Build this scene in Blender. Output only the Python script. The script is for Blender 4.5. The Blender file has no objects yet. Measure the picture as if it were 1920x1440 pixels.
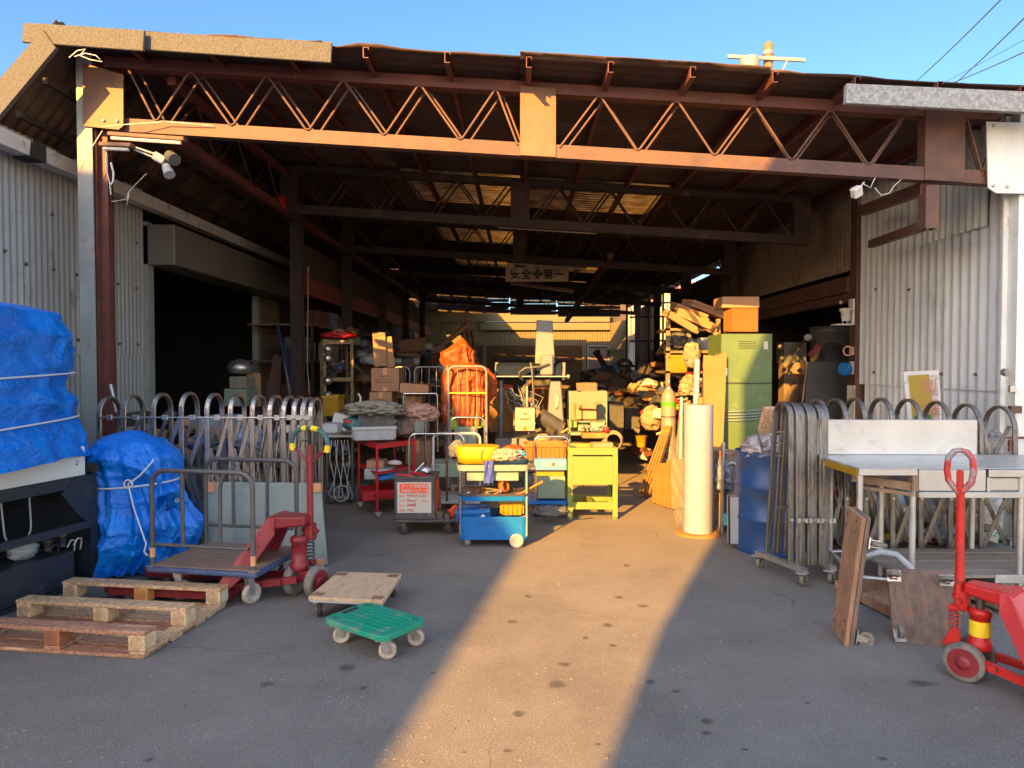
import bpy, math, random
from mathutils import Vector, Matrix, Euler, noise
random.seed(7)
R=math.radians; V=Vector
S=bpy.context.scene; COL=S.collection
# ---------------- camera ----------------
F=1300.0; CZ=1.5
CAM_EUL=Euler((math.pi/2-math.atan(35/F),0,math.atan(15/F)))
cd=bpy.data.cameras.new('camera'); cam=bpy.data.objects.new('camera',cd); COL.objects.link(cam)
cam.location=(0,0,CZ); cam.rotation_euler=CAM_EUL
cd.sensor_width=36; cd.lens=36*F/1920; cd.clip_end=600; cd.clip_start=.05
S.camera=cam
# ---------------- sky, sun, exposure ----------------
SUN_AZ=R(25); SUN_EL=R(24)
W=bpy.data.worlds.new('World'); S.world=W; W.use_nodes=True
nt=W.node_tree; bg=nt.nodes['Background']; sk=nt.nodes.new('ShaderNodeTexSky'); sk.sky_type='NISHITA'
sk.sun_disc=False; sk.sun_elevation=SUN_EL; sk.sun_rotation=math.pi+SUN_AZ; sk.air_density=1.15; sk.dust_density=1.2; sk.ozone_density=2.2; sk.altitude=20
# sky overhead and behind boosted and warmed as added fill, clear blue kept ahead
_t=nt.nodes.new('ShaderNodeTexCoord'); _s=nt.nodes.new('ShaderNodeSeparateXYZ'); nt.links.new(_t.outputs['Generated'],_s.inputs[0])
_r=nt.nodes.new('ShaderNodeMapRange'); _r.interpolation_type='SMOOTHSTEP'; _r.inputs[1].default_value=.70; _r.inputs[2].default_value=.1; nt.links.new(_s.outputs[1],_r.inputs[0])
_c=nt.nodes.new('ShaderNodeMixRGB'); _c.inputs[1].default_value=(.62,.86,1.02,1); _c.inputs[2].default_value=(2.6,2.1,1.8,1); nt.links.new(_r.outputs[0],_c.inputs[0])
_m=nt.nodes.new('ShaderNodeMixRGB'); _m.blend_type='MULTIPLY'; _m.inputs[0].default_value=1; nt.links.new(sk.outputs[0],_m.inputs[1]); nt.links.new(_c.outputs[0],_m.inputs[2])
nt.links.new(_m.outputs[0],bg.inputs[0]); bg.inputs[1].default_value=.058
ld=bpy.data.lights.new('sun','SUN'); sun=bpy.data.objects.new('sun',ld); COL.objects.link(sun)
ld.energy=5; ld.angle=R(.3); ld.color=(1,.48,.08)
SD=V((math.sin(SUN_AZ)*math.cos(SUN_EL),math.cos(SUN_AZ)*math.cos(SUN_EL),-math.sin(SUN_EL)))
sun.rotation_euler=SD.to_track_quat('-Z','Y').to_euler(); sun.location=(-10,-20,20)
S.view_settings.view_transform='Standard'; S.view_settings.look='None'; S.view_settings.exposure=2.3; S.view_settings.gamma=1
S.cycles.max_bounces=6; S.cycles.diffuse_bounces=3; S.cycles.glossy_bounces=3; S.cycles.transmission_bounces=4; S.cycles.transparent_max_bounces=6
S.cycles.use_denoising=True
# ---------------- pixel helpers (1920x1440 photograph pixels) ----------------
_RM=CAM_EUL.to_matrix()
def ray(px,py): return _RM@V(((px-960)/F,-(py-720)/F,-1))
def P(px,py,y):
    d=ray(px,py); return V((0,0,CZ))+d*(y/d.y)
def G(px,py,z=0.0):
    d=ray(px,py); return V((0,0,CZ))+d*((z-CZ)/d.z)
def PX(px,py,x):
    d=ray(px,py); return V((0,0,CZ))+d*(x/d.x)
# ---------------- mesh builder ----------------
def wm(o):
    m=Matrix.Identity(4)
    while o is not None:
        m=Matrix.LocRotScale(o.location,o.rotation_euler,o.scale)@m; o=o.parent
    return m
def frame(o,u,v):
    u=V(u).normalized(); v=V(v); v=(v-u*v.dot(u)).normalized(); w=u.cross(v)
    m=Matrix((u,v,w)).transposed().to_4x4(); m.translation=V(o); return m
SPLIT={'lid_rim','foot','door_jamb','wall','shutter_rail','bolt_head','cladding_bolt','linkage','cable','brass_fitting','brace','loose_wire','guide_rod','upright','yellow_wrap','tape_wrap','insulator','rust_mark','rail','low_rail','edge_film','timber_batten','wire_bar','lift_arm'}
class B:
    def islands(s):
        par=list(range(len(s.v)))
        def fd(a):
            while par[a]!=a: par[a]=par[par[a]]; a=par[a]
            return a
        for f in s.f:
            for k in f[1:]: par[fd(k)]=fd(f[0])
        # caps are separate vertices lying on the tube ends: merge by position
        pos={}
        for i,q in enumerate(s.v):
            k=(round(q.x,5),round(q.y,5),round(q.z,5))
            if k in pos: par[fd(i)]=fd(pos[k])
            else: pos[k]=i
        g={}
        for f,m in zip(s.f,s.s): g.setdefault(fd(f[0]),[]).append((f,m))
        out=[]
        for fs in g.values():
            idx=sorted({k for f,_ in fs for k in f}); mp={k:i for i,k in enumerate(idx)}
            out.append(([s.v[k] for k in idx],[tuple(mp[k] for k in f) for f,_ in fs],[m for _,m in fs]))
        return out
    def __init__(s): s.v=[];s.f=[];s.s=[];s.m=Matrix.Identity(4)
    def add(s,vs,fs,sm=False,m=None):
        n=len(s.v); mm=s.m@m if m is not None else s.m
        s.v+= [mm@V(q) for q in vs]; s.f+=[tuple(i+n for i in f) for f in fs]; s.s+=[sm]*len(fs); return s
    def box(s,x0,x1,y0,y1,z0,z1,m=None):
        return s.add([(x0,y0,z0),(x1,y0,z0),(x1,y1,z0),(x0,y1,z0),(x0,y0,z1),(x1,y0,z1),(x1,y1,z1),(x0,y1,z1)],
          [(0,3,2,1),(4,5,6,7),(0,1,5,4),(1,2,6,5),(2,3,7,6),(3,0,4,7)],False,m)
    def ob(s,c,d,rot=(0,0,0)):
        m=Matrix.Translation(V(c))@Euler(rot).to_matrix().to_4x4()
        return s.box(-d[0]/2,d[0]/2,-d[1]/2,d[1]/2,-d[2]/2,d[2]/2,m)
    def bar(s,p,q,w,h,up=(0,0,1)):
        p=V(p);q=V(q);u=q-p;L=u.length;up=V(up)
        if abs(u.normalized().dot(up))>.98: up=V((0,1,0))
        v=up.cross(u).normalized(); ww=u.normalized().cross(v)
        m=Matrix((u.normalized(),v,ww)).transposed().to_4x4(); m.translation=p
        return s.box(0,L,-w/2,w/2,-h/2,h/2,m)
    def tube(s,pts,r,n=8,closed=False):
        pts=[V(p) for p in pts]; N=len(pts); rs=r if isinstance(r,(list,tuple)) else [r]*N
        vs=[];fs=[]; nrm=None
        for i,p in enumerate(pts):
            a=pts[i-1] if (i>0 or closed) else p; b=pts[(i+1)%N] if (i<N-1 or closed) else p
            t=(b-a).normalized()
            if nrm is None: nrm=t.orthogonal().normalized()
            nrm=(nrm-t*nrm.dot(t))
            nrm=nrm.normalized() if nrm.length>1e-6 else t.orthogonal().normalized()
            bn=t.cross(nrm)
            for k in range(n):
                a_=2*math.pi*k/n; vs.append(p+(nrm*math.cos(a_)+bn*math.sin(a_))*rs[i])
        for i in range(N if closed else N-1):
            j=(i+1)%N
            for k in range(n):
                l=(k+1)%n; fs.append((i*n+k,i*n+l,j*n+l,j*n+k))
        s.add(vs,fs,True)
        if not closed: s.add(vs[:n],[tuple(range(n))[::-1]]); s.add(vs[-n:],[tuple(range(n))])
        return s
    def cyl(s,p,q,r,r2=None,n=20): return s.tube([p,q],[r,r if r2 is None else r2],n)
    def lathe(s,prof,c=(0,0,0),axis=(0,0,1),n=24,cap=True):
        ax=V(axis).normalized(); u=ax.orthogonal().normalized(); w=ax.cross(u); c=V(c); vs=[];fs=[]
        for r,z in prof:
            for k in range(n):
                a=2*math.pi*k/n; vs.append(c+ax*z+(u*math.cos(a)+w*math.sin(a))*r)
        for i in range(len(prof)-1):
            for k in range(n):
                l=(k+1)%n; fs.append((i*n+k,i*n+l,(i+1)*n+l,(i+1)*n+k))
        s.add(vs,fs,True)
        if cap: s.add(vs[:n],[tuple(range(n))[::-1]]); s.add(vs[-n:],[tuple(range(n))])
        return s
    def prism(s,pts,t,m):
        n=len(pts); vs=[(x,y,-t/2) for x,y in pts]+[(x,y,t/2) for x,y in pts]
        fs=[tuple(range(n))[::-1],tuple(range(n,2*n))]+[(i,(i+1)%n,n+(i+1)%n,n+i) for i in range(n)]
        return s.add(vs,fs,False,m)
    def grid(s,fn,nu,nv,sm=True):
        vs=[fn(i/nu,j/nv) for j in range(nv+1) for i in range(nu+1)]
        fs=[(j*(nu+1)+i,j*(nu+1)+i+1,(j+1)*(nu+1)+i+1,(j+1)*(nu+1)+i) for j in range(nv) for i in range(nu)]
        return s.add(vs,fs,sm)
    def blob(s,c,rad,seed=0,amp=.2,freq=2.0,n=24,flat=0.0,ridge=False,m=None):
        c=V(c); vs=[];fs=[]; nv=max(6,n*2//3)
        for j in range(nv+1):
            th=math.pi*j/nv
            for i in range(n):
                ph=2*math.pi*i/n; d=V((math.sin(th)*math.cos(ph),math.sin(th)*math.sin(ph),math.cos(th)))
                q=d*freq+V((seed*3.1,seed*1.7,seed*.9)); h=noise.fractal(q,.7,2.0,4)
                if ridge: h=.5-abs(h)*1.6
                k=1+amp*h; p=V((d.x*rad[0],d.y*rad[1],d.z*rad[2]))*k
                if flat and p.z<-rad[2]*flat: p.z=-rad[2]*flat
                vs.append(c+(m@p if m else p))
        for j in range(nv):
            for i in range(n):
                l=(i+1)%n; fs.append((j*n+i,(j+1)*n+i,(j+1)*n+l,j*n+l))
        return s.add(vs,fs,True)
    def build(s,name,mat,parent=None,bevel=0,solid=0,label=None,local=False,seg=1):
        if name in SPLIT and parent is not None and not getattr(s,'one',False):
            comp=s.islands()
            if len(comp)>1:
                o=None
                for vs_,fs_,sm_ in comp:
                    q=B(); q.v=vs_; q.f=fs_; q.s=sm_; q.one=True; o=q.build(name,mat,parent,bevel,solid,label,local,seg)
                return o
        me=bpy.data.meshes.new(name)
        vs=s.v
        if parent is not None and not local:
            iv=wm(parent).inverted(); vs=[iv@q for q in vs]
        me.from_pydata([tuple(q) for q in vs],[],s.f); me.validate(); me.polygons.foreach_set('use_smooth',s.s[:len(me.polygons)] if len(s.s)==len(me.polygons) else [False]*len(me.polygons))
        me.materials.append(mat); o=bpy.data.objects.new(name,me); COL.objects.link(o)
        if parent is not None: o.parent=parent
        if solid:
            md=o.modifiers.new('s','SOLIDIFY'); md.thickness=solid; md.offset=0
        if bevel:
            md=o.modifiers.new('b','BEVEL'); md.width=bevel; md.segments=seg; md.limit_method='ANGLE'; md.angle_limit=R(40)
            if seg>1:
                md.harden_normals=False
        if label: o['label']=label
        return o
def tagp(o,label,cat,group=None):
    o['label']=label; o['category']=cat
    if group: o['group']=group
    return o
def thing(name,label,cat,loc=(0,0,0),rz=0,group=None):
    o=bpy.data.objects.new(name,None); COL.objects.link(o); o.location=loc; o.rotation_euler=(0,0,rz); o.empty_display_size=.1
    return tagp(o,label,cat,group)
def solo(b,name,mat,label,cat,group=None,**k):
    """a thing that is one mesh; its origin goes to the middle of its base"""
    xs=[q.x for q in b.v];ys=[q.y for q in b.v];zs=[q.z for q in b.v]
    c=V(((min(xs)+max(xs))/2,(min(ys)+max(ys))/2,min(zs))); b.v=[q-c for q in b.v]
    o=b.build(name,mat,**k); o.location=c; return tagp(o,label,cat,group)
def struct(o): o['kind']='structure'; return o
def dup(o,parent=None):
    c=o.copy(); COL.objects.link(c); c.parent=parent
    for ch in [x for x in KIDS.get(o.name,[])] : dup(ch,c)
    return c
KIDS={}
def index(o):
    for x in bpy.data.objects:
        if x.parent==o:
            KIDS.setdefault(o.name,[])
            if x not in KIDS[o.name]: KIDS[o.name].append(x)
            index(x)
def arc(c,u,v,r,a0,a1,n=8):
    c=V(c);u=V(u);v=V(v); return [c+(u*math.cos(a0+(a1-a0)*i/n)+v*math.sin(a0+(a1-a0)*i/n))*r for i in range(n+1)]
def hoop(p,q,h,r,up=(0,0,1),n=6):
    """inverted U from p up over to q"""
    p=V(p);q=V(q);up=V(up);u=(q-p).normalized(); T=p+up*(h-r); T2=q+up*(h-r)
    return [p]+arc(T+u*r,-u,up,r,0,math.pi/2,n)+arc(T2-u*r,up,u,r,0,math.pi/2,n)+[q]
# ---------------- materials ----------------
def M(name,col,rough=.6,metal=0.0,var=.18,scale=5,dirt=None,damt=.35,dscale=3,bump=0.0,bscale=60,st=(1,1,1),spec=.5,wave=None,edge=.12):
    m=bpy.data.materials.new(name); m.use_nodes=True; t=m.node_tree; N=t.nodes; L=t.links; b=N['Principled BSDF']
    b.inputs['Roughness'].default_value=rough; b.inputs['Metallic'].default_value=metal; b.inputs['Specular IOR Level'].default_value=spec
    tc=N.new('ShaderNodeTexCoord'); mp=N.new('ShaderNodeMapping'); mp.inputs['Scale'].default_value=st; L.new(tc.outputs['Object'],mp.inputs[0])
    nz=N.new('ShaderNodeTexNoise'); nz.inputs['Scale'].default_value=scale; nz.inputs['Detail'].default_value=7; nz.inputs['Roughness'].default_value=.65; L.new(mp.outputs[0],nz.inputs[0])
    cr=N.new('ShaderNodeValToRGB'); e=cr.color_ramp.elements; e[0].position=.32; e[1].position=.68
    e[0].color=(*[c*(1-var) for c in col],1); e[1].color=(*[min(1,c*(1+var*.7)) for c in col],1); L.new(nz.outputs[0],cr.inputs[0]); out=cr.outputs[0]
    if wave:
        wv=N.new('ShaderNodeTexNoise'); wv.inputs['Scale'].default_value=wave; wv.inputs['Detail'].default_value=3
        mp2=N.new('ShaderNodeMapping'); mp2.inputs['Scale'].default_value=tuple(6 if q>1 else .5 for q in st); L.new(tc.outputs['Object'],mp2.inputs[0]); L.new(mp2.outputs[0],wv.inputs[0])
        mx=N.new('ShaderNodeMixRGB'); mx.blend_type='MULTIPLY'; mx.inputs[0].default_value=.7
        r2=N.new('ShaderNodeValToRGB'); r2.color_ramp.elements[0].position=.38; r2.color_ramp.elements[1].position=.6; r2.color_ramp.elements[0].color=(.45,.4,.36,1)
        L.new(wv.outputs[0],r2.inputs[0]); L.new(out,mx.inputs[1]); L.new(r2.outputs[0],mx.inputs[2]); out=mx.outputs[0]
    if dirt:
        n2=N.new('ShaderNodeTexNoise'); n2.inputs['Scale'].default_value=dscale; n2.inputs['Detail'].default_value=9; n2.inputs['Roughness'].default_value=.72; L.new(mp.outputs[0],n2.inputs[0])
        r3=N.new('ShaderNodeValToRGB'); r3.color_ramp.elements[0].position=.68-damt*.45; r3.color_ramp.elements[1].position=min(1,.68-damt*.45+edge); L.new(n2.outputs[0],r3.inputs[0])
        mx=N.new('ShaderNodeMixRGB'); L.new(r3.outputs[0],mx.inputs[0]); L.new(out,mx.inputs[1]); mx.inputs[2].default_value=(*dirt,1); out=mx.outputs[0]
        if metal>.3 or rough<.5:
            mr=N.new('ShaderNodeMapRange'); mr.inputs[3].default_value=rough; mr.inputs[4].default_value=.85; L.new(r3.outputs[0],mr.inputs[0]); L.new(mr.outputs[0],b.inputs['Roughness'])
            if metal>.3:
                m2=N.new('ShaderNodeMapRange'); m2.inputs[3].default_value=metal; m2.inputs[4].default_value=.1; L.new(r3.outputs[0],m2.inputs[0]); L.new(m2.outputs[0],b.inputs['Metallic'])
    L.new(out,b.inputs['Base Color'])
    if bump:
        bn=N.new('ShaderNodeTexNoise'); bn.inputs['Scale'].default_value=bscale; bn.inputs['Detail'].default_value=5; L.new(mp.outputs[0],bn.inputs[0])
        bp=N.new('ShaderNodeBump'); bp.inputs['Strength'].default_value=bump; bp.inputs['Distance'].default_value=.01; L.new(bn.outputs[0],bp.inputs['Height']); L.new(bp.outputs[0],b.inputs['Normal'])
    return m
RUST=(.16,.06,.03); GRIME=(.05,.042,.035)
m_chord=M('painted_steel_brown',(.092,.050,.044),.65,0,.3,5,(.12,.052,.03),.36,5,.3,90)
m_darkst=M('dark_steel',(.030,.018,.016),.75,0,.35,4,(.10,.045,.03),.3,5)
m_postp=M('post_paint_grey',(.27,.30,.30),.55,0,.15,4,(.28,.14,.06),.22,3,.15,80)
m_postw=M('post_paint_white',(.58,.64,.65),.55,0,.12,4,(.32,.2,.08),.26,3,.15,80,st=(1,1,.6))
m_gusset=M('gusset_paint',(.155,.080,.048),.6,0,.25,3,(.13,.05,.02),.36,3.5,.2,70,edge=.25)
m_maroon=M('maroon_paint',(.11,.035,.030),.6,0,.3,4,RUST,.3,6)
m_redbeam=M('red_primer_beam',(.17,.03,.025),.7,0,.25,3,GRIME,.3,4)
m_roofu=M('roof_sheet_dark',(.075,.045,.035),.9,0,.4,3,(.06,.035,.028),.45,2,.3,40)
m_roofl=M('roof_sheet_brown',(.13,.085,.06),.9,0,.3,3,(.12,.07,.05),.3,2,.3,40)
m_fasc=M('roughcast_fascia',(.090,.094,.095),.95,0,.35,60,(.075,.055,.04),.34,75,.8,140,edge=.3)
m_fascg=M('weathered_grey_fascia',(.30,.33,.35),.95,0,.4,34,(.13,.14,.145),.42,30,.8,110,edge=.3)
m_siding=M('siding_grey',(.38,.42,.45),.55,.2,.12,2,(.22,.17,.13),.22,3,.1,60,st=(1,1,.5))
m_sidingr=M('siding_pale',(.56,.63,.68),.6,.1,.14,2,(.20,.17,.14),.30,2.2,.15,60,st=(1.5,1.5,.35),edge=.3)
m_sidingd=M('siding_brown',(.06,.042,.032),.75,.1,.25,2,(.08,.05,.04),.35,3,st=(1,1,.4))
m_gutter=M('gutter_white',(.52,.53,.54),.5,0,.1,3,(.12,.11,.10),.25,5)
m_shutbox=M('shutter_box_metal',(.20,.185,.165),.55,.3,.12,2,(.2,.17,.13),.25,3)
m_shutter=M('shutter_slats',(.26,.20,.15),.6,.2,.12,3,GRIME,.2,4)
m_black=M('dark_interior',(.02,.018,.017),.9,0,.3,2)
m_bolt=M('bolt_steel',(.12,.11,.10),.5,.6,.2,20)
m_steel=M('brushed_steel',(.36,.355,.35),.36,.95,.15,3,(.13,.11,.095),.35,9,.12,50,st=(6,6,1))
m_steel2=M('dull_gate_steel',(.20,.195,.19),.42,.9,.25,3,(.09,.075,.065),.38,9,.12,50,st=(6,6,1))
m_steelb=M('stainless_brushed',(.50,.52,.53),.38,.75,.12,4,(.45,.44,.42),.3,6,.1,40)
m_stgrey=M('grey_painted_tube',(.085,.09,.10),.45,.2,.15,6,(.14,.12,.10),.2,20)
m_chrome=M('bright_tube',(.55,.55,.56),.25,1,.1,6)
m_rubber=M('black_rubber',(.03,.03,.03),.75,0,.3,10,(.09,.085,.08),.35,12)
m_rubg=M('grey_rubber',(.17,.16,.145),.75,0,.2,10,(.08,.07,.06),.3,12)
m_cream=M('nylon_wheel',(.42,.38,.31),.55,0,.15,14,(.18,.15,.12),.35,14)
m_zinc=M('zinc_bracket',(.48,.49,.50),.38,.85,.15,16,(.2,.18,.16),.25,20)
m_redj=M('red_truck_paint',(.20,.014,.022),.42,0,.15,5,(.20,.05,.045),.38,9,.15,90,edge=.25)
m_redj2=M('bright_red_paint',(.47,.012,.010),.42,0,.18,5,(.07,.03,.025),.24,13,.15,90)
m_redfd=M('dark_red_face',(.27,.028,.045),.5,0,.2,6,(.22,.05,.04),.4,9,.2,90,edge=.3)
m_dk2=M('graphite_paint',(.010,.019,.045),.8,0,.15,6,spec=.1)
m_cardd=M('shaded_cardboard',(.16,.09,.05),.9,0,.2,4)  # darker copy of the cardboard, interior shade put into its colour
m_redfr=M('red_faded_face',(.50,.035,.045),.5,0,.14,6,(.45,.10,.07),.25,10,.1,90,edge=.3)
m_redc=M('red_cart_paint',(.42,.015,.022),.4,0,.1,6,(.2,.02,.02),.2,12)
m_navy=M('navy_machine_paint',(.022,.030,.045),.42,0,.15,4,(.05,.05,.055),.25,8)
m_machw=M('machine_white',(.62,.66,.66),.4,0,.05,3,(.5,.5,.47),.2,6)
m_wood=M('pallet_wood',(.62,.42,.25),.8,0,.22,3,(.28,.18,.11),.22,3,.35,60,st=(1.2,14,14),wave=9)
m_woodr=M('pallet_wood_reddish',(.42,.22,.14),.8,0,.22,3,(.60,.42,.27),.3,3,.35,60,st=(1.2,14,14),wave=9)
m_wood2=M('endgrain_wood',(.62,.44,.26),.8,0,.3,26,(.34,.2,.11),.2,14,.3,60)
m_woodo=M('orange_block_wood',(.58,.27,.06),.8,0,.2,8)
m_woodd=M('dark_block_wood',(.30,.11,.05),.8,0,.2,8)
m_ply=M('plywood_top',(.50,.37,.23),.75,0,.18,4,(.28,.19,.12),.3,6,.2,60,st=(10,2,2))
m_board=M('weathered_board',(.17,.12,.095),.85,0,.35,3,(.25,.12,.06),.3,3,.4,60,st=(9,9,1))
m_boardr=M('reddish_weathered_board',(.30,.17,.10),.8,0,.4,3,(.33,.12,.05),.3,2,.4,60,st=(9,9,1))
m_boardh=M('grey_weathered_board',(.25,.22,.20),.85,0,.3,3,(.12,.10,.09),.35,3,.5,60,st=(2,12,12))
m_deck=M('cart_plywood_deck',(.22,.15,.10),.8,0,.25,3,(.12,.09,.07),.3,4,.2,60,st=(2,10,2))
m_card=M('cardboard',(.32,.19,.11),.85,0,.1,4,(.30,.17,.09),.2,3)
m_cardo=M('orange_cardboard',(.27,.072,.009),.75,0,.1,4)
m_cardy=M('kraft_paper',(.235,.12,.032),.85,0,.12,4,(.5,.25,.07),.25,5,.3,20)
m_teal=M('green_plastic',(.0,.27,.17),.5,0,.12,5,(.17,.23,.19),.42,11,.1,90,edge=.2)
m_bluep=M('blue_plastic',(.0,.12,.40),.42,0,.1,5,(.05,.14,.3),.2,8)
m_bluef=M('navy_blue_edge',(.035,.07,.17),.5,0,.15,6,(.12,.12,.13),.25,12)
m_yelp=M('yellow_plastic',(.30,.18,.002),.45,0,.1,6,(.4,.25,.05),.15,10)
m_lime=M('lime_paint',(.15,.20,.042),.5,0,.07,4,(.35,.42,.12),.15,8)
m_green=M('locker_green_paint',(.075,.135,.05),.5,0,.1,4,(.14,.22,.09),.25,5)
m_greenp=M('olive_green_metal',(.16,.23,.17),.5,0,.12,4,(.08,.11,.09),.25,6)
m_greyp=M('grey_plastic',(.33,.36,.38),.5,0,.1,5,(.2,.2,.2),.2,8)
m_cyanp=M('cyan_plastic',(.10,.42,.48),.45,0,.1,5)
m_beige=M('beige_metal',(.15,.165,.19),.45,.0,.08,4,(.4,.35,.27),.2,6)
m_creamm=M('cream_metal',(.20,.245,.21),.45,0,.06,4,(.45,.45,.36),.2,6)
m_dkgrey=M('charcoal_plastic',(.06,.06,.065),.5,0,.2,6,(.13,.12,.11),.3,9)
m_orbag=M('orange_bag_cloth',(.30,.05,.002),.6,0,.15,6,None,0,0,.5,14)
m_cloth=M('olive_cloth',(.21,.21,.17),.95,0,.25,6,(.16,.15,.11),.3,5,.6,40)
m_clothp=M('dusty_pink_cloth',(.42,.25,.20),.95,0,.2,6,(.22,.17,.12),.35,6,.6,40)
m_white=M('white_paper',(.5,.48,.43),.7,0,.05,6)
m_plwhite=M('off_white_wrap',(.215,.25,.34),.32,0,.06,14,None,0,0,.35,120)
m_orprint=M('orange_print',(.80,.10,.03),.6,0,.05,6)
m_redprint=M('red_print',(.60,.05,.04),.6,0,.05,6)
m_blk=M('black_ink',(.012,.012,.012),.7,0,.1,6)
m_signb=M('sign_board_cream',(.50,.42,.33),.8,0,.15,4,(.28,.22,.16),.3,4)
m_signg=M('sign_green',(.04,.11,.05),.7,0,.1,4)
m_rope=M('white_rope',(.62,.62,.64),.8,0,.1,60)
m_yell=M('yellow_tape',(.80,.58,.02),.5,0,.12,20)
m_grip=M('green_rubber_grip',(.035,.12,.13),.6,0,.2,12,(.15,.2,.2),.25,14)
m_grboard=M('pale_green_panel',(.23,.28,.27),.7,0,.1,3,(.10,.11,.09),.3,3.5,.1,50,edge=.3)
m_barrel=M('blue_barrel_paint',(.015,.07,.22),.4,.1,.2,4,(.04,.05,.08),.35,4,.1,60)
m_ortape=M('tan_packing_tape',(.60,.30,.15),.5,0,.08,8)
# ---------------- special materials ----------------
def nd(t,ty,**k):
    n=t.nodes.new(ty)
    for a,b in k.items(): setattr(n,a,b)
    return n
def mk_asphalt():
    m=bpy.data.materials.new('asphalt'); m.use_nodes=True; t=m.node_tree; L=t.links; b=t.nodes['Principled BSDF']
    tc=nd(t,'ShaderNodeTexCoord'); O=tc.outputs['Object']
    def noi(s,d=5,r=.6,src=None):
        n=nd(t,'ShaderNodeTexNoise'); n.inputs['Scale'].default_value=s; n.inputs['Detail'].default_value=d; n.inputs['Roughness'].default_value=r; L.new(src or O,n.inputs[0]); return n.outputs[0]
    def ramp(src,p0,p1,c0,c1):
        r=nd(t,'ShaderNodeValToRGB'); e=r.color_ramp.elements; e[0].position=p0; e[1].position=p1; e[0].color=(*c0,1); e[1].color=(*c1,1); L.new(src,r.inputs[0]); return r.outputs[0]
    def mix(f,a,c,bl='MIX'):
        x=nd(t,'ShaderNodeMixRGB'); x.blend_type=bl
        if isinstance(f,float): x.inputs[0].default_value=f
        else: L.new(f,x.inputs[0])
        L.new(a,x.inputs[1])
        if isinstance(c,tuple): x.inputs[2].default_value=(*c,1)
        else: L.new(c,x.inputs[2])
        return x.outputs[0]
    base=ramp(noi(1.3,8,.7),.3,.7,(.135,.127,.116),(.20,.189,.172))
    fine=ramp(noi(170,3,.7),.3,.7,(.52,.52,.52),(1.5,1.5,1.5)); c=mix(1.0,base,fine,'MULTIPLY')
    # stone chips
    for sc,th,pl in ((75,.17,.5),(30,.13,.55),(140,.22,.45)):
        vo=nd(t,'ShaderNodeTexVoronoi'); vo.inputs['Scale'].default_value=sc; L.new(O,vo.inputs[0])
        f=ramp(vo.outputs['Distance'],th,th+.06,(1,1,1),(0,0,0)); g=ramp(noi(2.2+sc*.05,4),pl-.06,pl+.06,(0,0,0),(1,1,1)); g2=mix(1.0,f,g,'MULTIPLY')
        # only some cells
        h=ramp(vo.outputs['Color'],.62,.66,(0,0,0),(1,1,1)); g3=mix(1.0,g2,h,'MULTIPLY'); c=mix(g3,c,(.34,.335,.32))
    # worn dusty patches and brown dust inside
    c=mix(ramp(noi(.9,9,.75),.56,.74,(0,0,0),(.55,.55,.55)),c,(.24,.22,.20))
    sx=nd(t,'ShaderNodeSeparateXYZ'); L.new(O,sx.inputs[0])
    mr=nd(t,'ShaderNodeMapRange'); mr.inputs[1].default_value=4.6; mr.inputs[2].default_value=8; L.new(sx.outputs[1],mr.inputs[0]); mr.inputs[4].default_value=.75
    c=mix(mr.outputs[0],c,(.225,.18,.14))
    c=mix(ramp(noi(.45,7,.7),.52,.66,(0,0,0),(.45,.45,.45)),c,(.085,.08,.076))
    # hairline cracks
    vo=nd(t,'ShaderNodeTexVoronoi'); vo.feature='DISTANCE_TO_EDGE'; vo.inputs['Scale'].default_value=.8
    ad=nd(t,'ShaderNodeMixRGB'); ad.inputs[0].default_value=.16; nn=nd(t,'ShaderNodeTexNoise'); nn.inputs['Scale'].default_value=3; nn.inputs['Detail'].default_value=6; L.new(O,nn.inputs[0]); L.new(O,ad.inputs[1]); L.new(nn.outputs[1],ad.inputs[2]); L.new(ad.outputs[0],vo.inputs[0])
    ck=mix(1.0,ramp(vo.outputs['Distance'],.0,.004,(1,1,1),(0,0,0)),ramp(noi(.7,3),.54,.6,(0,0,0),(.6,.6,.6)),'MULTIPLY'); c=mix(ck,c,(.03,.03,.03))
    # oil stains
    wob=noi(16,5,.7)
    tot=None
    for px,py,w,h in ((652,1253,52,24),(502,1282,44,16),(680,1290,24,12),(280,1424,36,16),(972,1339,34,20),(1325,1352,34,20),(1325,1374,30,12),(1725,1280,84,20),(1058,1246,34,12),(1045,1283,50,22),(990,1118,22,10),(1218,1279,28,14),(1655,1422,30,14),(952,1408,26,12),(1268,1296,26,12),(1140,1172,30,12),(1205,1136,30,9),(1160,1120,24,9),(1395,1405,18,8),(1120,1395,16,8),(960,1166,30,10),(870,1410,20,9),(812,1262,16,7),(1514,1318,14,6),(1408,1203,12,6),(1175,1060,22,8),(1098,1196,14,8),(1150,1210,22,9)):
        g=G(px,py); rx=abs(G(px+w/2,py).x-g.x); ry=abs(G(px,py-h/2).y-g.y)
        mp=nd(t,'ShaderNodeMapping'); mp.inputs['Location'].default_value=(-g.x/rx,-g.y/ry,0); mp.inputs['Scale'].default_value=(1/rx,1/ry,0); L.new(O,mp.inputs[0])
        ln=nd(t,'ShaderNodeVectorMath',operation='LENGTH'); L.new(mp.outputs[0],ln.inputs[0])
        if tot is None: tot=ln.outputs['Value']
        else:
            mn=nd(t,'ShaderNodeMath',operation='MINIMUM'); L.new(tot,mn.inputs[0]); L.new(ln.outputs['Value'],mn.inputs[1]); tot=mn.outputs[0]
    a1=nd(t,'ShaderNodeMath',operation='MULTIPLY_ADD'); L.new(wob,a1.inputs[0]); a1.inputs[1].default_value=1.9; L.new(tot,a1.inputs[2])
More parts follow.
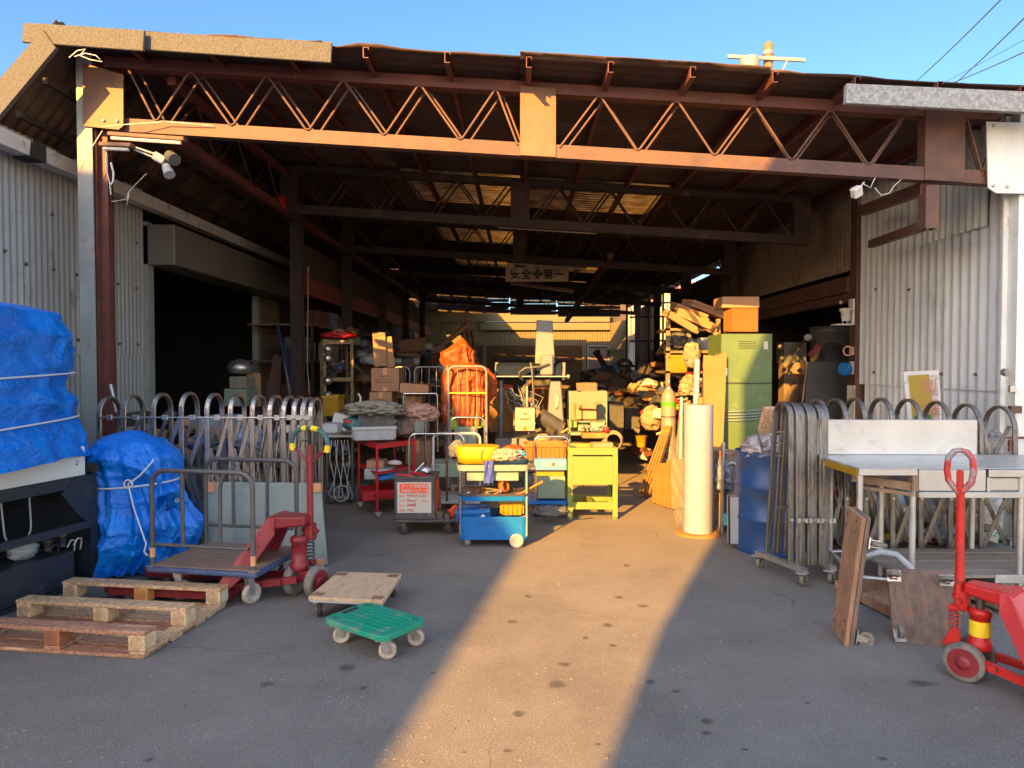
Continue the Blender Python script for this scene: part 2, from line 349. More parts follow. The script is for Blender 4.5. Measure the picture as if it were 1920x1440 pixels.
    stn=ramp(a1.outputs[0],.0,1.0,(1,1,1),(0,0,0)); 
    mrr=nd(t,'ShaderNodeMapRange'); mrr.inputs[1].default_value=1.75; mrr.inputs[2].default_value=1.3; mrr.inputs[3].default_value=0; mrr.inputs[4].default_value=.72; L.new(a1.outputs[0],mrr.inputs[0])
    c=mix(mrr.outputs[0],c,(.045,.042,.04))
    L.new(c,b.inputs['Base Color']); b.inputs['Roughness'].default_value=.9; b.inputs['Specular IOR Level'].default_value=.25
    bp=nd(t,'ShaderNodeBump'); bp.inputs['Strength'].default_value=.7; bp.inputs['Distance'].default_value=.006; L.new(noi(130,4,.7),bp.inputs['Height']); L.new(bp.outputs[0],b.inputs['Normal'])
    return m
m_asph=mk_asphalt()
def mk_tarp():
    m=bpy.data.materials.new('blue_tarp'); m.use_nodes=True; t=m.node_tree; L=t.links; b=t.nodes['Principled BSDF']
    tc=nd(t,'ShaderNodeTexCoord'); O=tc.outputs['Object']
    n=nd(t,'ShaderNodeTexNoise'); n.inputs['Scale'].default_value=5; n.inputs['Detail'].default_value=5; L.new(O,n.inputs[0])
    r=nd(t,'ShaderNodeValToRGB'); e=r.color_ramp.elements; e[0].position=.3; e[1].position=.72; e[0].color=(.0,.13,.60,1); e[1].color=(.0,.23,.86,1); L.new(n.outputs[0],r.inputs[0]); L.new(r.outputs[0],b.inputs['Base Color'])
    b.inputs['Roughness'].default_value=.36; b.inputs['Specular IOR Level'].default_value=.55
    # crumple: distorted voronoi cells plus ripples
    mp=nd(t,'ShaderNodeMapping'); mp.inputs['Scale'].default_value=(1,1,1.5); L.new(O,mp.inputs[0])
    n2=nd(t,'ShaderNodeTexNoise'); n2.inputs['Scale'].default_value=7; n2.inputs['Detail'].default_value=4; L.new(mp.outputs[0],n2.inputs[0])
    mx=nd(t,'ShaderNodeMixRGB'); mx.inputs[0].default_value=.2; L.new(mp.outputs[0],mx.inputs[1]); L.new(n2.outputs[1],mx.inputs[2])
    vo=nd(t,'ShaderNodeTexVoronoi'); vo.feature='SMOOTH_F1'; vo.inputs['Scale'].default_value=6; L.new(mx.outputs[0],vo.inputs[0])
    v2=nd(t,'ShaderNodeTexVoronoi'); v2.inputs['Scale'].default_value=34; L.new(mx.outputs[0],v2.inputs[0])
    n3=nd(t,'ShaderNodeTexNoise'); n3.inputs['Scale'].default_value=7; n3.inputs['Detail'].default_value=5; n3.inputs['Distortion'].default_value=2.2; L.new(mp.outputs[0],n3.inputs[0])
    a=nd(t,'ShaderNodeMath',operation='MULTIPLY_ADD'); L.new(vo.outputs['Distance'],a.inputs[0]); a.inputs[1].default_value=.9; L.new(n3.outputs[0],a.inputs[2])
    a2=nd(t,'ShaderNodeMath',operation='MULTIPLY_ADD'); L.new(v2.outputs['Distance'],a2.inputs[0]); a2.inputs[1].default_value=.10; L.new(a.outputs[0],a2.inputs[2])
    bp=nd(t,'ShaderNodeBump'); bp.inputs['Strength'].default_value=.5; bp.inputs['Distance'].default_value=.045; L.new(a2.outputs[0],bp.inputs['Height']); L.new(bp.outputs[0],b.inputs['Normal'])
    return m
m_tarp=mk_tarp()
def mk_sky_panel():
    m=bpy.data.materials.new('translucent_roof_sheet'); m.use_nodes=True; t=m.node_tree; L=t.links
    for n in list(t.nodes): t.nodes.remove(n)
    o=nd(t,'ShaderNodeOutputMaterial'); tr=nd(t,'ShaderNodeBsdfTranslucent'); df=nd(t,'ShaderNodeBsdfDiffuse'); mx=nd(t,'ShaderNodeMixShader')
    tc=nd(t,'ShaderNodeTexCoord'); n=nd(t,'ShaderNodeTexNoise'); n.inputs['Scale'].default_value=5; n.inputs['Detail'].default_value=8; L.new(tc.outputs['Object'],n.inputs[0])
    r=nd(t,'ShaderNodeValToRGB'); e=r.color_ramp.elements; e[0].position=.3; e[1].position=.7; e[0].color=(.10,.07,.05,1); e[1].color=(.26,.21,.16,1); L.new(n.outputs[0],r.inputs[0]); L.new(r.outputs[0],tr.inputs[0]); L.new(r.outputs[0],df.inputs[0])
    mx.inputs[0].default_value=.7; L.new(df.outputs[0],mx.inputs[1]); L.new(tr.outputs[0],mx.inputs[2]); L.new(mx.outputs[0],o.inputs[0]); return m
m_skyp=mk_sky_panel()
def mk_film(name,col,alpha):
    m=bpy.data.materials.new(name); m.use_nodes=True; t=m.node_tree; b=t.nodes['Principled BSDF']; b.inputs['Base Color'].default_value=(*col,1); b.inputs['Alpha'].default_value=alpha; b.inputs['Roughness'].default_value=.25
    tc=nd(t,'ShaderNodeTexCoord'); n=nd(t,'ShaderNodeTexNoise'); n.inputs['Scale'].default_value=22; n.inputs['Detail'].default_value=6; t.links.new(tc.outputs['Object'],n.inputs[0])
    bp=nd(t,'ShaderNodeBump'); bp.inputs['Strength'].default_value=.8; bp.inputs['Distance'].default_value=.02; t.links.new(n.outputs[0],bp.inputs['Height']); t.links.new(bp.outputs[0],b.inputs['Normal']); return m
m_film=mk_film('clear_film',(.30,.30,.30),.38)
def lettering(txt,size,org,u,v,mat,parent,name='lettering',th=.001,sx=1.0,align='LEFT',bold=0.0,vert=False):
    """flat letters at org, reading along u, up along v"""
    c=bpy.data.curves.new(name,'FONT'); c.body='\n'.join(txt) if vert else txt; c.size=size; c.extrude=th; c.align_x=align; c.offset=bold*size
    if vert: c.space_line=.95
    o=bpy.data.objects.new('tmp_text',c); COL.objects.link(o); bpy.context.view_layer.update()
    me=bpy.data.meshes.new_from_object(o.evaluated_get(bpy.context.evaluated_depsgraph_get())); bpy.data.objects.remove(o); bpy.data.curves.remove(c)
    u=V(u).normalized(); v=V(v).normalized(); w=u.cross(v); m=Matrix((u*sx,v,w)).transposed().to_4x4(); m.translation=V(org)
    if parent is not None: m=wm(parent).inverted()@m
    me.transform(m); me.name=name; me.materials.clear(); me.materials.append(mat)
    ob=bpy.data.objects.new(name,me); COL.objects.link(ob); ob.parent=parent; return ob
def corr(b,org,u,W_,v,H_,pitch=.076,amp=.009,seed=0,cut=None,step=6):
    """corrugated sheet: waves across u, ribs run along v"""
    org=V(org);u=V(u).normalized();v=V(v).normalized();w=u.cross(v); n=max(4,int(W_/pitch*step)); vs=[];fs=[]
    for i in range(n+1):
        a=W_*i/n; d=math.cos(2*math.pi*a/pitch)*amp; h=H_ if cut is None else cut(a)
        vs+= [org+u*a+w*d, org+u*a+w*d+v*h]
    for i in range(n): fs.append((2*i,2*i+2,2*i+3,2*i+1))
    b.add(vs,fs,True)
# ---------------- ground ----------------
b=B(); b.grid(lambda i,j:V((-60+120*i,-60+140*j,0)),1,1,False); struct(b.build('ground',m_asph))
# ---------------- the shed ----------------
SL=-.064
def zt(x): return 3.80+SL*x      # top chord centre
def zb(x): return 3.31+SL*x      # bottom chord centre
def zr(x): return 3.925+SL*x      # roof sheet
shed=thing('warehouse_shed','long open steel framed shed with rusty trusses and a dark corrugated roof','shed',(0,5.9,0))
TR=[5.9,8.9,11.9,15.0,18.1,21.2]
XL,XR=-3.5,4.02
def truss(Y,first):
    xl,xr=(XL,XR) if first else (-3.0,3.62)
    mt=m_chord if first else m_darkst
    b=B()
    # C-section bottom chord
    b.bar((xl,Y-.045,zb(xl)),(xr,Y-.045,zb(xr)),.008,.11); b.bar((xl,Y,zb(xl)+.051),(xr,Y,zb(xr)+.051),.09,.008); b.bar((xl,Y,zb(xl)-.051),(xr,Y,zb(xr)-.051),.09,.008)
    t=b.build('truss',mt,shed)
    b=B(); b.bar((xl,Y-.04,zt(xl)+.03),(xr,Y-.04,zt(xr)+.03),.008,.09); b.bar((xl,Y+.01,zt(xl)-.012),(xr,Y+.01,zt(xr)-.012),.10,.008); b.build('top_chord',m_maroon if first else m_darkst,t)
    gp=[]  # gusset plates (x0,x1)
    if first: gp=[(.0,.30,'w'),(3.36,3.69,'m')]
    else: gp=[(-.12,.12,'w'),(xr-.16,xr+.05,'m'),(xl-.05,xl+.16,'m')]
    for x0,x1,k in gp:
        g=B(); xm=(x0+x1)/2
        g.add([(x0,Y-.062,zb(x0)-.055),(x1,Y-.062,zb(x1)-.055),(x1,Y-.062,zt(x1)+.03),(x0,Y-.062,zt(x0)+.03),(x0,Y+.06,zb(x0)-.055),(x1,Y+.06,zb(x1)-.055),(x1,Y+.06,zt(x1)+.03),(x0,Y+.06,zt(x0)+.03)],
          [(0,1,2,3),(5,4,7,6),(1,5,6,2),(4,0,3,7),(0,4,5,1),(3,2,6,7)])
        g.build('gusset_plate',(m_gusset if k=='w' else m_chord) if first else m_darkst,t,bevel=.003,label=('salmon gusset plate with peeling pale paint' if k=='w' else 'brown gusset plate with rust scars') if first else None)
    # bent round bar webs, two parallel runs
    segs=[]; x=xl+.12
    step=.64
    lo=[ (300-975)/F*5.9+i*step for i in range(-0,5)]
    if first: runs=[([-3.30]+sum([[-3.06+i*step,-2.76+i*step] for i in range(0,5)],[])[:-1]+[-.20,-.02],0),([.33]+sum([[.66+.0+i*step,.98+i*step] for i in range(0,4)],[])+[3.2],1),([3.70,3.84,3.98],0)]
    else:
        def mkrun(a,c):
            n=max(2,round((c-a)/.32)); return [a+(c-a)*i/n for i in range(n+1)]
        runs=[(mkrun(xl+.18,-.14),0),(mkrun(.14,xr-.2),1)]
    for xs,ph in runs:
        for dy in ((-.052,.052) if Y<13 else (0,)):
            w=B(); pts=[]
            for i,x in enumerate(xs):
                low=(i%2==1)!=bool(ph)
                low=low if not ph else (i%2==0)
                off=.05 if dy>0 else 0
                xx=x+off; z=zb(xx)+.03 if low else zt(xx)+.0
                pts.append((V((xx,Y+dy,z)),low))
            path=[]
            for i,(p,low) in enumerate(pts):
                if 0<i<len(pts)-1:
                    d0=(pts[i-1][0]-p).normalized(); d1=(pts[i+1][0]-p).normalized()
                    path+=[p+d0*.035,p+(d0+d1)*.012,p+d1*.035]
                else: path.append(p)
            w.tube(path,.0105 if first else .012,6); w.build('web_bar',mt,t)
    return t
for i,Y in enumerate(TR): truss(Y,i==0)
# purlins
PUR=[-3.15+.64*i for i in range(12)]
for x in PUR:
    b=B(); y0,y1=5.49,25.2; z=zt(x)+.074
    b.bar((x,y0,z),(x,y1,z),.006,.085); b.bar((x+.02,y0,z+.04),(x+.02,y1,z+.04),.04,.005); b.bar((x+.02,y0,z-.04),(x+.02,y1,z-.04),.04,.005); b.bar((x+.04,y0,z+.03),(x+.04,y1,z+.03),.005,.02)
    b.build('purlin',m_maroon,shed)
# roof sheets: bands along Y, waves progress along Y, ribs along x
def roof_sheet(y0,y1,x0,x1,mat,lift=0,name='roof_sheet',jag=0,seed=0):
    b=B(); rr=random.Random(seed); n=int((y1-y0)/.13*6); m_=max(1,int((x1-x0)/(.16 if jag else 1.8)))
    offs=[ (rr.uniform(-1,1)*jag if jag else 0) for _ in range(m_+1)]
    for k in range(3,m_+1):
        if jag: offs[k]=offs[k]*.5+offs[k-1]*.5
    def fn(i,j):
        x=x0+(x1-x0)*i; k=round(i*m_); y=y0+(y1-y0)*j
        if jag and j<.12: y+=offs[k]*(1-j/.12)
        return V((x,y,zr(x)+lift+.016*math.cos(2*math.pi*y/.13)+(offs[k]*.12*(1-j/.12) if jag and j<.12 else 0)))
    b.grid(fn,m_,n,True); return b.build(name,mat,shed,solid=.006)
rows=[(5.48,7.32,5),(7.28,8.98,0),(8.94,10.66,1),(10.62,12.34,0),(12.30,14.02,2),(13.98,15.7,0),(15.66,17.38,3),(17.36,19.02,0),(19.04,20.66,4),(20.62,22.3,0),(22.26,23.6,0),(23.66,24.3,0),(24.37,24.8,0),(24.87,25.1,0)]
for i,(a,c,k) in enumerate(rows):
    sp=[(-3.75,-1.55,0),(-1.6,.05,0),(.0,1.95,0),(1.9,4.32,0)]
    for j,(x0,x1,_) in enumerate(sp):
        trans=(k==1 and j in(1,2)) or (k==2 and j in(1,)) or (k==3 and j in(1,2)) or (k==4 and j in (1,2))
        
        if i==0:
            roof_sheet(a+[0,.02,-.02,.03][j],c,x0,x1,m_roofu,.008*(j%2),jag=.024,seed=j+1)
        else: roof_sheet(a,c,x0,x1,m_skyp if trans else m_roofu,.008*(j%2)+.004*(i%2),'skylight_sheet' if trans else 'roof_sheet')
# slats over the open end
for y in (25.3,25.6):
    b=B(); b.bar((-2.2,y,3.55),(3.4,y,3.35),.05,.09); b.build('cross_beam',m_darkst,shed)
b=B()
for z0,z1 in ((3.30,3.425),(3.445,3.56),(3.575,3.69),(3.705,3.82),(3.83,3.98)):
    for x0,x1 in ((-3.0,-1.9),(-1.86,-.4),(-.36,1.3),(1.36,3.6)): b.box(x0,x1,25.0,25.03,z0-.064*x0*.6,z1-.064*x0*.6)
b.build('slatted_header',m_darkst,shed)
# fascias (roughcast boards)
def fascia(pa,pb,pc,pd,Y,mat,name='fascia_board',th=.03):
    b=B(); q=[P(*pa,Y),P(*pb,Y),P(*pc,Y),P(*pd,Y)]; q2=[p+V((0,th,0)) for p in q]
    b.add(q+q2,[(0,1,2,3),(5,4,7,6),(0,4,5,1),(1,5,6,2),(2,6,7,3),(3,7,4,0)]); return b.build(name,mat,shed,bevel=.004)
fascia((40,78),(268,95),(270,56),(43,42),5.42,m_fasc)
fascia((266,92),(620,117),(622,78),(268,58),5.48,m_fasc)
fascia((1586,193),(2010,215),(2010,175),(1588,156),5.48,m_fascg,th=.05)
b=B(); b.box(-3.0,4.3,5.50,5.62,0,.012,Matrix.Translation((0,0,3.975))@Matrix.Shear('XZ',4,(0,0))) if False else None
# thin top trim along the verge
# left steep eave roof: from ridge at x -3.7 down to the gutter line
def eave(y0,y1,mat,k):
    b=B(); a0=V((-3.66,0,4.235)); a1=V((-4.42,0,3.27)); n=int((y1-y0)/.13*6)
    b.grid(lambda i,j:(a0+(a1-a0)*i)+V((0,y0+(y1-y0)*j,.014*math.cos(2*math.pi*(y0+(y1-y0)*j)/.13)+k)),1,n,True); b.build('eave_roof_sheet',mat,shed,solid=.006)
y=5.5; k=0
while y<24: eave(y,min(y+1.8,24.3),m_roofl,.004*(k%2)); y+=1.76; k+=1
b=B(); q=[P(82,96,5.42),P(126,96,5.42),P(-30,272,5.42),P(-60,232,5.42)]; 
q=[V((-3.70,5.40,4.10)),V((-3.60,5.40,3.96)),V((-4.35,5.40,3.10)),V((-4.47,5.40,3.26))]; q2=[p+V((0,.04,0)) for p in q]
b.add(q+q2,[(3,2,1,0),(4,5,6,7),(1,0,4,5),(2,1,5,6),(3,2,6,7),(0,3,7,4)]); b.build('barge_board',m_fasc,shed)
for y in [6.3+.8*i for i in range(22)]:
    b=B(); b.bar((-3.40,y,4.02),(-4.25,y,3.28),.07,.09,up=(0,1,0)); b.build('rafter',m_darkst,shed)
for t_ in (.25,.6,.9):
    b=B(); p=V((-3.66,5.6,3.98)).lerp(V((-4.3,5.6,3.22)),t_); b.bar(p,p+V((0,18,0)),.04,.05); b.build('batten',m_darkst,shed)
# longitudinal girders, left and right
for x,z in ((-3.0,3.47),):
    b=B(); b.bar((x,6.0,z),(x,24,z),.07,.09); b.bar((x,6.0,z+.48),(x,24,z+.48),.07,.07)
    ys=[6.0+.45*i for i in range(40)]
    b.tube([(x,yy,z+(.45 if i%2 else .03)) for i,yy in enumerate(ys)],.012,5); b.build('side_girder',m_maroon if x<0 else m_darkst,shed)
# posts
def hpost(x,y,w,d,h,mat,name='post',parent=None,label=None):
    b=B(); b.box(x-w/2,x+w/2,y-d/2,y-d/2+.01,0,h); b.box(x-w/2,x+w/2,y+d/2-.01,y+d/2,0,h); b.box(x-.006,x+.006,y-d/2+.01,y+d/2-.01,0,h)
    return b.build(name,mat,parent or shed,label=label)
for y in TR[1:]:
    yy=9.4 if y<10 else y+.2
    hpost(-3.02,yy,.15,.15,3.95,m_darkst)
    if y>11: hpost(3.68,yy+.4,.14,.14,3.6,m_darkst)
# front left post: pale flange + maroon channel
b=B(); b.box(-3.712,-3.585,5.82,5.835,0,4.12); b.box(-3.712,-3.70,5.835,5.98,0,4.12); b.box(-3.64,-3.63,5.835,5.97,0,4.12); pl=b.build('front_post',m_postp,shed,label='grey painted front post with peeling paint')
b=B(); b.box(-3.583,-3.57,5.85,5.97,0,4.05); b.box(-3.57,-3.505,5.90,5.91,0,4.05); b.box(-3.515,-3.505,5.91,5.98,0,4.05); b.box(-3.57,-3.505,5.97,5.98,0,4.05); b.build('channel',m_maroon,pl)
b=B(); g0=[P(155,236,5.8),P(222,243,5.8),P(231,236,5.8),P(231,140,5.8),P(155,118,5.8)]; g1=[p+V((0,.012,0)) for p in g0]
b.add(g0+g1,[(4,3,2,1,0),(5,6,7,8,9)]+[(i,(i+1)%5,5+(i+1)%5,5+i) for i in range(5)]); 
gp=b.build('gusset_plate',m_gusset,pl,label='pale rusty plate joining post and truss')
b=B(); 
for px,py in ((195,226),(220,227)): b.lathe([(.013,0),(.013,.012),(.006,.014)],P(px,py,5.8),(0,-1,0),8)
b.build('bolt_head',m_zinc,gp)
# front right post
b=B(); b.box(4.10,4.19,5.96,5.98,0,3.6); b.box(4.14,4.40,5.84,5.855,0,3.66); b.box(4.14,4.152,5.855,5.97,0,3.6); b.box(4.40,4.41,5.84,5.97,0,3.6)
pr=b.build('front_post',m_postw,shed,label='pale front post with rust flakes at the right edge')
g0=[P(1853,352,5.8),P(1868,362,5.8),P(1990,364,5.8),P(1990,232,5.8),P(1850,228,5.8)]; g1=[p+V((0,.012,0)) for p in g0]; b=B()
b.add(g0+g1,[(4,3,2,1,0),(5,6,7,8,9)]+[(i,(i+1)%5,5+(i+1)%5,5+i) for i in range(5)]); gp=b.build('gusset_plate',m_postw,pr)
b=B()
for px,py in ((1862,348),(1888,350),(1863,236)): b.lathe([(.013,0),(.013,.012),(.006,.014)],P(px,py,5.8),(0,-1,0),8)
b.build('bolt_head',m_zinc,gp)
b=B(); b.box(4.08,4.5,5.78,6.1,0,.05); b.build('concrete_footing',m_boardh,pr)
# right bracket frame sticking out under the truss
b=B(); q=P(1740,350,5.95); w=.11
def chan(p,q_,w,h,mat,name='bracket_arm'):
    b=B(); b.bar(p,q_,w,h); return b.build(name,mat,shed)
chan(P(1737,352,5.93),P(1615,396,7.7),.09,.10,m_chord); chan(P(1730,424,6.0),P(1633,458,7.6),.06,.08,m_chord)
b=B(); p0=P(1730,350,5.93); p1=P(1732,430,5.93); b.box(p0.x,p0.x+.11,5.88,5.89,p1.z,p0.z); b.box(p0.x,p0.x+.01,5.89,6.0,p1.z,p0.z); b.box(p0.x+.10,p0.x+.11,5.89,6.0,p1.z,p0.z); b.build('bracket_post',m_chord,shed)
# ---------------- left building ----------------
lb=thing('left_workshop','grey corrugated workshop wall with a roller shutter doorway along the left of the shed','building',(-4.2,9,0))
X0=-4.2
b=B(); corr(b,(X0,2.0,1.60),(0,1,0),5.72,(0,0,1),1.85,.075,.007); b.build('wall_cladding',m_siding,lb,label='upper run of grey corrugated cladding')
b=B(); corr(b,(X0-.014,2.0,0),(0,1,0),5.72,(0,0,1),1.62,.075,.007); b.build('wall_cladding',m_siding,lb,label='lower run of grey corrugated cladding')
b=B()
for px,py in ((48,495),(99,505),(143,515),(221,532),(255,540),(224,644),(258,646),(97,402),(147,637),(255,455),(8,470)):
    p=PX(px,py,X0+.008); b.lathe([(.017,0),(.017,.004),(.007,.006),(.007,.022)],p,(1,0,0),10)
b.build('cladding_bolt',m_bolt,lb)
b=B(); b.box(X0-.06,X0+.05,7.72,7.84,0,3.1); b.box(X0-.06,X0+.03,11.0,11.12,0,2.6); b.build('door_jamb',m_postp,lb)
b=B(); b.box(X0-.02,-3.85,7.72,12.2,2.62,3.07); sb=b.build('shutter_box',m_shutbox,lb,bevel=.01)
b=B(); 
for i in range(36): b.box(X0-.03,X0-.012 + .006*(i%1),11.13,12.1,.02+i*.072,.086+i*.072)
b.build('shutter',m_shutter,lb)
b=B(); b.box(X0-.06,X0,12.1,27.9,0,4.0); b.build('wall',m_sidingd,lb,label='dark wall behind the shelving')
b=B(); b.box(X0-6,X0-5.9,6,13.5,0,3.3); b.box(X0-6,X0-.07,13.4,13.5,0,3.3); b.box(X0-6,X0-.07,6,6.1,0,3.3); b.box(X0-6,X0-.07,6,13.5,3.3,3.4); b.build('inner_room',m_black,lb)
b=B(); b.box(X0-.06,X0-.02,2,24,3.28,3.42); b.build('eaves_board',m_darkst,lb)
# gutter
b=B(); prof=[(-.07,0),(.055,0),(.07,.12),(.052,.12),(.045,.015),(-.06,.015),(-.06,.12),(-.07,.12)]
b.prism([(x,z) for x,z in prof],22,frame((-4.03,13.4,3.20),(1,0,0),(0,0,1))); b.build('gutter',m_gutter,lb)
b=B(); b.box(-4.115,-3.945,5.62,5.78,3.185,3.335); b.build('gutter_joint',m_black,lb)
# ---------------- right building ----------------
rb=thing('right_workshop','pale corrugated workshop wall and open doorway along the right of the shed','building',(4.2,9,0))
X1=4.2
b=B(); corr(b,(X1,8.6,1.27),(0,-1,0),2.62,(0,0,1),2.55,.13,.016); b.build('wall_cladding',m_sidingr,rb,label='pale stained upper cladding sheet')
b=B(); corr(b,(X1+.02,8.5,0),(0,-1,0),2.5,(0,0,1),1.29,.13,.016); b.build('wall_cladding',m_sidingr,rb,label='pale lower cladding sheet')
b=B(); corr(b,(X1-.03,7.35,2.75),(0,-1,0),1.1,(0,0,1),.75,.10,.012); b.build('patch_sheet',m_sidingr,rb)
b=B(); corr(b,(X1-.02,14.0,2.70),(0,-1,0),5.36,(0,0,1),1.2,.10,.012); b.build('upper_wall',M('dusty_beige_siding',(.24,.19,.145),.7,.1,.2,2,(.12,.08,.05),.35,3,st=(1,1,.4)),rb)
b=B()
for px,py in ((1643,542),(1705,543),(1639,698),(1766,701),(1830,702)):
    p=PX(px,py,X1-.014); b.lathe([(.019,0),(.019,.004),(.008,.006),(.008,.025)],p,(-1,0,0),10)
b.build('cladding_bolt',m_bolt,rb)
b=B(); b.box(X1-.06,X1+.06,8.62,8.78,0,3.6); b.build('door_post',m_chord,rb,label='rusty door post with flaking white paint')
b=B(); b.box(X1-.075,X1-.062,8.60,8.79,.8,1.25); b.build('paint_patch',m_postw,rb)
b=B(); b.box(X1-.10,X1+.10,8.79,13.9,2.42,2.62); b.box(X1-.05,X1+.05,8.79,13.9,2.30,2.415); b.build('door_header',m_chord,rb)
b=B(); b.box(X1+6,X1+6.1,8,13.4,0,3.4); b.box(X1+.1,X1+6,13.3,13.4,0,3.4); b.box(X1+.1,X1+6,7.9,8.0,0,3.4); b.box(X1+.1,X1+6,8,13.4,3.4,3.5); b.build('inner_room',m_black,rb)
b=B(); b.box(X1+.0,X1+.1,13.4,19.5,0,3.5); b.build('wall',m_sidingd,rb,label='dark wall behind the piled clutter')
b=B(); b.box(X1+.08,X1+.1,5.98,6.0,0,3.5); b.build('corner_trim',m_postw,rb)
# ---------------- back building ----------------
bb=thing('back_workshop','yellow-lit corrugated workshop wall with a shutter closing the far end of the shed','building',(0,28,0))
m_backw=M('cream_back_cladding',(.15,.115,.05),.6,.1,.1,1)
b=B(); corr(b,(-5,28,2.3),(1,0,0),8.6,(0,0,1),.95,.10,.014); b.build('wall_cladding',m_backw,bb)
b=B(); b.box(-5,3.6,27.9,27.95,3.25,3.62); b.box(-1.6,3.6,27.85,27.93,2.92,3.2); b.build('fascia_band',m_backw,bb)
b=B(); b.box(-5,-1.5,28,28.1,0,2.3); b.box(2.5,3.0,28,28.1,0,2.3); b.build('wall',m_sidingd,bb)
b=B()
for i in range(30): b.box(-1.35,2.5,28.0,28.03,i*.077,i*.077+.066)
b.build('shutter',M('brown_back_shutter',(.085,.042,.010),.9,0,.12,2),bb)
b=B(); b.box(-1.35,2.5,28.04,28.1,0,2.33); b.build('shutter_backing',m_sidingd,bb)
b=B(); b.box(-8,-1.4,28.15,28.25,2.0,4.7); b.build('gable_wall',m_sidingd,bb)
b=B(); b.box(2.6,4.4,28.3,28.4,2.0,4.1); b.build('gable_wall',m_sidingd,bb)
b=B(); b.box(-1.5,-1.35,27.9,28.1,0,2.35); b.box(2.5,2.66,27.9,28.1,0,2.35); b.build('shutter_rail',m_backw,bb)
b=B(); b.box(-1.1,2.2,27.86,27.9,1.72,1.80); b.build('hanging_rail',m_darkst,bb)
b=B(); b.box(2.75,3.55,27.9,27.96,.1,2.2); d=b.build('door',m_board,bb); b=B(); b.box(2.70,2.75,27.88,27.98,.1,2.25); b.box(3.55,3.6,27.88,27.98,.1,2.25); b.box(2.7,3.6,27.88,27.98,2.25,2.3); b.build('frame',m_creamm,d)
# side return wall of the back yard on the right
b=B(); corr(b,(4.0,25.9,0),(-.18,1,0),2.2,(0,0,1),3.2,.10,.014); b.build('side_cladding',m_backw,bb)
# buildings further right seen through the gap
nb=thing('neighbour_house','pale grey clad house seen through the gap in the right wall','house',(7.5,30,0))
b=B(); corr(b,(4.3,31,0),(1,0,0),5,(0,0,1),4.2,.2,.015); b.build('wall',m_shutbox,nb)
b=B(); b.bar((4.2,30.9,2.0),(5.9,30.9,3.6),.3,.14); b.build('barge_board',m_gusset,nb)
nb=thing('red_clad_house','red and cream clad house far beyond the right wall of the shed','house',(8,34,0))
b=B()
for i in range(20): b.box(6.0,10.5,34,34.05+.02*(i%2),i*.28,i*.28+.25)
b.build('wall',M('red_cladding',(.55,.12,.06),.6,0,.1),nb); b=B(); b.box(6.6,7.3,33.9,33.98,2,5.5); b.build('wall_panel',m_creamm,nb)
b=B(); b.box(4.2,4.3,22.3,24.6,0,3.5); b.build('wall',m_sidingd,rb,label='short dark wall panel in the gap')
b=B(); b.box(4.2,4.3,19.52,22.28,0,2.0); b.build('low_wall',m_sidingd,rb)
for x0,x1 in ((-7.0,-1.3),):
    b=B(); b.grid(lambda i,j:V((x0+(x1-x0)*i,25.0+3*j,zr(x0+(x1-x0)*i)+.016*math.cos(2*math.pi*3*j/.13))),1,140,True); b.build('roof_sheet',m_roofu,shed,solid=.006)
# steel frames standing in the gap on the right
fr=thing('pipe_frame','dark steel pipe frame standing in the gap of the right wall','scaffold',(4,20,0))
b=B()
for x,y in ((3.75,20.2),(4.15,20.2),(3.3,21.5)): b.cyl((x,y,0),(x,y,3.6),.03,n=8)
b.build('upright',m_darkst,fr)
b=B()
for z in (2.2,2.9,3.3): b.cyl((3.2,20.3,z),(4.6,20.3,z+.03),.025,n=6)
b.build('rail',m_darkst,fr)
# ---------------- buildings behind the viewer: they shape the evening light on the yard ----------------
YC=-15.0
def off(x,z,y=5.9): # facade-plane point -> caster plane along the sun ray
    k=(y-YC)/SD.y; return (x-SD.x*k, z-SD.z*k)
def caster(poly,D,cb):
    """upright wall with the outline poly (x,z); its body recedes along the sun's bearing, so only the near outline shades the yard"""
    dx=-SD.x/SD.y*D; n=len(poly); b=B()
    vs=[(x,YC,z) for x,z in poly]+[(x+dx,YC-D,z) for x,z in poly]
    b.add(vs,[tuple(range(n)),tuple(range(n,2*n))[::-1]]+[((i+1)%n,i,n+i,n+(i+1)%n) for i in range(n)]); return b.build('wall',m_postw,cb)
cb=thing('street_building','plain pale rendered building across the yard with a stepped gable','building',(-13,-15,0))
pts=[off(.05,0),off(-.52,.70),off(-1.45,1.75),off(-1.9,2.5),off(-2.6,3.05),off(-3.2,3.25),off(-3.45,3.10),off(-3.75,3.14),off(-4.6,3.5)]
g0=off(-.5,0,2.6); g00=off(-.9,0,.5); poly=[(pts[-1][0],0),(g00[0],0),g00,g0]+pts
caster(poly,6,cb)
YC=-7.5
cb=thing('street_tower','tall plain pale rendered building across the yard','building',(-2,-7.5,0))
pts=[off(.50,0,2.6),off(1.95,0),off(1.72,1.0),off(1.62,2.2),off(1.98,3.0),off(2.4,3.6),off(2.9,4.5)]
g00=off(-.42,0,.5); xr_=off(5.3,0,4.0)[0]; poly=[(g00[0],0),(xr_,0),(xr_,pts[-1][1]+.3),]+pts[::-1]+[g00]
caster(poly[::-1],4,cb)
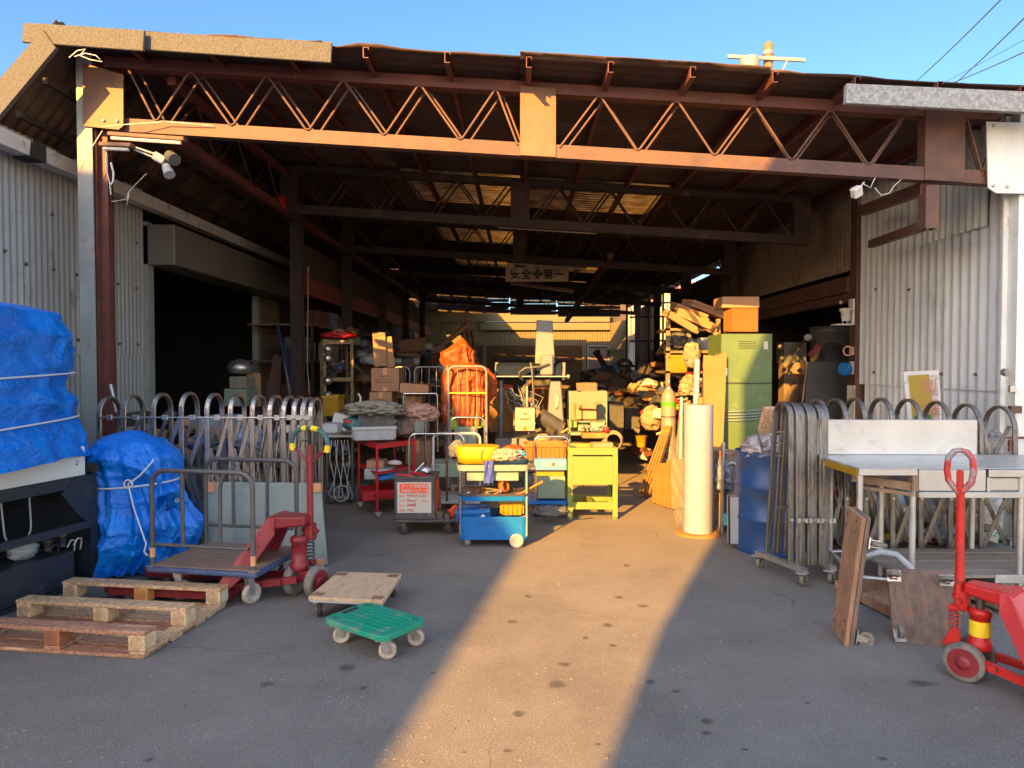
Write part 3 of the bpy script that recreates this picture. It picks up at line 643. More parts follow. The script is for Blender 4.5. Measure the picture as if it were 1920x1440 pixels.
# ---------------- utility pole and wires ----------------
up=thing('utility_pole','tan concrete utility pole with a steel crossarm rising behind the roof','utility pole',(P(1440,150,26).x,26,0))
px_=P(1440,150,26).x; zt_=P(1440,80,26).z
b=B(); b.lathe([(.21,0),(.165,zt_-.08),(.13,zt_)],(px_,26,0),n=16); b.build('pole',M('pole_concrete',(.13,.095,.06),.8,0,.15,3),up)
a=P(1364,106,25.8); c=P(1509,113,25.8)
m_arm=M('galvanised_arm',(.17,.19,.21),.6,.1,.08)
b=B(); b.bar(a,c,.09,.12); b.build('crossarm',m_arm,up)
b=B(); b.bar(P(1458,150,25.8),P(1477,111,25.8),.05,.05); b.build('arm_brace',m_arm,up)
b=B(); b.lathe([(.30,0),(.34,.06),(.34,.5),(.30,.58)],P(1405,136,25.7)-V((0,0,.05)),n=18); b.build('transformer',m_arm,up)
b=B()
for px in (1390,1400,1412,1420): b.lathe([(.03,0),(.06,.05),(.03,.1),(.06,.15),(.03,.2)],P(px,122,25.5),(0,0,-1),10)
b.build('insulator',m_dkgrey,up)
b=B(); b.lathe([(.19,0),(.19,.14)],P(1440,100,26)-V((0,0,.07)),n=16); b.build('clamp_band',m_arm,up)
for i,(pa,ya,pb,yb) in enumerate((((1690,168),24,(1875,-20),14),((1762,172),24,(1940,-10),12),((1718,172),30,(1960,36),18),((1735,166),26,(1960,58),14))):
    p=P(*pa,ya); q=P(*pb,yb); d=(q-p); p=p-d*.5; q=q+d*.8; n=16
    b=B(); b.tube([p+(q-p)*(k/n)-V((0,0,.25*math.sin(math.pi*k/n))) for k in range(n+1)],.014 if i!=2 else .009,5)
    solo(b,'power_cable',m_dkgrey,['leftmost black overhead cable in the upper right sky','steepest black overhead cable crossing the other two','faint thin overhead cable between the thicker ones','lowest overhead cable running out over the right fascia'][i],'cable','overhead cables')
# ---------------- shared object helpers ----------------
def ribbon(b,pts,nrm,w,t):
    """sweep a flat bar along pts lying in a plane with normal nrm"""
    pts=[V(p) for p in pts]; nrm=V(nrm).normalized(); vs=[];fs=[]; N=len(pts)
    for i,p in enumerate(pts):
        a=pts[max(0,i-1)]; c=pts[min(N-1,i+1)]; tn=(c-a).normalized(); q=nrm.cross(tn).normalized()
        for s1,s2 in ((-1,-1),(1,-1),(1,1),(-1,1)): vs.append(p+nrm*w/2*s1+q*t/2*s2)
    for i in range(N-1):
        for k in range(4):
            l=(k+1)%4; fs.append((4*i+k,4*i+l,4*i+4+l,4*i+4+k))
    fs+=[(3,2,1,0),(4*N-4,4*N-3,4*N-2,4*N-1)]; b.add(vs,fs)
def slab(b,pts,z1,z0):
    n=len(pts); vs=[(p[0],p[1],z0) for p in pts]+[(p[0],p[1],z1) for p in pts]
    b.add(vs,[tuple(range(n))[::-1],tuple(range(n,2*n))]+[(i,(i+1)%n,n+(i+1)%n,n+i) for i in range(n)])
def caster(parent,x,y,ztop,r=.05,w=.028,yaw=0,wm_=None,bm=None,fixed=False,up=1):
    """swivel caster: bracket part with its wheel below the plate, in the parent's own coordinates (world matrix applied)"""
    m=wm(parent)@Matrix.Translation((x,y,ztop))@Matrix.Rotation(yaw,4,'Z')@Matrix.Diagonal((1,1,up,1))
    h=ztop-r if up>0 else r*1.35; h=max(h,r*1.05); ox=0 if fixed else r*.45
    b=B(); b.m=m; b.box(-.04,.04,-.035,.035,-.008,0)
    for s in (-1,1): b.prism([(-.02,-.006),(.028,-.006),(ox+.012,-h-.01),(ox-.012,-h-.01)],.004,Matrix.Translation((0,s*(w/2+.006),0))@Matrix.Rotation(math.pi/2,4,'X'))
    b.cyl((ox,-w/2-.012,-h),(ox,w/2+.012,-h),.007,n=8)
    f=b.build('caster',bm or m_zinc,parent)
    b=B(); b.m=m; b.lathe([(r*.3,-w/2+.004),(r*.62,-w/2+.003),(r*.66,-w/2),(r*.94,-w/2),(r,-w/2+.006),(r,w/2-.006),(r*.94,w/2),(r*.66,w/2),(r*.62,w/2-.003),(r*.3,w/2-.004)],(ox,0,-h),(0,1,0),22)
    b.build('wheel',wm_ or m_rubber,f)
    return f
def frame_pose(p,q):
    """rz that turns local +x towards q-p"""
    return math.atan2(q[1]-p[1],q[0]-p[0])
def carton(px0,px1,pt,pb,Y,d,label,mat=None,rz=0,name='cardboard_box',cat='cardboard box',group=None,open_=False,tape=True,tilt=0,text=None,tmat=None,ts=.05,print_=False):
    a=P(px0,pb,Y); c=P(px1,pt,Y); w=abs(c.x-a.x); h=c.z-a.z; x=(a.x+c.x)/2
    if a.z<.35 and a.z>-.4 and pb>780: pass
    t=thing(name,label,cat,(x,Y+d/2,a.z),rz,group); t.rotation_euler=(0,tilt,rz)
    mat=mat or m_card; b=B(); b.m=wm(t)
    if open_:
        th=.006
        b.box(-w/2,w/2,-d/2,d/2,0,th); b.box(-w/2,w/2,-d/2,-d/2+th,th,h); b.box(-w/2,w/2,d/2-th,d/2,th,h); b.box(-w/2,-w/2+th,-d/2+th,d/2-th,th,h); b.box(w/2-th,w/2,-d/2+th,d/2-th,th,h)
        b.build('body',mat,t)
        b=B(); b.m=wm(t); fl=min(w,d)*.35
        b.add([(-w/2,-d/2,h),(w/2,-d/2,h),(w/2-.01,-d/2-fl*.75,h-fl*.6),(-w/2+.01,-d/2-fl*.8,h-fl*.5)],[(0,1,2,3)]); b.build('flap',mat,t,solid=.004)
        b=B(); b.m=wm(t); b.add([(w/2,-d/2,h),(w/2,d/2,h),(w/2+fl*.8,d/2-.01,h+fl*.2),(w/2+fl*.8,-d/2+.01,h+fl*.3)],[(0,1,2,3)]); b.build('flap',mat,t,solid=.004)
    else:
        b.box(-w/2,w/2,-d/2,d/2,0,h); b.build('body',mat,t,bevel=.005)
        if tape:
            b=B(); b.m=wm(t); b.box(-w*.07,w*.07,-d/2-.0015,d/2+.0015,h-.001,h+.0015); b.box(-w*.07,w*.07,-d/2-.0015,-d/2,h*.72,h); b.box(-w*.07,w*.07,-d/2-.0015,-d/2,0,h*.18); b.build('tape',m_ortape,t)
    if print_:
        b=B(); b.m=wm(t)
        for k,(z,wd_) in enumerate(((.62,.22),(.47,.36),(.38,.33))): b.box(-w*wd_,w*wd_*.9,-d/2-.0028,-d/2-.0016,h*z,h*z+.010)
        b.build('faded_print',m_cardd,t)
    if text:
        mm=wm(t); o=mm@V((-w*.36,-d/2-.003,h*.5)); 
        lettering(text,ts,o,mm.to_3x3()@V((1,0,0)),mm.to_3x3()@V((0,0,1)),tmat or m_blk,t)
    return t
def crate(loc,w,d,h,mat,label,rz=0,name='plastic_crate',cat='crate',group=None,ribs=6,taper=.012,tilt=(0,0)):
    t=thing(name,label,cat,loc,rz,group); t.rotation_euler=(tilt[0],tilt[1],rz); b=B(); b.m=wm(t); th=.008; k=taper
    def ring(z,s): return [(-w/2+s,-d/2+s,z),(w/2-s,-d/2+s,z),(w/2-s,d/2-s,z),(-w/2+s,d/2-s,z)]
    vs=ring(0,k)+ring(h,0)+ring(h,th)+ring(.01,k+th); fs=[(3,2,1,0)]
    for lv in (0,1,2):
        for i in range(4): fs.append((lv*4+i,lv*4+(i+1)%4,lv*4+4+(i+1)%4,lv*4+4+i))
    fs.append((12,13,14,15)); b.add(vs,fs)
    b.build('body',mat,t)
    b=B(); b.m=wm(t); e=.010
    b.box(-w/2-e,w/2+e,-d/2-e,-d/2,h-.03,h+.002); b.box(-w/2-e,w/2+e,d/2,d/2+e,h-.03,h+.002); b.box(-w/2-e,-w/2,-d/2,d/2,h-.03,h+.002); b.box(w/2,w/2+e,-d/2,d/2,h-.03,h+.002)
    b.build('rim',mat,t,bevel=.002)
    b=B(); b.m=wm(t)
    for i in range(ribs+1):
        x=-w/2+.02+(w-.04)*i/ribs; b.box(x-.003,x+.003,-d/2-.006,-d/2+.006,.01,h-.03)
    for i in range(3):
        y=-d/2+.02+(d-.04)*i/2; b.box(w/2-.006,w/2+.006,y-.003,y+.003,.01,h-.03); b.box(-w/2-.006,-w/2+.006,y-.003,y+.003,.01,h-.03)
    b.build('rib',mat,t); return t
def cloth(c,rad,mat,label,name='cloth_heap',cat='cloth',seed=1,amp=.35,freq=2.2,n=44,rz=0,flat=.5,group=None):
    b=B(); b.blob(c,rad,seed,amp,freq,n,flat,True,Matrix.Rotation(rz,3,'Z')); return solo(b,name,mat,label,cat,group)
# ---------------- wooden pallet (upside down) ----------------
po=G(272,1236); pe=G(0,1219); rz=frame_pose(pe,po)
t=thing('wooden_pallet','pale wooden pallet lying upside down on the asphalt below the dark machine','pallet',po,rz)
L_=1.07; D_=.77
for i in range(7):
    b=B(); b.m=wm(t); y=.045+i*(D_-.09)/6; dx=random.uniform(-.012,.008); b.box(-L_+dx,dx,y-.047,y+.047,.001,.019); b.build('deck_board',m_woodr if i in(0,1,3) else m_wood,t,bevel=.002)
for x in (-1.02,-.53,-.045):
    b=B(); b.m=wm(t); b.box(x-.045,x+.045,.002,D_-.002,.0195,.037); b.build('cross_board',m_woodr if x<-.3 else m_wood,t,bevel=.002)
for j,y in enumerate((.05,.40,.745)):
    for i,x in enumerate((-1.02,-.53,-.05)):
        b=B(); b.m=wm(t)@Matrix.Translation((x,y,0))@Matrix.Rotation(random.uniform(-.05,.05),4,'Z'); b.box(-.047,.047,-.047,.047,.0375,.116)
        mm=m_wood2
        if (i,j)==(1,0): mm=m_woodd
        if (i,j)==(1,2): mm=m_woodo
        k=b.build('block',mm,t,bevel=.004)
        b=B(); b.m=wm(t)@Matrix.Translation((x,y-.0485,.077))
        for r_ in (.008,.017,.026,.034): b.tube([(math.cos(a)*r_,0,math.sin(a)*r_) for a in [2*math.pi*q/16 for q in range(16)]],.0011,3,True)
        b.build('growth_ring',m_board,k)
    b=B(); b.m=wm(t); b.box(-L_,-.002,y-.05,y+.05,.1165,.137); b.build('top_board',m_woodr if j==0 else m_wood,t,bevel=.003)
b=B(); b.m=wm(t); b.box(.001,.003,.71,.78,.045,.11); b.build('paper_label',m_white,t)
# ---------------- dark machine with white top under the tarp ----------------
p1=V((-2.93,4.74,0)); p0=V((-3.08,4.08,0)); rz=math.atan2((p1-p0).y,(p1-p0).x)-math.pi/2
t=thing('covered_machine','dark navy machine stand with a white upper casing and hoses at the left edge','machine',p1,rz)
def mb(): b=B(); b.m=wm(t); return b
b=mb(); b.box(-.9,.015,-2.1,-.10,.76,.955); b.build('upper_casing',m_machw,t,bevel=.006)
b=mb(); b.box(-.9,0,-2.1,0,.68,.755); b.build('top_rail',m_navy,t,bevel=.004)
b=mb(); b.add([(0,0,0),(0,0,.755),(0,-.16,.755),(0,-.28,.66),(0,-.16,.50),(0,-.055,.42),(0,-.055,0)],[(0,1,2,3,4,5,6)]); b.build('gusset_panel',m_navy,t,solid=.012)
b=mb(); b.box(-.9,-.88,-2.1,0,0,.68); b.box(-.88,0,-.012,0,0,.68); b.box(-.88,-.02,-2.1,-.02,.0,.03); b.build('back_panel',m_navy,t)
b=mb(); b.bar((.0,-.05,.42),(0,-1.6,.42),.03,.05); b.build('mid_rail',m_navy,t)
b=mb(); b.box(-.6,-.02,-1.8,-.16,.03,.26); b.build('sump_tank',m_navy,t,bevel=.01)
b=mb()
for i in range(7): b.cyl((-.55,-.35-.09*i,.26),(-.55,-.35-.09*i,.68),.014,n=8)
b.build('guide_rod',m_stgrey,t)
b=mb(); b.tube([(-.1,-.42,.66),(-.08,-.43,.5)]+arc((-.08,-.52,.48),(0,1,0),(0,0,-1),.09,0,math.pi,10)+[(-.1,-.61,.66)],.006,6); b.build('hose',m_greyp,t)
for q,(y,r_) in enumerate(((-.12,.010),(-.17,.008),(-.3,.012))):
    b=mb(); b.tube([(-.02,y,.26),(.0,y-.01,.31),(.02,y-.03,.34),(.03,y-.07,.35),(.03,y-.10,.31)],r_*.5,6); b.build('loose_wire',m_white if q<2 else m_black,t)
b=mb(); b.blob((-.15,-.42,.32),(.06,.1,.06),3,.3,3,20); b.build('rag',m_greyp,t)
b=mb(); b.lathe([(.02,0),(.02,.06),(.03,.06),(.03,.08),(.012,.1),(.012,.14)],(-.06,-.22,.30),n=12); b.lathe([(.02,0),(.02,.05),(.028,.05),(.028,.07)],(-.06,-.33,.30),n=12); b.build('brass_fitting',m_bolt,t)
b=mb(); b.cyl((-.02,-.06,.80),(.05,-.06,.80),.035,n=16); b.build('round_knob',m_black,t)
# ---------------- big tarp ----------------
def tarp_loft(b,rings,nz,na,seed,fold=.05,vfold=0,freqz=2.0):
    """rings: (z,cx,cy,rx,ry,power)"""
    def at(z):
        for a,c in zip(rings,rings[1:]):
            if a[0]>=z>=c[0]:
                k=(a[0]-z)/max(1e-6,a[0]-c[0]); return [a[i]+(c[i]-a[i])*k for i in range(6)]
        return rings[-1]
    vs=[];fs=[]; z0,z1=rings[0][0],rings[-1][0]
    for j in range(nz+1):
        s=j/nz
        z=z0+(z1-z0)*s
        _,cx,cy,rx,ry,pw=at(z)
        for i in range(na):
            a=2*math.pi*i/na; c,s_=math.cos(a),math.sin(a)
            x=math.copysign(abs(c)**(2/pw),c); y=math.copysign(abs(s_)**(2/pw),s_)
            q=V((cx+x*rx,cy+y*ry,z)); d=V((x,y,0)).normalized()
            f=noise.fractal(V((q.x*2.6+seed,q.y*2.6,q.z*freqz)),.8,2.1,5)*fold
            rd=1-abs(noise.noise(V((q.x*4+seed,q.y*4+q.z*2.0,q.z*1.2))))*2; f+=max(0,rd-.6)*fold*.8
            r2=1-abs(noise.noise(V((q.y*3.2+seed*2,q.z*5.5+q.y*1.5,1.3))))*2; f+=max(0,r2-.72)*fold*.8
            cr=(1-abs(noise.noise(V((q.y*1.9+q.z*2.6+seed,q.z*1.1-q.y*.8,q.x*1.2)))))**7; c2_=(1-abs(noise.noise(V((q.y*3.1-q.z*3.4+seed*3,q.z*1.3+q.y,q.x*2)))))**9; f+=(cr-.35)*.030+(c2_-.3)*.020
            if vfold: f+=vfold*s*(noise.noise(V((a*3.2+seed,z*1.1,seed)))+.5*noise.noise(V((a*8,z*2,seed))))
            zz=z+ (noise.noise(V((a*2.2,seed,3)))*.035*(1 if j==nz else s*.6))
            vs.append(V((q.x+d.x*f,q.y+d.y*f,zz)))
    for j in range(nz):
        for i in range(na):
            l=(i+1)%na; fs.append((j*na+i,(j+1)*na+i,(j+1)*na+l,j*na+l))
    # top cap as a dome of shrinking rings
    base=vs[:na]; cen=sum(base,V())/na; prev=list(range(na)); 
    for k in (1,2,3,4,5,6):
        f=1-k/6.0; n0=len(vs)
        if k==6: vs.append(cen+V((0,0,.035))); fs+=[(n0,prev[i],prev[(i+1)%na]) for i in range(na)]; break
        for i in range(na):
            p=cen.lerp(base[i],f); p.z+=.035*(1-f*f)+noise.noise(V((p.x*5,p.y*5,seed)))*.012; vs.append(p)
        cur=list(range(n0,n0+na)); fs+=[(cur[i],prev[i],prev[(i+1)%na],cur[(i+1)%na]) for i in range(na)]; prev=cur
    b.add(vs,fs,True); return at
t=thing('blue_tarp','large blue tarpaulin roped over the tall machine at the left edge','tarpaulin',(-3.5,3.75,.8))
R1=[(1.88,-3.62,3.72,.50,.90,5),(1.84,-3.58,3.74,.58,.98,6),(1.72,-3.57,3.75,.60,1.02,6),(1.50,-3.57,3.75,.60,1.04,6),(1.36,-3.57,3.75,.575,1.0,5),(1.26,-3.57,3.75,.61,1.07,5),(1.17,-3.57,3.75,.59,1.03,5),(1.04,-3.57,3.75,.64,1.1,5),(.895,-3.56,3.75,.67,1.14,5)]
b=B(); at=tarp_loft(b,R1,96,300,2.0,.030); b.build('sheet',m_tarp,t)
for z,dz in ((1.42,.0),(1.13,.0)):
    b=B(); _,cx,cy,rx,ry,pw=at(z); pts=[]
    for i in range(80):
        a=2*math.pi*i/80; c,s_=math.cos(a),math.sin(a); x=math.copysign(abs(c)**(2/pw),c); y=math.copysign(abs(s_)**(2/pw),s_); pts.append((cx+x*(rx+.035),cy+y*(ry+.035),z+(y)*.035))
    b.tube(pts,.006,6,True); b.build('rope',m_rope,t)
b=B(); p=P(84,868,4.45); b.tube(arc((-2.875,p.y,p.z),(0,1,0),(0,0,1),.012,0,2*math.pi,12)[:-1],.004,6,True); b.build('eyelet',m_zinc,t)
# ---------------- small tarp ----------------
t=thing('blue_tarp','smaller blue tarpaulin tied with white rope over a lump beside the platform cart','tarpaulin',(-2.75,5.0,0))
R2=[(.985,-2.86,5.02,.13,.14,2.2),(.95,-2.84,5.02,.22,.22,2.3),(.86,-2.82,5.02,.27,.26,2.5),(.74,-2.80,5.02,.28,.27,2.6),(.645,-2.79,5.0,.25,.23,2.4),(.55,-2.77,5.0,.29,.26,2.4),(.35,-2.73,5.0,.33,.28,2.3),(.18,-2.78,5.0,.31,.28,2.3),(.02,-2.86,5.0,.24,.24,2.3)]
b=B(); at=tarp_loft(b,R2,80,220,9.0,.035,.17,2.6); b.build('sheet',m_tarp,t)
b=B(); pts=[(-2.79+.285*math.cos(2*math.pi*i/48),5.0-.262*math.sin(2*math.pi*i/48),.65+.02*math.cos(2*math.pi*i/48)) for i in range(48)]; b.tube(pts,.007,6,True)
k=P(240,908,4.66); b.tube(arc(k,(1,0,0),(0,0,1),.028,0,2*math.pi,14)[:-1],.0065,6,True); b.tube([k,P(250,950,4.62),P(262,985,4.58),P(274,1020,4.55),P(270,1035,4.54),P(277,1042,4.53)],.0055,6)
b.tube([k,P(262,892,4.66),P(280,872,4.70),P(288,862,4.75)],.0055,6); b.build('rope',m_rope,t)
b=B()
def flap(u,v):
    p=P(295+50*u,930-15*u+ (40+6*math.sin(u*9))*v*(1-.15*u),4.72+.06*math.sin(u*7)+.12*v-.05*u); return p+V((0,-.02*math.sin(u*13+v*3),0))
b.grid(flap,22,14); b.build('loose_flap',m_tarp,t,solid=.003)
b=B(); b.tube(arc(P(332,938,4.68),(1,0,0),(0,0,1),.011,0,2*math.pi,12)[:-1],.0035,6,True); b.build('eyelet',m_white,t)
# ---------------- platform cart with two hoops ----------------
c0=G(274,1062,.24); c1=G(492,1075,.24); c2=G(560,1020,.24); c3=G(372,1012,.24)
rz=frame_pose(c0,c1); wd=.76; dp=.62
t=thing('platform_cart','blue edged plywood platform cart with two grey tubular hoops beside the dark red pallet truck','cart',(c0.x-.01,c0.y+.01,0),rz)
def mb(): b=B(); b.m=wm(t); return b
b=mb(); b.box(0,wd,0,dp,.20,.235); b.build('edge_frame',m_bluef,t,bevel=.012,seg=3)
b=mb(); b.box(.02,wd-.02,.02,dp-.02,.2355,.243); b.build('deck',m_deck,t)
for x in (.0,wd-.05):
    b=mb(); b.box(x,x+.05,-.004,.05,.236,.240); b.build('corner_plate',m_zinc,t)
for y in (.035,dp-.035):
    b=mb(); b.tube(hoop((.025,y,.24),(wd-.04,y,.24),.60,.09),.0155,10); h=b.build('hoop',m_stgrey,t)
    b=mb(); b.cyl((.03,y,.37),(wd-.07,y,.37),.012,n=8); b.build('lower_rail',m_stgrey,h)
    for x in (.24,.50):
        b=mb(); b.tube([(x,y,.37),(x,y,.74),(x+.012,y,.79),(x+.03,y,.83)] if x>.4 else [(x,y,.37),(x,y,.83)],.0125,8); b.build('upright',m_stgrey,h)
b=mb(); b.cyl((.025,.035,.29),(.025,.035,.35),.0172,n=12); b.cyl((wd-.04,.035,.27),(wd-.04,.035,.33),.0172,n=12); b.build('tape_wrap',m_ortape,t)
for x in (.14,wd-.12):
    for y in (.1,dp-.1): caster(t,x,y,.20,.065,.034,.5 if x<.3 else 1.2,m_cream if y<.3 else m_rubg)
# ---------------- pallet trucks ----------------
def jack(o,rz,mat,face,label,handle,L=1.15,sc=1.0,wheelm=None,steer=0):
    t=thing('pallet_truck',label,'pallet truck',o,rz); 
    def mb(): b=B(); b.m=wm(t)@Matrix.Scale(sc,4); return b
    def ms(): b=B(); b.m=wm(t)@Matrix.Scale(sc,4)@Matrix.Rotation(steer,4,'Z'); return b
    for y in (-.085,.085):
        b=ms(); b.lathe([(.02,-.027),(.055,-.02),(.066,-.027),(.098,-.027),(.104,-.018),(.104,.018),(.098,.027),(.066,.027),(.055,.02),(.02,.027)],(0,y,.104),(0,1,0),30); w=b.build('wheel',wheelm or m_rubg,t)
        b=ms(); b.lathe([(.078,-.0285),(.074,-.024),(.04,-.022),(.036,-.033),(.014,-.035)],(0,y,.104),(0,1 if y<0 else -1,0),24)
        b.build('hub',m_redj,w)
    b=ms(); b.cyl((0,-.11,.104),(0,.11,.104),.018,n=10); b.box(-.035,.035,-.05,.05,.10,.17); b.build('axle_block',mat,t,bevel=.006)
    b=mb(); b.lathe([(.052,0),(.058,.01),(.058,.05),(.05,.055),(.05,.18),(.056,.185),(.056,.215),(.04,.225)],(.045,0,.17),n=24); pu=b.build('pump_body',mat,t)
    b=mb(); b.lathe([(.022,0),(.022,.10)],(.045,0,.39),n=14); b.build('piston',m_bolt,t)
    if mat is m_redj2:
        b=mb(); b.lathe([(.0512,0),(.0512,.085)],(.045,0,.245),n=24,cap=False); b.build('yellow_label',m_yell,pu)
    b=ms(); 
    pts=[(-.075+.022*math.cos(k*.6),-.02+.022*math.sin(k*.6),.22+.0022*k) for k in range(62)]; b.tube(pts,.0045,5); b.build('spring',m_bolt if mat is not m_redj2 else mat,t)
    b=ms(); b.box(-.10,-.045,-.05,.01,.19,.215); b.box(-.10,-.045,-.05,.01,.36,.385); b.prism([(-.12,.17),(-.03,.15),(-.03,.26),(-.07,.27)],.012,frame((0,-.065,0),(1,0,0),(0,0,1))); b.build('linkage',mat,t,bevel=.004)
    # head yoke and sloping chassis plate
    b=mb(); b.add([(-.02,-.06,.47),(.20,-.10,.45),(.22,-.10,.53),(-.02,-.06,.53),(-.02,.06,.47),(.20,.10,.45),(.22,.10,.53),(-.02,.06,.53)],[(3,2,1,0),(4,5,6,7),(0,1,5,4),(1,2,6,5),(2,3,7,6),(3,0,4,7)]); b.build('head_yoke',mat,t,bevel=.012,seg=2)
    b=mb(); P0=(.17,.53); P1=(.47,.075)
    q=[(.20,-.10,.53),(.20,.10,.53),(.50,.26,.09),(.50,-.26,.09)]; q2=[(.165,-.10,.50),(.165,.10,.50),(.46,.26,.06),(.46,-.26,.06)]
    b.add(q+q2,[(0,3,2,1),(4,5,6,7),(0,1,5,4),(1,2,6,5),(2,3,7,6),(3,0,4,7)])
    b.build('chassis_plate',face,t,bevel=.006)
    for s in (-1,1):
        b=mb(); b.add([(.165,s*.10,.53),(.205,s*.10,.53),(.52,s*.262,.06),(.46,s*.262,.045),(.30,s*.18,.20),(.165,s*.10,.42)],[(0,1,2,3,4,5)]); b.build('side_flange',face,t,solid=.012)
        b=mb(); y=s*.19
        b.box(.44,L,y-.08,y+.08,.088,.095); b.box(.44,L,y-.08,y-.073,.042,.088); b.box(.44,L,y+.073,y+.08,.042,.088); b.prism([(L,y-.08),(L+.06,y-.04),(L+.06,y+.04),(L,y+.08)],.04,Matrix.Translation((0,0,.068))); f=b.build('fork',mat,t,bevel=.003)
        for yy in (y-.02,y+.02) if L>1 else ():
            pass
        b=mb(); b.lathe([(.03,-.05),(.037,-.045),(.037,.045),(.03,.05)],(L-.12,y,.037),(0,1,0),16); b.build('fork_roller',m_rubg,f)
        b=mb(); b.bar((.03,s*.075,.13),(.48,s*.14,.075),.025,.045); b.cyl((.14,s*.085,.118),(.14,s*.12,.118),.022,n=14); b.build('lift_arm',mat,t)
    b=mb(); b.bar((.44,-.27,.055),(.44,.27,.055),.06,.05); b.cyl((.40,-.15,.06),(.40,.15,.06),.02,n=10); b.build('torsion_bar',mat,t)
    # handle
    lean=.0
    b=ms(); b.box(-.075,-.01,-.035,.035,.36,.47); b.cyl((-.045,-.06,.42),(-.045,.06,.42),.016,n=10); b.build('handle_socket',mat,t,bevel=.008)
    if handle=='loop':
        b=ms(); b.m=b.m@Matrix.Translation((.006,0,-.05))@Matrix.Diagonal((1.2,1.2,1.14,1)); b.tube([(-.05,0,.42),(-.052,0,.50),(-.055,0,.93)],[.032,.02,.017],12); b.build('handle_shaft',mat,t)
        b=ms(); b.m=b.m@Matrix.Translation((.006,0,-.05))@Matrix.Diagonal((1.2,1.2,1.14,1)); c=(-.058,0,1.02)
        pts=[(-.058,0,.92),(-.058,-.018,.95),(-.058,-.045,.99),(-.058,-.052,1.04),(-.058,-.048,1.10),(-.058,-.025,1.135),(-.058,0,1.142),(-.058,.025,1.135),(-.058,.048,1.10),(-.058,.052,1.04),(-.058,.045,.99),(-.058,.018,.95)]
        q=b.m; b.m=q@Matrix.Translation((-.058,0,0))@Matrix.Rotation(R(-70),4,'Z')@Matrix.Translation((.058,0,0)); b.tube(pts,.0145,8,True); b.build('grip_loop',M('worn_red_grip',(.45,.03,.03),.5,.2,.2,8,(.28,.27,.30),.5,7),t)
        b=ms(); b.m=b.m@Matrix.Translation((.006,0,-.05))@Matrix.Diagonal((1.2,1.2,1.14,1)); b.box(-.07,-.046,-.016,.016,.93,1.045); b.build('release_lever',mat,t,bevel=.006)
    else:
        b=ms(); b.tube([(-.045,0,.42),(-.045,0,.80),(-.045,0,.98)],[.022,.02,.019],12); b.build('handle_shaft',mat,t)
        b=ms(); 
        for s in (-1,1): b.cyl((-.045,s*.015,.87),(-.045,s*.13,.955),.0085,n=8)
        b.build('brace',mat,t)
        pts=[(-.045,-.135,.955),(-.045,-.145,1.0),(-.045,-.125,1.05),(-.045,-.075,1.082),(-.045,0,1.092),(-.045,.075,1.082),(-.045,.125,1.05),(-.045,.145,1.0),(-.045,.135,.955)]
        b=ms(); b.tube(pts,.0155,10); g=b.build('grip',m_grip,t)
        b=ms(); b.tube([(-.045,-.143,.985),(-.045,-.135,.94)],.019,10); b.tube([(-.045,.143,.985),(-.045,.135,.94)],.019,10); b.tube([(-.045,-.055,1.087),(-.045,-.02,1.091)],.0185,10); b.tube([(-.045,.02,1.091),(-.045,.07,1.084)],.0185,10); b.build('yellow_wrap',m_yell,g)
        b=ms(); b.cyl((-.045,0,.97),(-.045,0,1.10),.014,n=10); b.tube([(-.045,-.012,1.0),(-.045,-.05,1.01),(-.045,-.075,.99),(-.045,-.08,.96)],.004,6); b.build('release_lever',m_black,t)
    return t
o1=G(583,1108); o1.y-=.10; jack(o1,R(180-7),m_redj,m_redfd,'dark faded red pallet truck with yellow wrapped handle standing behind the pallet','tee',1.2,1.0,steer=R(75))
o2=G(1818,1268); tj=jack(o2,R(-50),m_redj2,m_redfr,'bright red pallet truck with a loop handle in the right foreground','loop',1.2,.87)
mm=wm(tj); n_=(mm.to_3x3()@V((.455,0,.31))).normalized(); dn=(mm.to_3x3()@V((.30,0,-.44))).normalized(); cr=(mm.to_3x3()@V((0,-1,0)))
b=B(); c=mm@V((.395,-.13,.20))+n_*.001; uu=mm.to_3x3()@V((0,1,0)); b.add([c-uu*.06-dn*.045,c+uu*.11-dn*.045,c+uu*.11+dn*.045,c-uu*.06+dn*.045],[(3,2,1,0)]); st=b.build('sticker',m_white,tj,solid=.001)
c+=n_*.0012; b=B(); b.add([c-uu*.05-dn*.035,c+uu*.10-dn*.035,c+uu*.10+dn*.035,c-uu*.05+dn*.035],[(3,2,1,0)]); b.build('printed_panel',m_redprint,st,solid=.001)
# ---------------- dollies ----------------
pts=[G(600,1158,.14),G(692,1129,.14),G(799,1160,.14),G(722,1197,.14)]
cx=sum((p.x for p in pts))/4; cy=sum((p.y for p in pts))/4; ux=(pts[3]-pts[0]).normalized(); rz=math.atan2(ux.y,ux.x); w=((pts[3]-pts[0]).length+(pts[2]-pts[1]).length)/2; d=((pts[1]-pts[0]).length+(pts[2]-pts[3]).length)/2
t=thing('green_dolly','green plastic four wheeled dolly on the asphalt in front of the wooden one','dolly',(cx,cy,0),rz)
def mb(): b=B(); b.m=wm(t); return b
def rrect(w,d,r,n=5):
    o=[]
    for sx,sy,a0 in ((1,1,0),(-1,1,90),(-1,-1,180),(1,-1,270)):
        for k in range(n+1):
            a=R(a0+90*k/n); o.append((sx*(w/2-r)+r*math.cos(a),sy*(d/2-r)+r*math.sin(a)))
    return o
b=mb(); slab(b,rrect(w,d,.045),.142,.112); body=b.build('deck',m_teal,t,bevel=.004,seg=2)
b=mb(); 
for i in range(6):
    y=-d/2+.06+(d-.12)*i/5; b.box(-w/2+.08,w/2-.05,y-.008,y+.008,.1425,.1475)
b.build('grip_rib',m_teal,body)
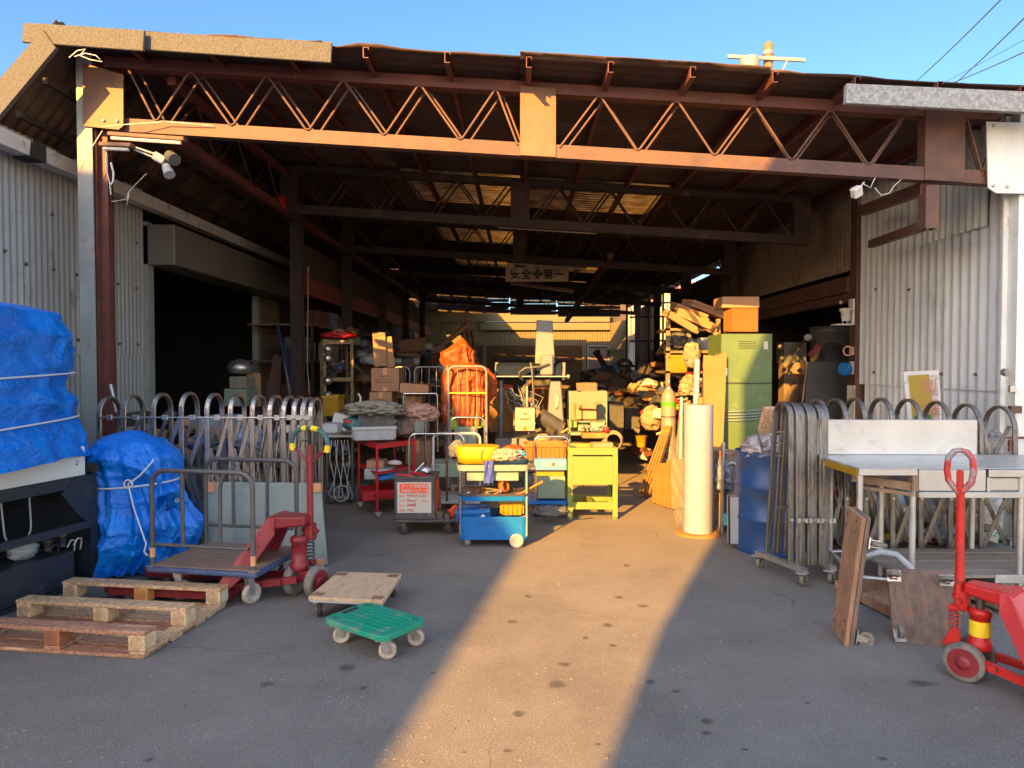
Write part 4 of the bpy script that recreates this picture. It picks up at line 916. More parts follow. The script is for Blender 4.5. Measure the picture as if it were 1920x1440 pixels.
b=mb(); b.box(-w/2+.022,-w/2+.05,-.05,.06,.1423,.1435); b.build('hand_slot',m_black,body)
b=mb()
for sx in (-1,1):
    for sy in (-1,1):
        for q in range(4): b.cyl((sx*(w/2-.04-.028*(q%2)),sy*(d/2-.035-.02*(q//2)),.1422),(sx*(w/2-.04-.028*(q%2)),sy*(d/2-.035-.02*(q//2)),.1436),.005,n=6)
b.build('bolt_hole',m_black,body)
for sx in (-1,1):
    for sy in (-1,1): caster(t,sx*(w/2-.06),sy*(d/2-.055),.112,.046,.026,random.uniform(-1,1)+.6,m_cream)
p=[G(578,1120,.135),G(718,1128,.135),G(753,1077,.135),G(634,1073,.135)]
c=(p[0]+p[1]+p[2]+p[3])/4; rz=frame_pose(p[0],p[1]); w=(p[1]-p[0]).length; d=((p[3]-p[0]).length+(p[2]-p[1]).length)/2*.98
t=thing('plywood_dolly','worn plywood dolly on casters behind the green plastic one','dolly',(c.x,c.y,0),rz)
b=B(); b.m=wm(t)@Matrix.Shear('XY',4,(0,0)) ; b.m=wm(t); q=[wm(t).inverted()@V((k.x,k.y,0)) for k in p]; slab(b,[(k.x,k.y) for k in q],.140,.118); b.build('deck',m_ply,t,bevel=.002)
b=B(); b.m=wm(t)
for k in q:
    kk=k*.80; b.box(kk.x-.035,kk.x+.035,kk.y-.03,kk.y+.03,.1402,.1408)
b.build('rust_mark',M('rust_mark',(.22,.11,.07),.8,0,.3,9),t)
b=B(); b.m=wm(t); q0=[k*.985 for k in q]; slab(b,[(k.x,k.y) for k in q0],.1175,.108); b.build('under_frame',m_greyp,t)
for k in q: caster(t,k.x*.78,k.y*.80,.108,.045,.026,random.uniform(0,2),m_rubber)
# ---------------- standing boards at the right ----------------
def standdolly(label,A,Bp,C,D,th,mat,off,cast,name='wooden_dolly',mat2=None):
    """A,B bottom left/right, C,D top right/left (world points); thickness goes along off"""
    t=thing(name,label,'dolly',((A.x+Bp.x)/2,(A.y+Bp.y)/2,0)); off=V(off)
    b=B(); q=[A,Bp,C,D]; q2=[k+off*th for k in q]; b.add(q+q2,[(0,1,2,3),(7,6,5,4),(1,0,4,5),(2,1,5,6),(3,2,6,7),(0,3,7,4)]); b.build('board',mat,t,bevel=.003)
    if mat2:
        b=B(); q=[k+off*(th+.004) for k in [A,Bp,C,D]]; q2=[k+off*(th*2.1) for k in [A,Bp,C,D]]; b.add(q+q2,[(0,1,2,3),(7,6,5,4),(1,0,4,5),(2,1,5,6),(3,2,6,7),(0,3,7,4)]); b.build('batten',mat2,t,bevel=.003)
    return t
A=G(1560,1178); Bq=G(1583,1213); D=P(1588,950,A.y+.10); C=P(1616,972,Bq.y+.10)
t=standdolly('brown two-layer wooden dolly standing on end against the steel sink table',A,Bq,C,D,.028,m_boardr,(1,.25,0),None,mat2=m_board)
u=(Bq-A).normalized(); up=(D-A).normalized(); nn=u.cross(up).normalized(); nn=nn if nn.x>0 else -nn
def wheel_on(t,c,ax_out,axle,r=.042):
    c=V(c); ao=V(ax_out).normalized(); ax=V(axle).normalized(); b=B(); sd=ao.cross(ax).normalized()
    b.m=Matrix((sd,ax,ao)).transposed().to_4x4(); b.m.translation=c
    b.box(-.035,.035,-.03,.03,0,.006)
    for s in (-1,1): b.prism([(-.02,0),(.025,0),(.02,.06),(0,.06)],.004,Matrix.Translation((0,s*.018,0))@Matrix.Rotation(math.pi/2,4,'X'))
    f=b.build('caster',m_zinc,t); m=b.m; b=B(); b.m=m; b.lathe([(r*.3,-.009),(r*.6,-.008),(r*.66,-.012),(r,-.012),(r,.012),(r*.66,.012),(r*.6,.008),(r*.3,.009)],(.012,0,.055),(0,1,0),20); b.build('wheel',m_rubg,f)
for k,s in ((.08,.8),(.80,.85)): wheel_on(t,A+up*(D-A).length*k+u*(Bq-A).length*s+nn*.063,nn,up if k>.5 else u)
b=B(); hc=[A+up*a+u*w_-nn*.001 for a in (.06,.12,.60,.66) for w_ in (.03,.22)]
for c in hc: b.cyl(c,c-nn*.002,.007,n=6)
b.build('bolt_hole',m_black,t)
A=G(1677,1204); Bq=G(1800,1218); D=P(1664,1066,A.y+.17); C=P(1812,1072,Bq.y+.19)
t=standdolly('dark wooden dolly tipped on edge, casters facing out, beside the bright red pallet truck',A,Bq,C,D,.02,m_board,(0,1,-.1),None)
u=(Bq-A).normalized(); up=(D-A).normalized(); nn=u.cross(up).normalized(); nn=nn if nn.y<0 else -nn
for k,s in ((.10,.09),(.90,.09),(.90,.93),(.1,.9)): wheel_on(t,A+up*(D-A).length*k+u*(Bq-A).length*s+nn*.002,nn,(1,0,0) if k<.5 else (0,.2,1),.036)
# ---------------- accordion gates ----------------
GM=None
def gate_frame(t,x,y,zt_,w,splay=0,yaw=0,sx=0,z0=.06):
    """one steel hoop, its plane running in depth"""
    b=B(); r=w/2; zs=zt_-r; c=V((x,y,0)); d=V((math.sin(yaw),math.cos(yaw),0)); nrm=V((d.y,-d.x,0))
    pn=c-d*(r+splay); pf=c+d*(r+splay); sh=V((sx,0,0))
    pts=[V((pn.x,pn.y,z0))+sh]; pts+=[c-d*r+V((0,0,zs))]
    pts+=[c-d*(r*math.cos(a))+V((0,0,zs+r*math.sin(a))) for a in [math.pi*k/12 for k in range(1,12)]]
    pts+=[c+d*r+V((0,0,zs)),V((pf.x,pf.y,z0))+sh]
    ribbon(b,pts,nrm,.036,.020); return b.build('hoop_frame',GM or m_steel,t,bevel=.0035)
def brace(t,p,q,w=.03,dy=0):
    b=B(); b.bar(p,q,.007,w,up=(0,0,1)); return b.build('brace',GM or m_steel,t)
LG=[(205,745),(250,742),(304,739),(355,737),(402,739),(445,741),(485,742),(517,743),(542,744),(561,745),(577,746),(591,747)]
t=thing('accordion_gate','steel accordion gate stretched across the left of the shed mouth','gate',(P(400,900,5.25).x,5.25,0)); g1=t
xs=[]
for px,py in LG:
    p=P(px,py,5.43); xs.append(p.x); gate_frame(t,p.x,5.43,p.z,.27)
for i in range(len(xs)-1):
    a,c=xs[i],xs[i+1]
    for y in (5.31,5.55):
        brace(t,(a+.02,y,.62),(c-.02,y+.008,1.10)); brace(t,(a+.02,y+.012,.62),(c-.02,y+.02,.16))
        if c-a>.03: brace(t,(a+.02,y-.012,1.02) if i%1 else (a+.02,y-.012,.86),(c-.02,y-.02,.30))
    b=B(); b.box(a+(c-a)*.35,a+(c-a)*.35+.045,5.27,5.29,1.08,1.12); b.cyl((a,5.28,1.10),(c,5.28,1.10),.007,n=6); b.build('slider',m_zinc,t,bevel=.003)
GM=m_steel2
t=thing('accordion_gate','steel accordion gate stretched and bunched behind the sink table at the right','gate',(P(1650,900,5.25).x,5.25,0))
xs=[]
for px,py in [(1533,750),(1568,749),(1603,748),(1652,748),(1703,750),(1757,754),(1813,759),(1875,763)]:
    p=P(px,py,5.30); xs.append(p.x); gate_frame(t,p.x,5.30,p.z,.33,splay=.03)
for i in range(len(xs)-1):
    a,c=xs[i],xs[i+1]
    for y in (5.16,5.44):
        brace(t,(a+.02,y,.62),(c-.02,y+.008,1.05)); brace(t,(a+.02,y+.012,.62),(c-.02,y+.02,.16)); brace(t,(a+.02,y-.012,1.02),(c-.02,y-.02,.40)); brace(t,(a+.02,y-.022,.12),(c-.02,y-.03,.60))
    b=B(); b.cyl((a,5.12,.52),(a,5.10,.52),.012,n=8); b.build('pivot_bolt',m_zinc,t)
# bunched frames nearest the drum
for i in range(7):
    x=1.865+.040*i+.012*(i%2); gate_frame(t,x,4.93,1.235-.003*i,.20,splay=.055,yaw=-.16,sx=-.02,z0=.12)
    b=B(); b.box(x+.02,x+.04,4.70,4.715,.43,.46); b.cyl((x-.01,4.735,.445),(x-.01,4.72,.445),.012,n=8); b.build('hinge_plate',m_zinc,t,bevel=.002)
for zz,ww in ((1.03,.06),(.95,.04),(.86,.05),(.5,.12)):
    b=B(); b.box(1.80,1.80+ww,4.86,4.89,zz,zz+.012); b.build('slider',m_bolt,t)
b=B(); b.bar((1.76,5.12,.115),(1.92,4.66,.115),.05,.03); b.bar((2.08,5.1,.115),(2.14,4.72,.115),.05,.03); b.build('base_bar',m_zinc,t)
for x,y in ((1.765,5.11),(1.915,4.68),(2.13,4.74)): caster(t,x-t.location.x,y-t.location.y,.10,.045,.026,.8,m_rubg)
# ---------------- steel sink table ----------------
t=thing('sink_table','long stainless steel sink table with a tall backsplash standing in front of the right gate','table',(3.2,4.65,0))
x0,x1,y0,y1,z=2.115,4.35,4.33,5.0,.86
b=B(); b.box(x0,x1,y0,y1,z-.006,z); b.build('top',m_steelb,t,bevel=.002)
b=B(); b.box(x0,x0+.36,y0-.002,y0+.012,z-.045,z-.0065); b.box(x0-.002,x0+.010,y0+.013,y1,z-.05,z-.0065); b.build('apron',m_steelb,t)
b=B(); b.box(x0+.01,3.26,y1-.032,y1-.002,z+.001,1.112); b.build('backsplash',m_steelb,t,bevel=.004)
b=B(); b.box(x0+.004,x0+.009,y1-.034,y1,z+.001,1.112); b.box(x0-.008,x0-.003,y0+.02,y1-.04,z-.055,z-.012); b.build('edge_film',m_yelp,t)
b=B(); b.box(x0+.37,2.90,y0-.004,y0+.5,z-.145,z-.008); b.box(2.93,x1,y0+.02,y0+.5,z-.145,z-.06); b.build('sink_bowl',m_steelb,t,bevel=.006)
b=B(); b.box(x0+.37,x1,y0-.01,y0+.03,z-.185,z-.148); b.box(2.915,x1,y0-.006,y0+.02,z-.055,z-.008); b.box(2.905,2.925,y0-.006,y0+.02,z-.147,z-.056); b.build('front_rail',m_steelb,t,bevel=.003)
b=B(); b.box(x0+.33,x0+.365,y0-.003,y0+.05,z-.147,z-.05); b.bar((x0+.05,y0+.2,z-.09),(x0+.34,y0+.03,z-.12),.03,.05); b.bar((x0+.05,y0+.14,z-.14),(x0+.34,y0-.0,z-.165),.03,.02); b.build('timber_batten',m_deck,t)
for x,y in ((x0+.10,y1-.05),(x0+.015,y0+.02),(x0+.35,y0+.03),(3.22,y1-.05),(3.13,y0+.02),(2.55,y1-.1),(4.2,y0+.05)):
    b=B(); b.cyl((x,y,.02),(x,y,z-.05),.019,n=14); l=b.build('leg',m_steelb,t)
    b=B(); b.cyl((x,y,.0),(x,y,.05),.013,n=10); b.cyl((x,y,.11),(x,y,.15),.023,n=12); b.build('foot',m_zinc,l)
b=B(); b.cyl((x0+.10,y1-.05,.17),(x0+.02,y0+.02,.17),.013,n=8); b.cyl((x0+.10,y1-.05,.17),(3.2,y1-.05,.17),.013,n=8); b.cyl((x0+.02,y0+.02,.17),(x0+.36,y0+.02,.14),.013,n=8); b.build('low_rail',m_steelb,t)
b=B()
for i in range(6): b.box(2.38,4.2,y0-.02+i*.105,y0+.078+i*.105,.176+.002*(i%2),.196+.002*(i%2))
b.build('slatted_shelf',m_boardh,t,bevel=.002)
b=B(); b.box(2.95,4.2,y0-.028,y0-.021,.15,.20); b.build('shelf_lip',m_steelb,t)
b=B(); p=[G(1614,1058,.2),G(1640,1040,.2),G(1690,1050,.2),G(1712,1075,.2)]
b.tube([p[0]+V((0,0,.02)),P(1625,1045,4.3),P(1650,1034,4.33),P(1680,1040,4.33),P(1705,1062,4.3),P(1712,1078,4.28)],.022,10); solo(b,'drain_hose',m_greyp,'thick grey ribbed hose curving out from under the sink table','hose')
b=B(); b.bar(G(1606,1105)+V((0,0,.04)),G(1720,1160)+V((0,0,.04)),.32,.06); solo(b,'timber_plank',m_boardr,'reddish timber plank lying on the asphalt under the sink table','plank')
b=B(); b.bar(G(1790,1100)+V((0,0,.05)),G(1925,1150)+V((0,0,.05)),.4,.03); solo(b,'plywood_sheet',m_deck,'grey brown plywood sheet lying behind the bright red pallet truck','board')
carton(1880,1935,1090,1130,4.45,.3,'pale blue plastic tub under the steel sink shelf',M('pale_blue_plastic',(.33,.42,.55),.5,0,.1),name='plastic_tub',cat='tub',tape=False)
# sign leaning on the wall
t=thing('framed_sign','mustard yellow sign in a white frame leaning on the right hand cladding','sign',(4.1,5.85,0))
TL=P(1693,697,5.95); TR=P(1758,694,5.75); BL=P(1703,795,5.9); BR=P(1764,795,5.7); BL+= (BL-TL)*1.0; BR+=(BR-TR)*1.0
b=B(); q=[BL,BR,TR,TL]; nrm=(BR-BL).cross(TL-BL).normalized(); q2=[k-nrm*.02 for k in q]; b.add(q+q2,[(0,1,2,3),(7,6,5,4),(1,0,4,5),(2,1,5,6),(3,2,6,7),(0,3,7,4)]); b.build('frame',m_gutter,t,bevel=.002)
uu=(BR-BL).normalized(); vv=(TL-BL).normalized(); W_=(BR-BL).length; H_=(TL-BL).length
b=B(); o=BL+nrm*.002; q=[o+uu*W_*.17+vv*.05,o+uu*W_*.87+vv*.05,o+uu*W_*.87+vv*(H_-.035),o+uu*W_*.17+vv*(H_-.035)]; b.add(q,[(0,1,2,3)]); b.build('panel',M('mustard_panel',(.33,.25,.04),.6,0,.08),t)
m_pk=M('faded_pink_paint',(.42,.21,.13),.7,0,.1)
lettering('製',.15,o+nrm*.002+uu*W_*.52+vv*(H_-.20),uu,vv,m_pk,t); lettering('罐',.15,o+nrm*.002+uu*W_*.52+vv*(H_-.37),uu,vv,m_pk,t); lettering('所',.13,o+nrm*.002+uu*W_*.54+vv*(H_-.53),uu,vv,m_pk,t)
m_gr2=M('green_paint_mark',(.01,.19,.09),.6)
b=B(); oo=o+nrm*.003
for a,c,w_,h_ in ((.24,.44,.04,.05),(.33,.47,.05,.02),(.30,.42,.05,.02),(.66,.47,.10,.02),(.66,.42,.03,.04)): 
    q=oo+uu*W_*a+vv*(H_-.03-c*.9); b.add([q,q+uu*w_,q+uu*w_+vv*h_,q+vv*h_],[(0,1,2,3)])
b.build('green_marking',m_gr2,t)
# ---------------- pale panel leaning behind the cart ----------------
t=thing('metal_sheet','pale grey green panel with tan taped corners leaning behind the platform cart','sheet',(-1.9,5.2,0))
BL=G(392,1068)+V((0,0,.01)); BL=P(388,1062,5.13); BL.z=.02; BR=P(614,1062,5.13); BR.z=.01; TL=P(388,905,5.21); TR=P(601,907,5.22)
for k,dy in enumerate((0,.03)):
    b=B(); q=[BL+V((.03*k,dy,0)),BR+V((-.05*k,dy,0)),TR+V((-.05*k,dy,0)),TL+V((.03*k,dy,0))]; q2=[v_+V((0,.018,0)) for v_ in q]; b.add(q+q2,[(0,1,2,3),(7,6,5,4),(1,0,4,5),(2,1,5,6),(3,2,6,7),(0,3,7,4)]); b.build('sheet',m_grboard,t,bevel=.002)
for c,w_,h_ in ((TL,.06,.07),(TR-V((.065,0,0)),.07,.06),(P(600,1050,5.115)-V((.02,0,0)),.05,.06)):
    b=B(); b.box(c.x-.004,c.x+w_,c.y-.024,c.y+.02,c.z-h_,c.z+.004); b.build('corner_tape',m_ortape,t)
# ---------------- fixtures on the left post ----------------
def lampfix(a,c,label,w=.07,mat=None,tube_=True,h=.035):
    a=V(a);c=V(c); t=thing('fluorescent_fixture',label,'light fixture',(a+c)/2)
    b=B(); b.bar(a,c,w,h); b.build('housing',mat or m_gusset,t,bevel=.006)
    if tube_:
        b=B(); d=(c-a).normalized()*.03; b.cyl(a+d-V((0,.02,h*.5+.018)),c-d-V((0,.02,h*.5+.018)),.014,n=10); b.build('tube',m_white,t)
    return t
lampfix(P(205,252,5.74),P(348,262,5.72),'rusty fluorescent fixture under the truss beside the left post',.07,m_chord)
lampfix(P(190,272,5.70),P(250,274,5.68),'short cream fluorescent fixture below the rusty one on the left post',.08,m_gusset)
t=thing('floodlight','twin headed grey floodlight hanging beside the left post','floodlight',P(310,295,5.8))
b=B(); b.ob(P(300,298,5.8),(.10,.08,.07),(0,.5,.2)); b.build('driver_box',m_greyp,t,bevel=.008)
b=B(); b.cyl(P(318,292,5.78),P(328,300,5.72),.045,.05,n=16); b.build('lamp_head',m_stgrey,t); b=B(); b.cyl(P(312,312,5.78),P(318,328,5.74),.035,.045,n=16); b.build('lamp_head',m_greyp,t)
b=B(); b.cyl(P(250,275,5.75),P(300,292,5.8),.008,n=6); b.cyl(P(250,280,5.75),P(300,300,5.8),.008,n=6); b.build('arm',m_gutter,t)
t=thing('loose_wiring','pale loose cables strung around the top of the left post','cable',P(201,268,5.7))
b=B(); b.tube([P(201,268,5.7),P(199,300,5.7),P(201,325,5.7),P(206,345,5.72),P(208,365,5.74)],.006,6); b.tube([P(208,305,5.72),P(213,325,5.72),P(212,340,5.72),P(208,346,5.72)],.008,6)
b.tube([P(190,238,5.72),P(230,234,5.75),P(310,228,5.80),P(400,236,5.83)],.004,5); b.tube([P(152,316,5.74),P(170,280,5.74),P(192,245,5.74)],.004,5); b.tube([P(275,325,5.9),P(255,345,5.95),P(240,362,6.0),P(238,385,6.0),P(242,362,6.0),P(236,374,6.0),P(209,378,5.9)],.004,5)
b.tube([P(130,108,5.35),P(145,95,5.35),P(160,92,5.35),P(150,104,5.35),P(170,112,5.35),P(192,116,5.35),P(180,104,5.35),P(160,100,5.35),P(140,106,5.35)],.004,5)
b.build('cable',m_gutter,t)
t=thing('floodlight','small white floodlight hanging under the right end of the truss','floodlight',P(1605,360,5.8))
b=B(); p=P(1606,360,5.8); b.ob(p,(.085,.06,.085),(.4,-.5,.2)); b.build('lamp_head',m_gutter,t,bevel=.008); b=B(); b.tube([P(1612,352,5.85),P(1620,342,5.9)],.008,6); b.build('arm',m_gutter,t)
t=thing('loose_wiring','thin pale wires looped under the right end of the truss','cable',P(1618,345,5.86))
b=B(); b.tube([P(1618,345,5.86),P(1632,352,5.86),P(1645,325,5.86)],.004,5); b.tube([P(1640,352,5.86),P(1652,366,5.86),P(1668,362,5.86),P(1675,350,5.86),P(1697,330,5.86)],.004,5); b.build('cable',m_gutter,t)

# grit and small litter on the asphalt
random.seed(44); b=B()
for i in range(420):
    if i<260: p=G(random.uniform(0,1920),random.choice((random.uniform(1020,1120),random.uniform(1120,1430))))
    else: p=G(random.choice((random.gauss(1480,60),random.gauss(690,70),random.gauss(330,60))),random.gauss(1150,40))
    s_=random.uniform(.002,.006); b.ob((p.x,p.y,s_*.5),(s_*random.uniform(1,3),s_,s_),(random.uniform(-.3,.3),random.uniform(-.3,.3),random.uniform(0,3)))
o=b.build('grit',M('grit_stone',(.17,.16,.145),.9,0,.5,40)); o['label']='loose grit and chips scattered over the asphalt'; o['category']='grit'; o['kind']='stuff'
def at_(px,py,Y): return P(px,py,Y)
def zat(py,Y): return P(975,py,Y).z
def xat(px,Y): return P(px,685,Y).x
def pxbox(b,px0,px1,py0,py1,Y,d):
    a=P(px0,py1,Y); c=P(px1,py0,Y); b.box(a.x,c.x,Y,Y+d,a.z,c.z)
# ---------------- tray cart with blue bin ----------------
Y0=5.66; xa,xb=xat(857,Y0),xat(990,Y0); cx=(xa+xb)/2; W_=xb-xa; D0=.38
t=thing('tray_cart','three tier tool cart, deep blue bin below and cream tray on top','cart',(cx,Y0+D0/2,0),.03)
def mb(): b=B(); b.m=wm(t); return b
def tray(z0,z1,mat,name,w=W_,d=D0,th=.008,r=.05):
    o=rrect(w,d,r); i_=rrect(w-2*th,d-2*th,r-th); n=len(o); b=mb()
    vs=[(x*.97,y*.97,z0) for x,y in o]+[(x,y,z1) for x,y in o]+[(x,y,z1) for x,y in i_]+[(x*.97,y*.97,z0+th) for x,y in i_]
    fs=[tuple(range(n))[::-1],tuple(range(3*n,4*n))]
    for l in range(3): fs+=[(l*n+k,l*n+(k+1)%n,(l+1)*n+(k+1)%n,(l+1)*n+k) for k in range(n)]
    b.add(vs,fs); return b.build(name,mat,t)
bin_=tray(.065,.255,m_bluep,'bottom_bin'); b=mb()
for z in (.205,.22,.19): b.box(-.15,.12,-D0/2-.003,-D0/2+.004,z,z+.004)
b.build('moulded_rib',m_bluep,bin_)
b=mb(); o=rrect(W_+.016,D0+.016,.055); slab(b,o,.262,.250); 
tray(.385,.425,m_bluep,'middle_tray'); tray(.427,.445,m_dkgrey,'tray_mat',W_+.02,D0+.02)
tray(.635,.685,m_creamm,'top_tray',W_+.03,D0+.02)
b=mb(); b.box(-.22,.21,-D0/2+.04,D0/2-.02,.545,.632); b.build('drawer',m_creamm,t,bevel=.006)
for sx in (-1,1):
    for sy in (-1,1):
        b=mb(); b.cyl((sx*(W_/2-.015),sy*(D0/2-.02),.09),(sx*(W_/2-.015),sy*(D0/2-.02),.66),.009,n=8); b.build('post',m_chrome if sx<0 else m_creamm,t)
caster(t,-W_/2+.06,-D0/2+.07,.068,.03,.02,.4,m_rubg); caster(t,-W_/2+.06,D0/2-.07,.068,.03,.02,.4,m_rubg)
for sy in (-1,1):
    b=mb(); b.lathe([(.012,-.012),(.035,-.010),(.04,-.016),(.056,-.016),(.058,-.008),(.058,.008),(.056,.016),(.04,.016),(.012,.012)],(W_/2-.10,sy*(D0/2+.0),.058),(0,1,0),28); b.build('wheel',m_cream,t)
def onT(px,py,dy=0): return P(px,py,Y0+.1+dy)
crate((xat(888,5.8),5.83,.20),.27,.22,.10,m_bluep,'small blue plastic basket sitting in the blue bin of the tray cart',0,'basket','basket',ribs=5,tilt=(0,-.05))
b=B(); b.lathe([(.055,0),(.075,.05),(.05,.12),(.03,.14)],P(906,985,5.78),n=8); solo(b,'steel_cover',m_zinc,'dull steel motor cover standing in the blue bin of the tray cart','machine part')
crate((xat(960,5.85),5.86,.245),.19,.18,.13,m_yelp,'small yellow crate at the right end of the blue bin',0,'plastic_crate','crate',ribs=4)
carton(952,968,943,958,5.8,.06,'little white box standing in the small yellow crate',m_white,tape=False)
b=B(); b.bar(P(930,985,5.72),P(988,968,5.7),.022,.022); solo(b,'wooden_handle',m_cardy,'short wooden handle lying across the right of the blue bin','tool')  # loose wooden handle in the bin
b=B(); b.blob(P(935,975,5.75),(.05,.04,.03),2,.3,4,16,.5); solo(b,'dark_casting',m_bolt,'small dark casting in the middle of the blue bin','machine part')
# tools on the middle tray
zt2=.447
b=B(); b.lathe([(.034,-.022),(.034,.022),(.052,.022),(.052,-.022),(.034,-.022)],(xat(945,5.75),5.75,zt2+.045),(.75,-.5,.25),22,cap=False); solo(b,'tape_roll',m_cardo,'roll of orange tape standing on the middle tray of the cart','tape')
def tool(a,c,r0,r1,mat,label,name='hand_tool',head=None,hm=None):
    t=thing(name,label,'tool',(V(a)+V(c))/2); b=B(); b.tube([a,c],[r0,r1],8); b.build('handle',mat,t)
    if head: b=B(); d=(V(c)-V(a)).normalized(); b.bar(V(c)-d*head,V(c)+d*head,.03,.02); b.build('head',hm or m_zinc,t)
    return t
tool(P(893,932,5.72),P(940,915,5.8),.008,.013,m_card,'hammer with a pale wooden handle on the middle tray','hammer',.02)
tool(P(892,930,5.66),P(915,927,5.7),.006,.006,m_redc,'red handled pliers at the front of the middle tray','pliers',.012)
tool(P(922,930,5.68),P(938,920,5.7),.007,.006,m_orprint,'orange handled screwdriver on the middle tray','screwdriver',.01)
tool(P(975,925,5.78),P(1018,903,5.66),.006,.013,m_cardy,'hammer whose wooden handle sticks out of the middle tray to the right','hammer')
tool(P(960,930,5.7),P(985,922,5.72),.01,.008,m_orprint,'orange cutter beside the tape roll on the middle tray','cutter')
b=B(); b.lathe([(.02,0),(.03,.01),(.03,.05),(.02,.06)],P(875,930,5.8),(.3,-.8,.4),14); solo(b,'chrome_socket',m_chrome,'bright chrome cup at the left of the middle tray','machine part')
b=B()
for i in range(16):
    p=V((random.uniform(xa+.06,xb-.05),random.uniform(5.7,5.98),zt2+.01)); b.ob(p,(random.uniform(.02,.09),.015,.012),(0,0,random.uniform(0,3)))
o=solo(b,'small_parts',m_bolt,'loose small dark metal parts strewn over the middle tray','metal parts'); o['kind']='stuff'
# yellow tub, cloths and glove on the top tray
t=thing('yellow_tub','oval yellow tub standing on the cream top tray of the cart','tub',(xat(896,5.8),5.82,.687))
b=B(); b.m=wm(t); o=rrect(.36,.26,.12,7); n=len(o)
vs=[(x*.94,y*.94,0) for x,y in o]+[(x,y,.06) for x,y in o]+[(x*1.02,y*1.02,.13) for x,y in o]+[(x*1.0,y*1.0,.137) for x,y in o]+[(x*.9,y*.9,.138) for x,y in o]
fs=[tuple(range(n))[::-1],tuple(range(4*n,5*n))]
for l in range(4): fs+=[(l*n+k,l*n+(k+1)%n,(l+1)*n+(k+1)%n,(l+1)*n+k) for k in range(n)]
b.add(vs,fs,True); b.build('shell',M('yellow_canvas',(.42,.25,.002),.5,0,.1,6,None,0,0,.5,18),t)
b=B(); b.m=wm(t); b.tube([(.07,-.128,.13),(.04,-.136,.10),(.035,-.136,.05),(.06,-.13,.01),(.11,-.128,.0)],.003,5); b.build('cord',m_black,t)
cloth(P(950,855,5.72),(.11,.10,.055),M('patterned_cloth',(.33,.27,.22),.9,0,.5,30,None,0,0,.5,30),'crumpled pale patterned cloth at the right of the cream top tray',seed=4,amp=.6,freq=2.6)
cloth(P(962,846,5.85),(.09,.08,.05),m_orbag,'crumpled orange rag behind the patterned cloth on the cart',seed=7,amp=.5)
cloth(P(972,852,5.75),(.06,.05,.03),m_cyanp,'small light blue rag at the right end of the cream tray',seed=8,amp=.6)
cloth(P(858,846,5.9),(.07,.10,.08),m_film,'clear plastic bag bulging behind the yellow tub',seed=9,amp=.5,name='plastic_bag',cat='plastic bag')
b=B()
def gl(u,v):
    p=P(909+17*u+3*v*math.sin(u*3)-3*v*v,864+42*v,5.655); return p+V((0,-.012*math.sin(u*9+v*4)-.01,0))
b.grid(gl,10,16); solo(b,'blue_glove',M('blue_glove_cloth',(.04,.07,.33),.9,0,.2,20,None,0,0,.5,40),'blue work glove draped over the front of the cream tray','glove',solid=.008)
# ---------------- dark dolly with the cable box ----------------
Y1=6.05
t=thing('tool_dolly','dark platform dolly with a bright tubular handle left of the tray cart','cart',(xat(797,Y1),Y1+.22,0),.02)
def mb(): b=B(); b.m=wm(t); return b
wd=xat(862,Y1)-xat(736,Y1)
b=mb(); b.box(-wd/2,wd/2,-.22,.24,.115,.148); b.build('deck',m_dkgrey,t,bevel=.008)
b=mb(); b.tube(hoop((-wd/2+.10,.1,.148),(wd/2+.02,.1,.148),.72,.07),.010,8); b.build('handle',m_chrome,t)
for x in (-wd/2+.07,wd/2-.12):
    for y in (-.16,.18): caster(t,x,y,.115,.045,.028,.3,m_rubber,m_dkgrey)
t=thing('cable_box','black crate with a red and white Japanese price label on the dark dolly','box',(xat(776,Y1),Y1+.14,.149),.02); w=xat(817,Y1)-xat(739,Y1)
def mb(): b=B(); b.m=wm(t); return b
b=mb(); b.box(-w/2,w/2,-.14,.16,0,.36); b.build('body',m_dkgrey,t,bevel=.008)
b=mb(); b.box(-w/2-.008,w/2+.008,-.15,.17,.352,.378); b.box(-w/2-.008,w/2+.008,-.15,.17,0,.02); b.build('lid_rim',m_dkgrey,t,bevel=.004)
b=mb(); b.box(w/2+.001,w/2+.006,-.11,.13,.05,.33); b.build('side_label',m_orprint,t)
x0=-w*.42; x1=w*.40; zl0=.055; zl1=.325; yf=-.1415
b=mb(); b.box(x0,x1,yf-.0015,yf,zl0,zl1); lb_=b.build('label',m_white,t)
b=mb(); b.box(x0+.022,x1-.025,yf-.003,yf-.0016,zl1-.095,zl1-.012); b.build('red_band',m_orprint,lb_)
mm=wm(t); ux=mm.to_3x3()@V((1,0,0)); uz=V((0,0,1))
def wr(s,x,z,sz,mat,sx=1): lettering(s,sz,mm@V((x,yf-.0035,z)),ux,uz,mat,lb_,sx=sx,th=.0004,bold=.01)
wr('アーク溶接専用',x0+.035,zl1-.048,.036,m_white,.98); wr('溶接棒ホルダー用',x0+.032,zl1-.085,.030,m_white,1.0)
for i,(a_,c_) in enumerate((('型 式','AWDA-2230'),('太 さ','22mm²'),('長 さ','30M巻'),('重 量','15kg'))):
    z=zl1-.128-i*.042; wr(a_,x0+.018,z,.021,m_orprint); wr(c_,x0+.082,z,.033,m_redprint if i else m_redprint,.95)
wr('¥12,800',x1-.085,zl1-.172,.017,m_redprint)
tool(P(742,890,6.1),P(775,893,6.05),.012,.014,m_redc,'red pliers lying on the lid of the black crate','pliers')
tool(P(770,885,6.15),P(800,892,6.05),.012,.013,m_redc,'red clamp lying across the right of the black crate lid','clamp')
tool(P(775,888,6.2),P(795,868,6.25),.008,.01,m_zinc,'steel spanner standing up from the black crate lid','spanner')
